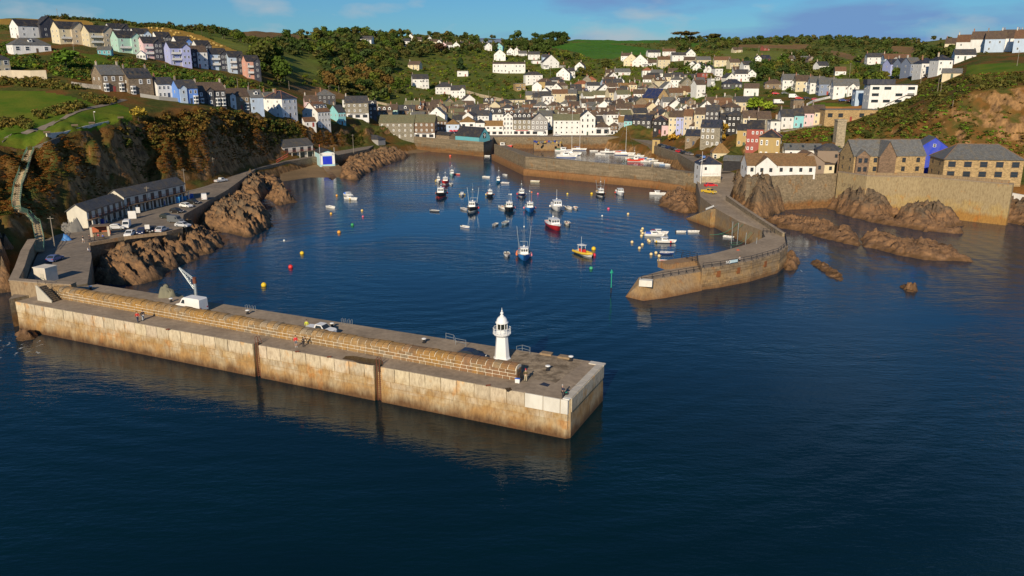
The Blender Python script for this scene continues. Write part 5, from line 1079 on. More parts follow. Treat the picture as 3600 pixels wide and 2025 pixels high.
fill('below the chapel', 'town houses below the chapel', [(2290,385),(2560,375),(2680,380),(2700,440),(2480,440),(2300,452)], 9.6, 10, tc_, tr_, 440, 590)
fill('above the terraces', 'houses on the slope above the terraces', [(1900,330),(2200,300),(2480,300),(2560,330),(2500,375),(2050,385),(1800,385)], 14, 15, tc_[:5], tr_, 560, 780, 60)
def text(parent, name, body, size, loc, mat, rz=0.0, ext=.03, align='LEFT'):
    fc = bpy.data.curves.new(name, 'FONT'); fc.body = body; fc.size = size; fc.extrude = ext; fc.align_x = align; fo = bpy.data.objects.new(name, fc); COL.objects.link(fo)
    dg = bpy.context.evaluated_depsgraph_get(); me = bpy.data.meshes.new_from_object(fo.evaluated_get(dg)); bpy.data.objects.remove(fo); me.materials.clear(); me.materials.append(mat)
    o = put(name, me, parent, loc); o.rotation_euler = (rad(90), 0, rz); return o
# ------------------------------------------------------------------ sea walls of the right hand shore
def Wl(pts, z): return [tuple(W(*p, z))[:2] for p in pts]
wallrun('sea_wall', Wl([(2640,627),(2680,622),(2880,614),(2952,611)], 11.1), 1.6, -2, 11.15, M_quay, 'rubble sea wall carrying the white restaurant above the small beach', side=1, color=(1.2, 1.15, 1.1))
aw = wallrun('sea_wall', Wl([(2946,606),(3048,621),(3237,624),(3298,629),(3560,651)], 11.9), 1.8, -3, 12.0, M_cwall, 'high streaked concrete sea wall under the stone apartment blocks', cap=.25, color=(.95, .85, .62))
wallrun('concrete_ledge', Wl([(3048,623.5),(3237,626.5),(3298,631.5),(3556,653.5)], 11.0), .5, 10.5, 10.9, M_cwall, 'projecting concrete ledge along the upper part of the concrete sea wall', cat='ledge', color=(.9, .82, .62))
wallrun('sea_wall', Wl([(3048,620),(3237,623),(3298,628),(3546,649)], 11.9), .6, 12.2, 13.1, M_npier, 'stone parapet on top of the concrete sea wall before the apartments', color=(1.2, 1.1, .9))
for sx, sy in ((2972,618),(2993,624),(3009,628)):
    a_, b_ = W(2946,606,11.9), W(3048,621,11.9); q = a_.lerp(b_, (sx - 2950) / 98); put('window', WIND, aw, (q.x + .1, q.y - .08, 8.2), math.atan2(b_.y - a_.y, b_.x - a_.x), None, (1.1, 1, 1.1))
wallrun('sea_wall', [tuple(W(*p))[:2] for p in ((3463,657,7.0),(3510,672,6.4),(3660,700,5.6))], .8, 0, [7.4, 6.6, 5.8], BLK_white.materials[0], 'low white painted wall sloping down the rocks at the right edge', color=(.8, .79, .77))
ap_ = hit(2950, 512); tw = thing('stone_buttress', 'tall square stone buttress rising up the overgrown cliff', 'buttress', (ap_.x, ap_.y, ap_.z), 0)
MB().box((0, 1, 2.5), (3.4, 3.2, 14)).build('shaft', M_stone, tw, color=(.36, .31, .22)); MB().box((0, 1, 9.6), (3.8, 3.6, .5)).build('cap', M_stone, tw, color=(.4, .34, .24))
# hillside walls
def hillwall(label, spts, h, th, col, mat=M_stone, cap=None):
    P = [hit(*p) for p in spts]; return wallrun('garden_wall', [(p.x, p.y) for p in P], th, [p.z - 3 for p in P], [p.z + h for p in P], mat, label, color=col, cap=cap)
hillwall('tall cream retaining wall at the upper left edge under the sun room', [(-60,284),(45,282),(110,283),(166,280)], 3.6, .6, (.62, .52, .37), M_paint)
hillwall('rough grey garden wall left of the first stone villa', [(252,304),(310,312),(362,316)], 1.6, .5, (.3, .28, .25))
hillwall('old stone wall climbing across the hillside under the clipped hedges', [(1640,328),(1690,342),(1740,352),(1800,366)], 2.2, .6, (.42, .36, .26))
hillwall('old tan stone wall above the left town roofs', [(1300,360),(1360,372),(1400,376)], 1.5, .5, (.4, .34, .24))
hillwall('pale garden wall below the white cottage of the lower left terrace', [(494,343),(560,352),(655,360)], 1.4, .4, (.4, .38, .34), M_paint)
hillwall('white kerb wall along the cliff edge of the lawn', [(168,492),(230,472),(300,452),(385,436)], .55, .35, (.62, .58, .5), M_paint)
hillwall('dark stone wall below the lawn above the bracken', [(110,522),(170,495),(240,474)], -.2, .5, (.12, .11, .09))
hillwall('long rubble wall above the seaside crag under the pastel row', [(2738,468),(2800,458),(2895,442),(2945,432)], .8, .5, (.3, .27, .22))
hillwall('curving white garden wall beside the green lawn on the right slope', [(2838,372),(2865,358),(2900,350),(2918,346)], 1.2, .35, (.78, .77, .75), M_paint)
P = [hit(*p) for p in [(2856,384),(2890,388),(2960,390),(3030,386),(3060,382)]]
fe = thing('timber_fence', 'curved orange timber board fence below the lawn on the right slope', 'fence')
PP_ = dens(P, 14); bm_ = MB().box((0, 0, 1.0), (1, .06, 2.0)).mesh('board', flat('cedar_boards', (.36, .17, .05), .8))
for a_, b_ in zip(PP_, PP_[1:]):
    L = (b_ - a_).length; put('board', bm_, fe, ((a_ + b_) / 2) - Vector((0, 0, .1)), math.atan2(b_.y - a_.y, b_.x - a_.x), None, (L * .94, 1, 1))

# ------------------------------------------------------------------ lighthouse
lp = W(1765, 1259, DZ); LH = thing('lighthouse', 'white octagonal lighthouse with domed lantern at the end of the pier', 'lighthouse', lp, rad(10)); LH.scale = (.885,) * 3
a8 = math.pi / 8
MB().lathe([(1.42, 0), (1.40, .12), (1.26, .22), (1.2, .45), (.93, 3.75)], n=8, ang=a8).build('tower', M_white, LH)
MB().lathe([(.95, 3.72), (1.1, 3.85), (1.42, 4.15), (1.46, 4.32), (1.0, 4.34)], n=16).build('gallery', M_white, LH)
g_ = MB()
for i in range(16):
    t0, t1 = 2 * math.pi * i / 16, 2 * math.pi * (i + 1) / 16; q = lambda t_, z, r=1.38: (r * math.cos(t_), r * math.sin(t_), z)
    g_.tube(q(t0, 4.3), q(t0, 5.15), .028, 5); 
    for z in (4.75, 5.15): g_.tube(q(t0, z), q(t1, z), .03, 5)
    if i % 2 == 0: g_.ball(q(t0, 5.2), .06, n=6, k=4)
g_.build('gallery_rail', M_white, LH)
MB().lathe([(.92, 4.34), (.9, 4.98)], n=8, ang=a8).build('lantern_base', M_white, LH)
MB().lathe([(.8, 4.98), (.8, 5.92)], n=8, ang=a8).build('lantern_glass', flat('lantern_glass', (.02, .025, .02), .08), LH)
for i in range(8):
    t0 = a8 + i * math.pi / 4; MB().tube((.84 * math.cos(t0), .84 * math.sin(t0), 4.98), (.84 * math.cos(t0), .84 * math.sin(t0), 5.95), .055, 6).build('glazing_bar', M_white, LH)
MB().lathe([(.86, 5.9), (1.02, 5.96), (1.02, 6.08), (.9, 6.12), (.87, 6.3), (.78, 6.6), (.58, 6.88), (.32, 7.05), (.24, 7.12)], n=16).build('dome', M_white, LH, smooth=False)
MB().lathe([(.3, 7.1), (.33, 7.2), (.2, 7.28), (.14, 7.36), (.24, 7.46), (.27, 7.58), (.2, 7.72), (.09, 7.8), (.13, 7.9), (.1, 8.02), (.04, 8.1), (.02, 8.45)], n=10).build('finial', M_white, LH)
# ------------------------------------------------------------------ small things on the pier
BOL = [MB().lathe([(.3, 0), (.32, .06), (.2, .12), (.18, .5), (.3, .58)], n=10).mesh('bollard_stem', M_black), MB().lathe([(.3, .58), (.36, .63), (.34, .7), (.2, .75), (.02, .76)], n=12).mesh('bollard_cap', M_white)]
for (sx, sy), w_ in zip([(320,1018),(602,1062),(871,1104),(1168,1150),(1491,1205),(1926,1302),(2007,1268)], ['beside the pier root road', 'beside the pier crane', 'left of the white pickup on the quay', 'right of the white pickup on the quay', 'beside the grey quay rails', 'alone on the stone paving', 'at the outer corner of the pier end']):
    t_ = thing('bollard', f'white capped black mooring bollard {w_}', 'bollard', W(sx, sy, DZ), 0, 'bollards along the pier'); put('stem', BOL[0], t_); put('cap', BOL[1], t_)
for (sx, sy), w_ in zip([(590,1160),(1045,1238),(1157,1257),(1716,1357)], ['nearest the shore', 'below the two anglers', 'just left of the mud puddle', 'nearest the lighthouse']):
    k = MB().tube((-.3, 0, .12), (.3, 0, .12), .1, 8).tube((-.18, 0, 0), (-.18, 0, .14), .09).tube((.18, 0, 0), (.18, 0, .14), .09)
    tag(k.build('mooring_cleat', M_rust, None, W(sx, sy, DZ), .4), f'small rusty red mooring cleat on the walkway edge, {w_}', 'cleat', 'mooring cleats on the walkway')
def rails(name, label, spts, z, mat=M_galv, h=1.0, cat='railing', r=.035, group=None, zs=None):
    t_ = thing(name, label, cat, group=group); P = [W(x, y, z) if zs is None else W(x, y, zz) for (x, y), zz in zip(spts, zs or [z] * len(spts))]
    for p in P: MB().tube(p, p + Vector((0, 0, h)), r).build('post', mat, t_)
    for k in (1.0, .52): MB().path([p + Vector((0, 0, h * k)) for p in P], r * .85).build('rail', mat, t_)
    return t_
rails('quay_rail', 'pale grey steel railing on the back edge of the pier, left of the lighthouse', [(1568,1193),(1596,1200),(1602,1212),(1638,1219)], DZ)
rails('quay_rail', 'grey steel stair railing on the back edge of the pier, right of the lighthouse', [(1816,1240),(1836,1236),(1863,1244)], DZ, zs=[4.7, DZ, DZ])
for (sx, sy), w_ in zip([(879,1093),(1218,1142)], ['by the second bollard', 'right of the white pickup']):
    k = MB()
    for dx in (-.9, -.35, .35, .9): k.path([(dx, 0, 0), (dx, -.1, .9), (dx, .35, .95), (dx, .4, 0)], .03)
    tag(k.build('ladder_hoops', M_galv, None, W(sx, sy, DZ), PANG), f'pair of grey ladder handrail hoops on the inner pier edge {w_}', 'handrail', 'ladder hoops')
for sx, sy, w_ in ((1922,1246,'left'),(1985,1258,'right')):
    tag(MB().prism(ccw([(-.9, -.5), (.9, -.5), (.8, .5), (-.8, .5)]), 0, .28).build('stone_block', M_npier, None, W(sx, sy, DZ), PANG, (1.2, 1.1, 1.0)), f'raised stone edge block, {w_} of two by the pier end', 'block', 'stone edge blocks')
tag(put('net_heap', rock_mesh('net_heap', [(W(588,1040,DZ).x + 1.7 * math.cos(a) , W(588,1040,DZ).y + 1.2 * math.sin(a)) for a in np.linspace(0, 6.28, 13)[:-1]], 1.15, .5, .2, 55, mat=flat('fishing_net', (.2, .19, .13), .95), zmin=DZ - .3, base=DZ)), 'grey green heap of fishing nets on the quay behind the parapet', 'net heap')
# crane
cr = thing('quay_crane', 'grey quay crane with lattice jib and rusty head behind the white van', 'crane', W(692, 1062, DZ), PANG)
MB().lathe([(.5, 0), (.5, .2), (.3, .3), (.27, 3.4)], n=10).build('mast', M_galv, cr); MB().lathe([(.32, 3.4), (.34, 3.6), (.3, 4.3), (.36, 4.5)], n=10).build('slewing_head', M_rust, cr)
k = MB(); A0, A1, T = (-.25, -.1, 4.2), (-.25, -.1, 2.4), (-3.4, .3, 5.9)
for yy in (-.15, .15): k.tube((A0[0], yy, A0[2]), (T[0], yy * .3 + .1, T[2]), .09); k.tube((A1[0], yy, A1[2]), (T[0], yy * .3 + .1, T[2] - .15), .08)
for f in (.2, .4, .6): k.tube(Vector(A0).lerp(T, f), Vector(A1).lerp(T, f), .05, 5); k.tube(Vector(A0).lerp(T, f), Vector(A1).lerp(T, f + .12), .04, 5)
k.build('jib', M_galv, cr); MB().tube((-3.35, .2, 5.8), (-3.35, .2, 3.2), .03).build('hook_cable', M_black, cr)
# box shed on the root road
bs = thing('pump_house', 'small pale square concrete box shed beside the curved sea wall', 'shed', W(145, 992, QZ), rad(-18)); MB().box((0, 1.3, 1.35), (2.9, 2.7, 2.7)).build('wall', M_paint, bs, color=(.62, .56, .47)); MB().box((0, 1.3, 2.78), (3.1, 2.9, .16)).build('roof', M_paint, bs, color=(.68, .62, .52))
MB().box((.5, -.06, .9), (.9, .08, 1.7)).build('door', M_gloss, bs, color=(.5, .47, .4))

# ------------------------------------------------------------------ two storey net stores
def net_store(label, p0, p1, dep, eav, nb, zb, col=(.66, .62, .52), rail=(.14, .05, .03), lower='posts', roofc=(.09, .085, .08)):
    d = Vector((p1[0] - p0[0], p1[1] - p0[1], 0)); L = d.length; t_ = thing('net_store', label, 'building', (p0[0], p0[1], zb), math.atan2(d.y, d.x), 'fishermen stores along the quay')
    mb = MB(); gable_block(mb, 0, L, 0, dep, -1, eav, dep * .34, 'x'); mb.build('wall', M_paint, t_, color=col)
    r = MB(); gable_roof(r, 0, L, 0, dep, eav, dep * .34, 'x', .35); r.build('roof', M_roof, t_, color=roofc)
    fl = eav * .5
    MB().box((L / 2, -.65, fl), (L + .4, 1.3, .16)).build('balcony', M_wood, t_)
    rl = MB(); 
    for i in range(nb * 2 + 1): rl.tube((L * i / (nb * 2), -1.25, fl), (L * i / (nb * 2), -1.25, fl + 1.0), .045, 5)
    for z in (.5, .98): rl.tube((0, -1.25, fl + z), (L, -1.25, fl + z), .045, 5)
    rl.build('balcony_rail', flat('rail_%d' % len(bpy.data.materials), rail, .8), t_)
    for i in range(nb):
        x = L * (i + .5) / nb; b_ = L / nb
        put('door', DOORM, t_, (x, -.01, fl + 1.02), 0, (.03, .03, .035), (b_ * .42, 1, 1.9))
        put('store_opening', DOORM, t_, (x, -.01, fl * .44), 0, (.02, .02, .022), (b_ * .66, 1, fl * .8))
    for i in range(nb + 1): put('post', MB().box((0, 0, fl / 2), (.26, .26, fl)).mesh('post', M_paint), t_, (min(max(L * i / nb, .15), L - .15), -1.15, 0), 0, (.62, .58, .5))
    return t_
h0, h1, h2 = W(312,802,QZ), W(436,758,QZ), W(654,702,QZ)
net_store('shorter left hand white net store with white gable towards the pier', h0, h1, 5.2, 4.3, 6, QZ)
dh = (h2 - h1).normalized(); net_store('longer right hand white net store with dark doors beside the car park', h1 + dh * .4 + Vector((0, .6, 0)), h2, 5.6, 5.0, 8, QZ)
net_store('white two storey store with red railed balcony beside the pale blue lifeboat house', W(995,560,QZ), W(1102,549,QZ), 8.0, 5.4, 4, QZ, (.62, .56, .5), (.3, .05, .03))
k = MB(); q0 = W(972,572,QZ)
for i in range(9): k.box((q0.x + i * .55, q0.y + i * .25, QZ + .15 + i * .3), (.6, 1.3, .12))
k.tube((q0.x, q0.y - .6, QZ + 1), (q0.x + 4.6, q0.y + 1.6, QZ + 3.6), .08).tube((q0.x, q0.y + .6, QZ + 1), (q0.x + 4.6, q0.y + 2.6, QZ + 3.6), .08)
tag(k.build('outside_stair', flat('red_paint', (.42, .05, .035), .5)), 'red outside staircase at the left of the store by the lifeboat house', 'stairs')
# lifeboat house
lb = W(1152, 577, 2.6); lh_ = thing('lifeboat_house', 'pale blue lifeboat house with bright blue roller door and dark roof', 'lifeboat house', lb, rad(24))
mb = MB(); gable_block(mb, -3.4, 3.4, 0, 13, -2.5, 5.0, 1.1, 'y'); mb.build('wall', M_paint, lh_, color=(.42, .68, .76)); r = MB(); gable_roof(r, -3.4, 3.4, 0, 13, 5.0, 1.1, 'y', .4, .25); r.build('roof', M_roof, lh_, color=(.03, .033, .045))
MB().box((0, -.06, 1.75), (4.2, .12, 3.6)).build('roller_door', M_gloss, lh_, color=(.015, .04, .6))
for x in (-2.75, 2.75): MB().box((x, -.05, 2.3), (1.2, .1, 4.9)).build('white_panel', M_white, lh_)
MB().box((0, -.05, 4.5), (6.8, .1, 1.4)).build('white_panel', M_white, lh_)
for x in (-3.3, 3.2): MB().tube((x, -.3, 0), (x, -.3, 9.0 if x < 0 else 7.4), .07).build('flagpole', M_white, lh_)
MB().box((-3.3, -.3, 8.4), (.08, .9, 1.2)).build('flag', flat('red_flag', (.6, .06, .04), .8), lh_)
q = [W(1128,578,2.2), W(1186,573,2.2), W(1215,612,-.2), W(1172,640,-.2)]; tag(put('slipway', MB().add([tuple(v) for v in q], [(0, 3, 2, 1)]).mesh('slipway', M_pier)), kind='structure')
# teal ice house on the west quay
wd = Vector((31.8, -27.7, 0)).normalized(); wyaw = -41
p = W(1642, 500, TZ); ih = house('teal shed with black roof and number nine on its gable on the west quay', p, 17.5, 8.5, 3.2, 'g', 'teal', 'charcoal', wyaw, 1, 0, None, 'ice_house', 0, side=False, door=False, rise=4.6, found=.5, cat='shed')
text(ih, 'number', '9', 3.2, (8.83, 0, 2.6), M_white, rad(90), .04, 'CENTER')
MB().box((8.77, 0, 3.8), (.06, 2.2, 2.9)).build('sign_board', M_dark, ih)
p = W(1552, 487, TZ); house('low black roofed lean-to shed left of the teal shed on the west quay', p, 12.5, 5, 2.0, 'g', 'stone', 'charcoal', wyaw, 1, 0, None, 'shed', 0, side=False, door=False, rise=1.5, found=.5, cat='shed')
p = hit(1300, 500); house('dark hipped roof shed by the quay road under the cliff', W(1303, 508, QZ), 10.5, 6, 2.8, 'h', 'grey', 'slate', -30, 1, 3, None, 'shed', 0, side=False, door=False, found=.5, cat='shed')
# pier office, kiosk, aquarium shed
p = W(2496, 642, 6.4); of = house('white harbour office with navy hipped roof on stone base at the pier root', p, 7.2, 8, 6.4, 'h', 'white', 'navy', 2, 2, 2, None, 'harbour_office', 0, win=WIND, winw=.8, winh=1.0, ridge='rust', found=1, cat='office')
MB().box((0, -4.05, .9), (7.24, .12, 2.6)).build('stone_base', M_stone, of, color=(.4, .34, .24))
text(of, 'sign_text', 'HARBOUR OFFICE', .62, (0, -4.05, 2.75), flat('pale_lettering', (.5, .46, .44), .6), 0, .02, 'CENTER')
fp = thing('flagpole', 'white flagpole with yard and flag in front of the harbour office', 'flagpole', W(2463, 646, 6.4)); MB().tube((0, 0, 0), (0, 0, 11), .09, 6, r2=.05).build('pole', M_white, fp); MB().tube((-1, 0, 7.6), (1, 0, 8.4), .05).build('yard', M_white, fp); MB().box((.55, 0, 9.2), (1.0, .05, .7)).build('flag', flat('blue_flag', (.1, .2, .5), .8), fp)
p = W(2534, 566, 7.2); ko = house('small white shelter with steep ochre hipped roof by the quay road', p, 7.2, 6, 3.4, 'h', 'cream', 'ochre', -6, 1, 3, None, 'shelter', 0, side=False, rise=3.6, cat='shelter', found=2, win=WIN, winw=1.2, winh=2.0)
p = W(2598, 590, 8.0); aq = house('long dark shed with blue grey roof and white sign beside the white restaurant', p, 12, 6, 2.6, 'g', 'black', 'grey', -24, 1, 0, None, 'shed', 0, side=False, door=False, found=3, cat='shed', rise=1.6)
text(aq, 'sign_text', '3', 2.2, (4.3, -3.1, .4), M_white, 0, .05)
p = W(2306, 512, TZ); house('bright yellow ticket kiosk on the west quay road', p, 3.8, 3, 2.9, 't', 'yellow', 'charcoal', -24, 1, 1, None, 'kiosk', 0, win=WIND, side=False, cat='kiosk', winw=1.2)
# emblem on the inn gable: small ring with strokes
inn = [o for o in bpy.data.objects if o.get('label', '').startswith('tall white gabled inn')][0]
k = MB()
for i in range(10): k.tube((.55 * math.cos(i * .628), -6.06, 12.4 + .55 * math.sin(i * .628)), (.55 * math.cos(i * .628 + .628), -6.06, 12.4 + .55 * math.sin(i * .628 + .628)), .06, 5)
for x in (-1.5, 1.1): k.box((x, -6.05, 11.7), (.8, .05, .22))
k.build('emblem', flat('grey_emblem', (.3, .3, .33), .6), inn)
# awnings / parasols by the pale blue house
for i, sx in enumerate((1586, 1598, 1609)):
    t_ = thing('parasol', f'red parasol before the pale blue harbour house, {ordn(i)} from left', 'parasol', W(sx, 478, TZ), 0, 'red parasols on the harbour front'); MB().tube((0, 0, 0), (0, 0, 3.4), .05).build('pole', M_white, t_); MB().lathe([(1.5, 2.7), (.8, 3.2), (.03, 3.6)], n=8).build('canopy', flat('red_canvas_%d' % i, (.6, .03, .05), .8), t_)

# ------------------------------------------------------------------ boats
WAT = 0.0
def hull_mesh(L, Bm, fb, bow=.55, trans=.72, full=1.0):
    """bow towards -Y; returns hull, deck, stripe meshes"""
    N = 11; prof = []
    for i in range(N):
        t_ = i / (N - 1); y = L * (.5 - t_)
        b_ = Bm / 2 * (trans + (1 - trans) * math.sin(min(1, t_ / .45) * math.pi / 2)) * (1 - max(0, (t_ - .5) / .5) ** 2.3 * full)
        sh = fb * (1 + bow * max(0, (t_ - .35) / .65) ** 1.8 + .12 * (1 - t_) ** 2)
        rake = .10 * L * max(0, (t_ - .7) / .3) ** 2
        prof.append((y, max(b_, .03), sh, rake))
    hv = []; hf = []; 
    for y, b_, sh, rk in prof:
        hv += [(-b_, y - rk, sh), (-b_ * .93, y - rk * .6, sh * .5), (-b_ * .78, y, .06), (-b_ * .35, y + rk * .3, -.35), (b_ * .35, y + rk * .3, -.35), (b_ * .78, y, .06), (b_ * .93, y - rk * .6, sh * .5), (b_, y - rk, sh)]
    for i in range(N - 1):
        for j in range(7): hf.append((i * 8 + j, i * 8 + j + 1, i * 8 + 8 + j + 1, i * 8 + 8 + j))
    hf.append(tuple(range(8))); hf.append(tuple(range((N - 1) * 8, N * 8))[::-1])
    hull = MB().add(hv, hf)
    st = MB()
    for s in (-1, 1):
        for a_, c in zip(prof, prof[1:]):
            st.add([(s * (a_[1] * .80 + .015), a_[0], .02), (s * (c[1] * .80 + .015), c[0], .02), (s * (c[1] * .86 + .02), c[0] - c[3] * .3, c[2] * .22), (s * (a_[1] * .86 + .02), a_[0] - a_[3] * .3, a_[2] * .22)], [(0, 1, 2, 3) if s > 0 else (3, 2, 1, 0)])
    dk = MB()
    for a_, c in zip(prof, prof[1:]): dk.add([(-a_[1] * .93, a_[0] - a_[3], a_[2] - .16), (a_[1] * .93, a_[0] - a_[3], a_[2] - .16), (c[1] * .93, c[0] - c[3], c[2] - .16), (-c[1] * .93, c[0] - c[3], c[2] - .16)], [(0, 1, 2, 3)])
    gw = MB()
    for s in (-1, 1):
        for a_, c in zip(prof, prof[1:]): gw.tube((s * a_[1], a_[0] - a_[3], a_[2]), (s * c[1], c[0] - c[3], c[2]), .055, 5)
    gw.tube((-prof[0][1], prof[0][0], prof[0][2]), (prof[0][1], prof[0][0], prof[0][2]), .05, 5)
    return hull, dk, gw, st, prof
def solid(name, c, rough=.5):
    key = 'c_%s' % name
    return MATS.get(key) or flat(key, c, rough)
def fender(parent, p, col, r=.28): MB().ball((0, 0, 0), r, n=8, k=6, sz=1.25).build('fender', M_plastic, parent, p, 0, col)
HUL = {}
def hullparts(t_, L, B, fb, hcol, gcol, dcol=(.5, .47, .4), stripe=None, bow=.55, full=1.0):
    k = (L, B, fb, bow, full)
    if k not in HUL:
        h, d, g, s, pr = hull_mesh(*k[:4], full=full); HUL[k] = (h.mesh('hull', M_gloss, True), d.mesh('deck', M_plastic), g.mesh('gunwale', M_gloss), s.mesh('boot_stripe', M_gloss), pr)
    m_ = HUL[k]; put('hull', m_[0], t_, color=hcol); put('deck', m_[1], t_, color=dcol); put('gunwale', m_[2], t_, color=gcol)
    if stripe: put('boot_stripe', m_[3], t_, color=stripe)
    return m_[4]
def cabin(t_, w, l, h, y, z, col=(.8, .8, .79), nw=3, roofov=.15, rake=.12, roofc=None):
    k = MB(); X = w / 2; f = y - l / 2; bk = y + l / 2
    k.add([(-X, f, z), (X, f, z), (X, bk, z), (-X, bk, z), (-X * .9, f + rake, z + h), (X * .9, f + rake, z + h), (X * .92, bk, z + h), (-X * .92, bk, z + h)], [(0, 1, 5, 4), (1, 2, 6, 5), (2, 3, 7, 6), (3, 0, 4, 7), (4, 5, 6, 7)]); cb = k.build('wheelhouse', M_gloss, t_, color=col)
    MB().box((0, y + rake * .4, z + h + .04), (w * .95 + roofov, l + roofov, .09)).build('wheelhouse_roof', M_gloss, t_, color=roofc or (.74, .74, .73))
    ww = w * .86 / nw
    for i in range(nw):
        x = -w * .43 + ww * (i + .5); wq = MB(); a0, a1 = .5, .86
        wq.add([(x - ww * .38, f + rake * a0 - .02, z + h * a0), (x + ww * .38, f + rake * a0 - .02, z + h * a0), (x + ww * .37, f + rake * a1 - .02, z + h * a1), (x - ww * .37, f + rake * a1 - .02, z + h * a1)], [(0, 1, 2, 3)]); wq.build('window', M_glass, t_)
    for s in (-1, 1):
        MB().box((s * (X * .955 + .0), y, z + h * .68), (.05, l * .6, h * .34)).build('window', M_glass, t_)
def boat(kind, label, sx, sy, B, yaw=0, hcol=(.02, .02, .025), gcol=None, group=None, fend=(), mast=0, clut=0, stripe=None, cabc=(.8, .8, .79), L=None, roofc=None, cover=None, ball=None, cat='fishing boat', seed=0, poles=0):
    """B = beam in picture units"""
    p = W(sx, sy, 0); bm_ = B / ppm(p); p = p + Vector((0, bm_ * .9, 0)) if kind != 'dinghy' else p
    R = random.Random(int(sx * 7 + sy)); nm = {'trawler': 'fishing_boat', 'cruiser': 'motor_boat', 'dinghy': 'dinghy', 'open': 'open_boat'}[kind]
    t_ = thing(nm, label, cat, p, rad(yaw), group); gcol = gcol or (.78, .77, .74)
    if kind == 'trawler':
        L = L or bm_ * 2.5; fb = bm_ * .34; pr = hullparts(t_, round(L, 1), round(bm_, 1), round(fb, 2), hcol, gcol, stripe=stripe)
        hh = max(1.5, bm_ * .5); cabin(t_, bm_ * .62, L * .26, hh, -L * .06, fb * .9, cabc, 4 if bm_ > 3.5 else 3, roofc=roofc)
        zt = fb * .9 + hh
        if mast:
            m_ = MB(); m_.tube((0, L * .08, fb), (0, L * .06, fb + mast), .07, 6, r2=.035); m_.tube((-.8, L * .08, fb + mast * .62), (.8, L * .08, fb + mast * .62), .03, 5)
            m_.tube((.3, L * .02, zt), (.3, L * .02, zt + mast * .35), .02, 4); m_.tube((-.4, L * .1, zt), (-.4, L * .1, zt + mast * .42), .02, 4); m_.build('mast', M_galv, t_)
            MB().ball((0, L * .07, fb + mast * .72), .2, n=8).build('radar_dome', M_white, t_)
        if poles:
            for s in (-1, 1): MB().tube((s * bm_ * .35, L * .1, fb), (s * bm_ * .55, L * .16, fb + poles), .05, 5).build('outrigger_pole', M_galv, t_)
            k = MB(); k.tube((-bm_ * .3, L * .3, fb), (-bm_ * .3, L * .3, fb + 2.4), .06).tube((bm_ * .3, L * .3, fb), (bm_ * .3, L * .3, fb + 2.4), .06).tube((-bm_ * .3, L * .3, fb + 2.4), (bm_ * .3, L * .3, fb + 2.4), .06); k.build('gantry', M_galv, t_)
        MB().lathe([(.18, 0), (.2, .3), (.1, .4)], (0, L * .02, zt + .05), 8).build('searchlight', M_white, t_)
        for i in range(clut):
            c = R.choice([(.6, .15, .05), (.65, .4, .05), (.1, .2, .4), (.6, .58, .52), (.7, .1, .12), (.08, .25, .2)]); MB().box((0, 0, .2), (.6, .5, .4)).build('fish_box', M_plastic, t_, (R.uniform(-.3, .3) * bm_, L * R.uniform(.12, .42), fb * .85 + R.choice([0, .35])), R.uniform(0, 1), c)
        for i in range(3): MB().tube((R.uniform(-.3, .3) * bm_, L * .3, fb * .9), (R.uniform(-.3, .3) * bm_, L * .38, fb + R.uniform(.6, 1.4)), .035, 5).build('stanchion', M_galv, t_)
    elif kind == 'cruiser':
        L = L or bm_ * 2.7; fb = bm_ * .33; pr = hullparts(t_, round(L, 1), round(bm_, 1), round(fb, 2), hcol, gcol, (.74, .73, .7), stripe=stripe, bow=.35)
        cabin(t_, bm_ * .7, L * .34, bm_ * .42, -L * .02, fb * .9, cabc, 3, rake=.45, roofc=roofc)
        MB().add([(-bm_ * .3, -L * .16, fb * .95), (bm_ * .3, -L * .16, fb * .95), (0, -L * .38, fb * 1.02), (-bm_ * .3, -L * .16, fb * 1.25), (bm_ * .3, -L * .16, fb * 1.25)], [(0, 1, 4, 3), (0, 3, 2), (1, 2, 4), (3, 4, 2)]).build('foredeck', M_gloss, t_, color=(.76, .76, .74))
        if mast: MB().tube((0, L * .1, fb + bm_ * .4), (0, L * .1, fb + bm_ * .4 + mast), .035).build('aerial', M_white, t_); MB().ball((0, L * .08, fb + bm_ * .42 + .35), .25, n=8).build('radar_dome', M_white, t_)
        if cover: MB().box((0, L * .3, fb + .3), (bm_ * .8, L * .32, .55), taper=.75).build('cover', M_cloth, t_, color=cover)
    else:
        L = L or bm_ * 2.3; fb = bm_ * .3; pr = hullparts(t_, round(L, 1), round(bm_, 1), round(fb, 2), hcol, gcol, (.4, .37, .32) if not cover else cover, stripe=stripe, bow=.3)
        for yy in (-.12, .16): MB().box((0, L * yy, fb * .8), (bm_ * .82, .22, .05)).build('thwart', M_wood, t_)
        if kind == 'open' or R.random() < .5: o = MB().box((0, L * .52, fb * .9), (.28, .3, .5)).tube((0, L * .55, fb * .7), (0, L * .56, -.3), .07).build('outboard_motor', M_black, t_)
        if clut:
            for i in range(clut): MB().ball((0, 0, 0), .2, n=8, k=5).build('pot_buoy', M_plastic, t_, (R.uniform(-.25, .25) * bm_, L * R.uniform(-.2, .35), fb * .85), 0, R.choice([(.7, .2, .08), (.75, .73, .7), (.7, .45, .08)]))
    for i, (sd, tt, c) in enumerate(fend):
        q = pr[int(tt * (len(pr) - 1))]; fender(t_, (sd * (q[1] + .2), q[0] - q[3], q[2] * .62), c, .17 * max(1.4, bm_ * .5))
    if ball: MB().tube((bm_ * .2, L * .1, fb), (bm_ * .2, L * .1, ball[0]), .035).ball((bm_ * .2, L * .1, ball[0]), .3, n=8).build('ball_staff', M_plastic, t_, color=ball[1])
    return t_
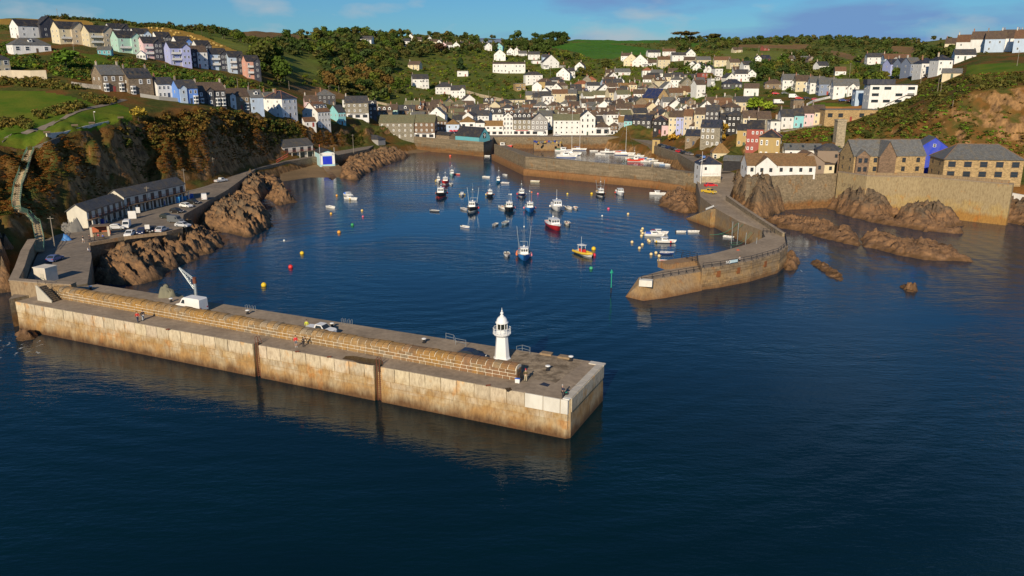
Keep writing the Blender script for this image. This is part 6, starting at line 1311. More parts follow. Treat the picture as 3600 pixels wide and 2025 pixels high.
OR, PK, RD, YL, WH, GN = (.75, .2, .06), (.8, .25, .3), (.7, .05, .05), (.75, .5, .05), (.78, .76, .72), (.05, .3, .12)
GB = 'boats moored in the outer harbour'
TRW = [
 ('large blue fishing boat with white wheelhouse, tall masts and orange fenders nearest the pier', 1843, 914, 46, 2, (.03, .2, .55), WH, [(-1,.25,OR),(-1,.4,OR),(-1,.55,OR),(-1,.15,OR),(1,.3,OR),(1,.45,PK),(1,.6,PK),(1,.2,RD)], 9.0, 8, None, 6.5),
 ('black and white fishing boat with tall poles and a dinghy alongside, left of centre', 1660, 744, 38, -6, (.018, .018, .02), WH, [(1,.55,RD)], 7.5, 4, (.7,.68,.62), 6.0),
 ('black trawler with red waterline and white wheelhouse, front left of the moored fleet', 1548, 694, 37, -2, (.015, .016, .018), (.3,.3,.32), [(-1,.35,OR),(1,.3,RD)], 4.0, 6, (.5,.05,.04), 0),
 ('bright red fishing boat with white wheelhouse behind the black trawler', 1564, 648, 27, 4, (.62, .03, .03), RD, [], 4.5, 5, (.7,.68,.66), 0),
 ('pale teal boat with tall white gantry at the back left of the fleet', 1588, 618, 18, 8, (.35, .6, .6), WH, [], 4.6, 2, None, 2.5),
 ('white boat with yellow floats tucked beside the bright red fishing boat', 1540, 642, 17, 10, (.75, .73, .68), WH, [(-1,.5,YL)], 3.5, 2, None, 0),
 ('small black fishing boat with yellow and orange fenders in mid harbour', 1722, 693, 24, 6, (.015, .016, .02), WH, [(-1,.5,YL),(1,.5,OR),(-1,.3,WH)], 4.5, 4, None, 0),
 ('navy fishing boat with red fenders and slim white wheelhouse', 1834, 692, 27, 3, (.02, .035, .12), WH, [(-1,.3,RD),(-1,.5,RD),(1,.35,RD),(1,.55,WH)], 4.6, 3, (.6,.58,.55), 0),
 ('black fishing boat piled with orange and yellow gear, dinghy on its left', 1790, 744, 36, 2, (.015, .016, .018), (.7,.66,.56), [(1,.5,PK)], 5.5, 14, None, 0),
 ('blue fishing boat with white wheelhouse and pink fenders, right of the black one', 1863, 745, 36, 3, (.03, .22, .6), WH, [(-1,.4,PK),(1,.25,PK),(1,.4,PK),(1,.55,PK)], 7.0, 6, None, 0),
 ('black and white fishing boat with poles near the inner pier', 2114, 691, 29, 5, (.018, .018, .02), WH, [(1,.5,OR)], 5.5, 3, (.72,.7,.66), 4.5),
 ('small turquoise fishing boat with thin mast beside a grey dinghy', 1753, 643, 18, -10, (.05, .35, .6), (.3,.55,.65), [], 5.5, 3, None, 0)]
for lb, sx, sy, B, yw, hc, gc, fd, ms, cl, stp_, pol in TRW:
    boat('trawler', lb, sx, sy, B, yw, hc, gc, GB, fd, ms, cl, stp_, poles=pol, ball=((5.8, OR) if sx == 1863 else (5.0, WH) if sx == 1790 else None))
CRU = [('big white motor boat with black windows and tall aerials beside two dinghies', 1960, 741, 42, 4, (.76,.75,.72), [(-1,.4,WH),(1,.5,WH)], 3.5, None, None),
 ('white motor boat with white topside and dark red hull in the middle of the harbour', 1949, 809, 46, 14, (.38,.015,.02), [], 1.6, None, None),
 ('white cabin cruiser with red fender near the inner pier', 2183, 687, 28, 5, (.78,.77,.75), [(-1,.4,RD)], 0, None, None),
 ('white cabin boat with blue canvas cover among the cream buoys at right', 2302, 834, 24, 82, (.76,.75,.72), [], 0, (.03,.1,.45), None),
 ('white cabin boat under dark red canvas behind the blue covered boat', 2318, 826, 22, 80, (.72,.7,.68), [], 0, (.28,.03,.05), None),
 ('white cabin boat with black hull band and yellow and red fenders at right', 2340, 858, 26, 80, (.76,.75,.72), [(-1,.15,YL),(-1,.85,RD)], 0, (.2,.23,.27), (.03,.03,.04)),
 ('small white motor boat with blue cover moored off the rocks at left', 1222, 692, 19, 40, (.76,.75,.72), [], 0, (.03,.15,.6), None),
 ('small white motor boat with orange float next to the blue covered one at left', 1230, 704, 19, 60, (.76,.75,.72), [(-1,.6,YL)], 0, None, None),
 ('white motor boat moored parallel to the inner pier foot near the rocks', 2314, 688, 20, 76, (.76,.75,.72), [], 0, None, None),
 ('small white cuddy boat on two yellow floats in mid harbour', 1624, 689, 15, 0, (.76,.75,.72), [(-1,.5,YL),(1,.5,YL)], 0, None, None)]
for lb, sx, sy, B, yw, hc, fd, ms, cv, stp_ in CRU: boat('cruiser', lb, sx, sy, B, yw, hc, None, GB, fd, ms, 0, stp_, cover=cv, cat='motor boat')
DIN = [('white dinghy with dark floor left of the large blue fishing boat', 1782, 903, 23, 4, WH, None), ('grey covered dinghy alongside the black and white fishing boat', 1632, 738, 17, 30, (.4,.4,.42), (.45,.45,.47)), ('round white dinghy alongside the gear piled black fishing boat', 1767, 736, 20, 24, WH, None),
 ('dark hulled rowing boat with white seats at the left of the fleet', 1528, 744, 15, 62, (.06,.07,.09), None), ('white rowing boat with blue stripe below the black and white fishing boat', 1635, 800, 16, 50, WH, None), ('small cream dinghy with grey outboard, left of a pair', 1740, 793, 17, -20, (.65,.62,.55), None), ('pale teal dinghy, right of a pair in mid harbour', 1775, 792, 22, -18, (.5,.66,.66), None),
 ('white tender with motor left of a pair by the big white motor boat', 2000, 734, 19, 20, WH, None), ('white tender right of a pair by the big white motor boat', 2024, 734, 16, 5, WH, None), ('cream dinghy with orange gear beside the dark red hulled motor boat', 1996, 793, 22, 4, (.62,.6,.52), None), ('grey dinghy with white cover right of the bright red fishing boat', 1586, 650, 14, 10, (.6,.6,.6), (.6,.6,.58)),
 ('red tender beside the pale teal boat at the back', 1607, 614, 11, 50, (.6,.08,.07), None), ('white dinghy with dark stern between the fleet and the inner pier', 1709, 624, 12, 60, WH, None), ('white dinghy nearest the tip of the inner pier', 1776, 617, 11, 30, (.7,.7,.68), None), ('grey dinghy beside the turquoise fishing boat', 1775, 645, 12, 70, (.55,.53,.55), None),
 ('pale yellow dinghy close under the inner pier', 1880, 640, 13, 75, (.66,.6,.42), None), ('white dinghy moored below the harbour steps', 2472, 783, 20, 86, WH, WH), ('long white rowing boat, left of two moored end to end', 2393, 817, 14, 86, WH, None), ('long white rowing boat with dark seats, right of two moored end to end', 2437, 817, 16, 86, WH, None), ('small white dinghy hanging on ropes under the north pier wall', 2560, 835, 15, 60, WH, None),
 ('navy hulled white rowing boat left of the pier end railings', 2345, 897, 20, 84, (.02,.05,.2), WH), ('maroon hulled motor dinghy with white bow behind the pier end', 2345, 928, 22, 74, (.35,.03,.05), None), ('small white boat off the rocks at the left of the harbour', 1163, 731, 18, 50, WH, WH)]
for lb, sx, sy, B, yw, hc, cv in DIN: boat('open' if B > 19 else 'dinghy', lb, sx, sy, B, yw, hc, None, 'dinghies and rowing boats', clut=3 if 'gear' in lb or 'tender' in lb else 0, cover=cv, cat='dinghy', stripe=(.05,.15,.5) if 'blue stripe' in lb else None)
# yellow rigid inflatable
p = W(2054, 905); p.y += 3; rb = thing('inflatable_boat', 'yellow rigid inflatable boat with red seat and white canopy frame', 'inflatable boat', p, rad(30), GB)
pr = hullparts(rb, 6.6, 1.9, .5, (.7, .68, .62), (.6, .58, .5), (.55, .53, .5))
k = MB(); q = [(-.95, 3.2, .55), (-1.1, 1, .6), (-1.08, -1, .65), (-.7, -2.7, .8), (0, -3.6, .95), (.7, -2.7, .8), (1.08, -1, .65), (1.1, 1, .6), (.95, 3.2, .55)]
for a_, b_ in zip(q, q[1:]): k.tube(a_, b_, .3, 8); k.ball(b_, .3, n=8, k=5)
k.build('inflatable_tube', M_plastic, rb, color=(.68, .45, .04))
MB().box((0, .4, .95), (.8, 1.8, .8)).build('seat', M_plastic, rb, color=(.7, .03, .03)); k = MB()
for x in (-.6, .6): k.tube((x, 0, .5), (x, 0, 2.3), .05).tube((x, 1.4, .5), (x, 1.4, 2.3), .05)
k.tube((-.5, .2, 2.3), (-.5, .2, 4.6), .03); k.build('canopy_frame', M_white, rb); MB().box((0, .7, 2.36), (1.6, 1.9, .1)).build('canopy', M_white, rb); MB().add([(-.55, -.3, .9), (.55, -.3, .9), (.5, -.05, 1.7), (-.5, -.05, 1.7)], [(0, 1, 2, 3)]).build('windscreen', M_glass, rb)
# inner harbour craft
GI = 'boats in the inner harbour'
boat('trawler', 'red and white trawler just inside the inner harbour mouth at left', 1765, 524, 26, 70, (.62, .06, .05), WH, GI, [], 5, 4, None)
boat('trawler', 'varnished wooden lugger with two masts and orange cover by the far quay', 2142, 522, 26, 82, (.28, .13, .05), (.5, .3, .12), GI, [], 10, 3, (.1, .1, .1), cabc=(.6, .25, .06))
boat('trawler', 'red fishing boat with white gear nearest the inner pier at right', 2236, 570, 22, 80, (.7, .06, .03), (.7, .1, .06), GI, [(1, .5, OR)], 6, 6, (.7, .68, .66))
boat('cruiser', 'large white motor yacht with blue window in the inner harbour', 1992, 556, 25, 80, (.77, .76, .74), None, GI, [], 1, 0, (.05, .12, .4), cat='motor boat')
boat('cruiser', 'white motor cruiser with cabin windows between the lugger and the yacht', 2136, 540, 18, 78, (.77, .76, .74), None, GI, [], 1, 0, (.03, .03, .04), cat='motor boat')
boat('cruiser', 'white launch with green canopy behind the large motor yacht', 1982, 536, 22, 74, (.75, .74, .72), None, GI, [], 0, 0, None, cover=(.02, .16, .09), cat='motor boat')
boat('dinghy', 'white workboat, left of three along the inner pier at right', 2314, 576, 14, 76, WH, None, GI, [], cat='dinghy'); boat('dinghy', 'blue and white workboat, middle of three along the inner pier', 2332, 580, 12, 78, (.3, .45, .7), None, GI, [], cat='dinghy'); boat('dinghy', 'white workboat with gear, right of three along the inner pier', 2354, 582, 14, 80, WH, None, GI, [], clut=3, cat='dinghy'); boat('dinghy', 'white tender tied alone near the west quay wall', 2285, 560, 10, 70, WH, None, GI, [], cat='dinghy')
boat('dinghy', 'tiny black and white boat moored by the left inner quay', 1722, 505, 10, 70, (.1, .1, .1), None, GI, [], cat='dinghy'); boat('dinghy', 'white dinghy at the corner of the west quay', 1710, 550, 10, 75, WH, None, GI, [], cat='dinghy'); boat('dinghy', 'small white boat by the ladder posts of the far quay', 1816, 518, 10, 40, WH, None, GI, [], cat='dinghy'); boat('dinghy', 'round cream dinghy floating alone before the far quay', 2056, 518, 9, 10, (.7, .66, .5), None, GI, [], cat='dinghy')
def yacht(label, sx, sy, Lm, mast, yaw, col=WH):
    t_ = thing('sailing_yacht', label, 'yacht', W(sx, sy), rad(yaw), GI); hullparts(t_, Lm, round(Lm * .3, 1), round(Lm * .11, 2), col, (.7, .7, .68), (.7, .69, .66), (.04, .08, .25), .3)
    MB().tube((0, -Lm * .08, Lm * .1), (0, -Lm * .08, mast), .09, 6, r2=.05).build('mast', M_white, t_); MB().tube((0, -Lm * .08, Lm * .25), (0, Lm * .32, Lm * .24), .11, 6).build('boom', M_cloth, t_, color=(.15, .2, .4)); MB().box((0, .2, Lm * .14), (Lm * .17, Lm * .34, Lm * .06), taper=.8).build('coachroof', M_gloss, t_, color=(.76, .76, .74))
    MB().tube((0, -Lm * .08, mast * .98), (0, -Lm * .55, Lm * .14), .015, 4).tube((0, -Lm * .08, mast * .98), (0, Lm * .48, Lm * .12), .015, 4).build('rigging', M_galv, t_)
yacht('white sailing yacht with tall mast in the right part of the inner harbour', 2194, 545, 10, 17, 80); yacht('white sailing yacht with the tallest mast before the plain white building', 2004, 545, 10.5, 24, 78); yacht('sailing yacht with mast before the white gabled inn', 2034, 528, 8, 17, 75)
for i, (sx, sy, B, yw, c) in enumerate([(2248,552,13,75,WH),(2262,558,12,70,(.1,.25,.5)),(2214,560,13,80,WH),(2110,546,12,78,WH),(2170,536,12,76,(.6,.1,.08)),(2222,549,11,72,WH),(2298,568,11,74,(.7,.68,.6)),(1950,520,11,80,(.2,.4,.45)),(2088,534,12,84,WH),(2270,571,12,78,WH)]):
    LB_ = ['white cuddy boat behind the red fishing boat', 'blue open boat behind the red fishing boat at right', 'white open boat left of the red fishing boat', 'white motor cruiser before the lugger, left of the launch', 'red open boat beside the wooden lugger', 'white open boat by the right hand yacht', 'cream motor boat along the inner pier wall at right', 'blue grey open boat beside the stone jetty', 'white open boat between the yachts and the lugger', 'white motor boat right of the red fishing boat']
    boat('cruiser' if i % 3 == 0 else 'open', LB_[i], sx, sy, B, yw, c, None, 'small craft in the inner harbour', cat='boat', mast=0, clut=2, cover=(.1,.2,.45) if i == 6 else None)
# ------------------------------------------------------------------ buoys
BUO = {}
def buoy(label, sx, sy, col, r, ring=False, group='mooring buoys'):
    k = ('r' if ring else 'b')
    if k not in BUO:
        BUO[k] = (MB().ball((0, 0, .25), .55, n=14, k=8) if not ring else MB().ball((0, 0, .2), .5, n=12, k=8, sz=.8)).mesh('float', M_plastic, True), MB().path([(.16 * math.cos(a), .16 * math.sin(a) * .4, .85 + .14 * math.sin(a)) for a in np.linspace(0, 6.28, 7)], .035, 5).mesh('ring', M_black)
    t_ = thing('mooring_buoy', label, 'buoy', W(sx, sy), RNG.uniform(0, 3), group); put('float', BUO[k][0], t_, color=col, scale=(r, r, r)); put('ring', BUO[k][1], t_, scale=(r, r, r))
for lb, sx, sy, c, r in [('yellow mooring buoy nearest the pier crane', 928, 1006, (.75,.5,.02), 1.05), ('red mooring buoy between two yellow ones at left', 1022, 942, (.7,.03,.03), 1.0), ('yellow mooring buoy between the red and the orange ones at left', 1062, 893, (.75,.5,.02), .95), ('orange mooring buoy left of the green one', 1192, 819, (.75,.33,.04), .95), ('green mooring buoy among orange ones at left', 1239, 793, (.03,.3,.1), .9),
  ('orange mooring buoy under the small white boat at left', 1164, 753, (.75,.4,.06), .75), ('cream orange buoy right of the small motor boats', 1273, 742, (.75,.5,.15), .75), ('tiny pink buoy below the cream orange one', 1276, 763, (.7,.12,.2), .6), ('orange buoy left of the blue covered motor boat', 1184, 689, (.75,.35,.05), .75), ('tiny white buoy alone at the left of the harbour', 999, 847, WH, .5),
  ('yellow mooring buoy beside the yellow inflatable', 2087, 878, (.75,.5,.02), 1.05), ('red mooring buoy right below the yellow inflatable', 2088, 900, (.7,.03,.06), .95), ('green mooring buoy below the yellow inflatable', 2078, 946, (.04,.35,.18), .8), ('yellow buoy before the inner pier, left of the black and white boat', 2080, 683, (.75,.5,.02), .9), ('small yellow buoy above the big white motor boat', 1995, 683, (.75,.55,.1), .7), ('pink buoy alone right of the tenders', 2139, 736, (.7,.1,.22), .8), ('pink buoy right of the navy fishing boat', 1891, 683, (.7,.15,.25), .7), ('orange red buoy below the west quay wall', 1583, 550, (.75,.12,.05), 1.1), ('white buoy right of the fleet on open water', 2117, 760, WH, .5)]: buoy(lb, sx, sy, c, r)
for i, (sx, sy) in enumerate([(2208,754),(2222,853),(2258,862),(2248,874),(2279,846),(2283,850),(2255,814),(2259,822),(2255,831),(2259,806),(2271,821),(2289,896),(2306,891),(2317,902),(2316,918)]):
    buoy(['cream buoy alone above the others at right', 'cream buoy, leftmost of the right hand cluster', 'cream buoy left of the black banded cabin boat', 'cream buoy lowest of three left of the cabin boats', 'cream buoy, left of a touching pair by the cabin boat', 'cream buoy, right of a touching pair by the cabin boat', 'cream buoy second from top by the blue covered boat', 'cream buoy third from top by the blue covered boat', 'cream buoy lowest beside the blue covered boat', 'cream buoy topmost beside the blue covered boat', 'yellow cream buoy touching the blue covered boat', 'cream buoy left of the navy rowing boat', 'cream buoy touching the stern of the navy rowing boat', 'cream buoy below the navy rowing boat', 'cream buoy left of the maroon motor dinghy'][i], sx, sy, (.78, .6, .3), .72, group='cream mooring buoys at right')
# green beacon
bc = thing('channel_beacon', 'slim green channel beacon with pointed top standing in the water', 'beacon', W(2148, 1029)); gm = flat('green_paint', (.02, .33, .2), .5); MB().tube((0, 0, -1), (0, 0, 4.3), .09, 8).build('pile', gm, bc); MB().lathe([(.36, 4.2), (.02, 5.0)], n=4).build('topmark', gm, bc)
MB().tube((0, 0, -.5), (0, 0, 1.1), .1, 8).build('weedy_foot', M_mud, bc)
# ------------------------------------------------------------------ railings and banner of the north pier
def railrun(label, pts, step, mat=M_black, h=1.05):
    t_ = thing('pier_railing', label, 'railing'); P = []
    for a_, b_ in zip(pts, pts[1:]):
        n = max(1, int((b_ - a_).length / step)); P += [a_.lerp(b_, i / n) for i in range(n)]
    P.append(pts[-1])
    pm_ = MB().tube((0, 0, 0), (0, 0, h), .06).tube((0, 0, h * .75), (.3, -.42, -.15), .03).mesh('post', mat)
    for i, p in enumerate(P):
        d = P[min(i + 1, len(P) - 1)] - P[max(i - 1, 0)]; put('post', pm_, t_, p, math.atan2(d.y, d.x))
    for k in (1.0, .55): MB().path([p + Vector((0, 0, h * k)) for p in P], .05).build('rail', mat, t_)
    return t_
def inset(pts, d):
    c = sum(pts, Vector()) / len(pts); return [p + (c - p).normalized() * d for p in pts]
rl_ = railrun('long black railing round the outer bend of the north pier', inset(ov[:7], .3), 2.0)
railrun('black railing along the lower tip of the north pier', [W(2254,988,3.5), W(2330,975,3.5), W(2464,952,3.5)], 2.0)
railrun('black railing round the stepped gap on the inner side of the pier tip', [W(2376,892,4.7), W(2450,906,4.7), W(2452,925,4.7), W(2395,908,4.2)], 1.8)
railrun('short black gate rail across the north pier approach', [W(2682,818,4.9), W(2722,820,4.9)], .9)
MB().box((0, 0, 0), (14, 3.5, 1.3)).build('step_block', BLK_n.materials[0], npr, tuple(W(2420, 922, 3.9)), rad(28), (1.2, .85, .5))
a_, b_ = (ov[1].lerp(ov[2], .18) + Vector((0, -.12, .62))), (ov[1].lerp(ov[2], .56) + Vector((0, -.12, .62))); bn_ = thing('banner', 'pale blue banner lettered NO tied to the north pier railing', 'banner', (a_ + b_) / 2, math.atan2((b_ - a_).y, (b_ - a_).x)); Lb = (b_ - a_).length
MB().box((Lb * .17, 0, 0), (Lb * .66, .04, .62)).build('cloth', M_cloth, bn_, color=(.3, .5, .6)); text(bn_, 'lettering', 'NO', .95, (-Lb * .5, -.05, -.32), M_white, 0, .02)
k = MB()
for z in (-.17, .0, .17): k.box((Lb * .17, -.03, z), (Lb * .6, .02, .05))
k.build('print_lines', M_white, bn_)
tag(put('red_net', rock_mesh('red_net', [(W(2597,880,4.7).x + 1.0 * math.cos(a), W(2597,880,4.7).y + .8 * math.sin(a)) for a in np.linspace(0, 6.28, 11)[:-1]], .5, .5, .2, 5, mat=flat('orange_net', (.7, .08, .02), .9), zmin=4.5, base=4.72)), 'small bright orange heap of net on the north pier deck', 'net heap')
for i, (sx, sy, s2) in enumerate([(2568,835,772),(2588,848,776),(2615,868,812),(2652,878,830)]):
    b_ = W(sx - 4, s2 + 90, 0); lt = MB(); p = W(sx + 8, s2 + 22, 5.0)
    for dx in (-.22, .22): lt.tube((dx, 0, -4.8), (dx, 0, 1.1), .06)
    for j in range(14): lt.tube((-.22, 0, -4.6 + j * .38), (.22, 0, -4.6 + j * .38), .035, 4)
    tag(lt.build('quay_ladder', M_galv, None, p, rad(70)), f'pale ladder hanging on the inner face of the north pier, {ordn(i)} from the steps', 'ladder', 'ladders inside the north pier')
rp = thing('mooring_ropes', 'green mooring ropes hanging from the inner face of the north pier', 'ropes')
for (x0, y0), (x1, y1) in [((2600,780),(2495,825)),((2612,788),(2530,822)),((2640,815),(2566,852)),((2645,818),(2570,860)),((2652,815),(2600,850)),((2690,822),(2650,862))]:
    a_ = W(x0, y0, 4.9); b_ = W(x1, y1, .1); MB().path([a_.lerp(b_, f) - Vector((0, 0, 1.2 * math.sin(f * math.pi))) for f in np.linspace(0, 1, 7)], .05, 4).build('rope', flat('green_rope_%d' % x0, (.06, .25, .15), .9) if x0 not in (2652,) else M_rust, rp)

# ------------------------------------------------------------------ vehicles
def vehicle(label, p, yaw, col, kind='car', cat='car', group=None, k_=1.0):
    """front towards -Y"""
    t_ = thing({'car': 'parked_car', 'van': 'parked_van', 'pickup': 'parked_pickup'}[kind], label, cat, p, rad(yaw), group); t_.scale = (k_, k_, k_)
    if kind == 'van': L, Wd, prof = 5.4, 2.0, [(-2.7, .35), (-2.7, .95), (-2.45, 1.12), (-1.75, 1.3), (-1.1, 2.2), (-.7, 2.42), (2.55, 2.42), (2.7, 2.25), (2.7, .35)]
    elif kind == 'pickup': L, Wd, prof = 5.0, 1.8, [(-2.5, .4), (-2.5, .85), (-2.2, 1.02), (-1.35, 1.08), (-.75, 1.68), (.35, 1.72), (.55, 1.1), (2.5, 1.05), (2.5, .4)]
    else: L, Wd, prof = 4.2, 1.76, [(-2.1, .32), (-2.1, .68), (-1.85, .82), (-1.05, .94), (-.4, 1.42), (.2, 1.5), (1.2, 1.46), (1.85, 1.02), (2.1, .9), (2.1, .32)]
    n = len(prof); X = Wd / 2; tz_ = lambda z: X * (1.0 if z < 1.0 else 1.0 - .16 * (z - 1.0) / (.5 if kind != 'van' else 2.4))
    k = MB().add([(-tz_(z), y, z) for y, z in prof] + [(tz_(z), y, z) for y, z in prof], [(i, (i + 1) % n, n + (i + 1) % n, n + i) for i in range(n)] + [tuple(range(n - 1, -1, -1)), tuple(range(n, 2 * n))])
    k.build('body', M_gloss, t_, color=col)
    def glass(q): MB().add(q, [(0, 1, 2, 3)]).build('window', M_glass, t_)
    ws = {'car': ((-1.02, .96), (-.42, 1.4)), 'van': ((-1.7, 1.34), (-1.16, 2.12)), 'pickup': ((-1.3, 1.12), (-.8, 1.62))}[kind]
    (ya, za), (yb, zb) = ws; e = .025; glass([(-X * .88, ya - e, za), (X * .88, ya - e, za), (X * .76, yb - e, zb), (-X * .76, yb - e, zb)])
    for s in (-1, 1):
        if kind == 'car': q = [(-.85, 1.0), (1.5, 1.05), (1.15, 1.4), (-.35, 1.38)]
        elif kind == 'van': q = [(-1.45, 1.35), (-.6, 1.35), (-.6, 2.0), (-1.0, 2.0)]
        else: q = [(-1.1, 1.12), (.3, 1.12), (.2, 1.6), (-.7, 1.58)]
        glass([(s * (tz_(z) + .012), y, z) for y, z in (q if s < 0 else q)])
    if kind == 'car': glass([(-X * .74, 1.25, 1.43), (X * .74, 1.25, 1.43), (X * .84, 1.83, 1.06), (-X * .84, 1.83, 1.06)])
    for s in (-1, 1):
        for yy in (-L * .31, L * .30): MB().tube((s * (X - .2), 0, 0), (s * (X + .01), 0, 0), .32, 12).tube((s * (X - .02), 0, 0), (s * (X + .03), 0, 0), .17, 8, 1).build('wheel', [M_rubber, M_galv], t_, (0, yy, .32))
        MB().box((s * X * .72, -L / 2 - .01, .7), (.34, .06, .16)).build('headlight', M_white, t_); MB().box((s * X * .78, L / 2 + .01, .8), (.26, .05, .2)).build('tail_light', solid('tail', (.4, .02, .02)), t_)
    MB().box((0, -L / 2 - .02, .45), (.5, .03, .12)).build('number_plate', M_white, t_)
    return t_
Wc, Kc, Bc, Sc, Gc, Rc = (.78,.77,.75), (.015,.015,.018), (.015,.025,.09), (.5,.51,.53), (.12,.13,.14), (.6,.02,.03)
qd = math.degrees(PANG)
vloc = PI_(W(672, 1092, DZ)); vehicle('white panel van parked on the pier behind the parapet wall', PP(vloc[0], 9.0, DZ), qd - 90, Wc, 'van', 'van')
vloc = PI_(W(1135, 1170, DZ)); vehicle('white pickup truck parked on the pier behind the parapet wall', PP(vloc[0], 7.9, DZ), qd + 90, Wc, 'pickup', 'pickup')
vloc = PI_(W(1658, 1262, DZ)); vehicle('dark navy car parked on the pier left of the lighthouse', PP(vloc[0], 7.6, DZ), qd + 92, (.012, .016, .035), 'car')
CP = 'vehicles in the car park below the cliff'
VEH = [('white van with open rear door on the quay road', 718, 701, QZ, 202, Wc, 'van'), ('black car behind the white one at the grassy edge of the car park', 680, 716, QZ, 60, Kc, 'car'), ('white car between two black ones at the grassy edge', 655, 729, QZ, 62, Wc, 'car'), ('black car flashing in the sun in the middle of the car park edge', 622, 748, QZ, 64, Kc, 'car'), ('dark green black car at the inner side of the grassy edge', 588, 768, QZ, 66, (.02,.03,.03), 'car'),
 ('dark grey van at the right corner of the car park', 618, 782, QZ, 70, Gc, 'van'), ('silver estate car at the outer right corner of the car park', 644, 798, QZ, 72, Sc, 'car'), ('silver hatchback, rightmost of the front row', 570, 814, QZ, 176, Sc, 'car'), ('black car behind the white sign in the front row', 535, 815, QZ, 10, Kc, 'car'), ('dark blue car of the front row', 498, 821, QZ, 12, Bc, 'car'), ('white car facing the sea in the front row', 457, 829, QZ, 8, Wc, 'car'),
 ('white van standing behind the front row', 446, 800, QZ, 16, Wc, 'van'), ('grey car beside the food stall at the left of the car park', 412, 806, QZ, 96, Sc, 'car'), ('blue grey car in the shade below the cliff steps', 194, 917, QZ, 178, (.1,.14,.3), 'car'), ('white pickup parked on the quay road under the cliff', 777, 640, QZ, 150, (.55,.56,.57), 'pickup')]
for lb, sx, sy, z, yw, c, kd in VEH: vehicle(lb, W(sx, sy, z), yw, c, kd, kd if kd != 'car' else 'car', CP, .8 if kd == 'van' else .95)
GQ = 'cars along the west quay road'
for i, (sx, sy, c, n_) in enumerate([(2324,516,Kc,'black'),(2338,520,Gc,'dark grey'),(2352,524,Bc,'navy'),(2367,528,Kc,'black'),(2389,537,Rc,'red'),(2404,542,Kc,'black'),(2423,546,(.2,.17,.16),'brown grey'),(2458,555,Kc,'black'),(2476,556,Kc,'black')]):
    vehicle(f'{n_} car on the west quay road, {ordn(i)} along from the yellow kiosk', W(sx, sy, TZ), 25, c, 'car', 'car', GQ)
vehicle('red car parked beside the harbour office on the pier', W(2498, 657, 6.0), 100, Rc); vehicle('yellow loader truck parked below the red car on the pier', W(2492, 680, 5.9), 40, (.6, .4, .03), 'pickup', 'truck')
vehicle('red car parked at the inner corner of the harbour front', W(2188, 477.5, TZ), 80, (.6, .1, .1)); vehicle('white van on the quay at the head of the jetty', W(1905, 478, TZ), 90, Wc, 'van', 'van'); vehicle('silver car on the quay left of the white gabled inn', W(1958, 478.5, TZ), 84, Sc)
GU = 'vehicles outside the bay fronted houses'
for lb, sx, sy, c, kd, yw in [('white van on the drive left of the red car', 2789, 346, Wc, 'van', 80), ('bright red car right of the white van on the upper drive', 2808, 350, Rc, 'car', 80), ('black car in the middle of the upper drive', 2838, 351, Kc, 'car', 84), ('dark red car right end of the upper drive', 2866, 354, (.5,.02,.04), 'car', 80), ('blue car parked by the white modern house', 2962, 358, (.03,.06,.25), 'car', 80), ('dark red and black car beside the blue car', 2992, 360, (.1,.02,.03), 'car', 86), ('red car above the lower bushes on the slope', 2726, 333, Rc, 'car', 80), ('grey car right of the red car above the bushes', 2758, 332, Gc, 'car', 80), ('white caravan among the bushes on the right slope', 2736, 366, Wc, 'van', 90), ('black car beside the white hilltop house', 3262, 271, Kc, 'car', 90)]:
    q = hit(sx, sy); vehicle(lb, q + Vector((0, 0, .15)), yw, c, kd, 'caravan' if 'caravan' in lb else kd, GU)
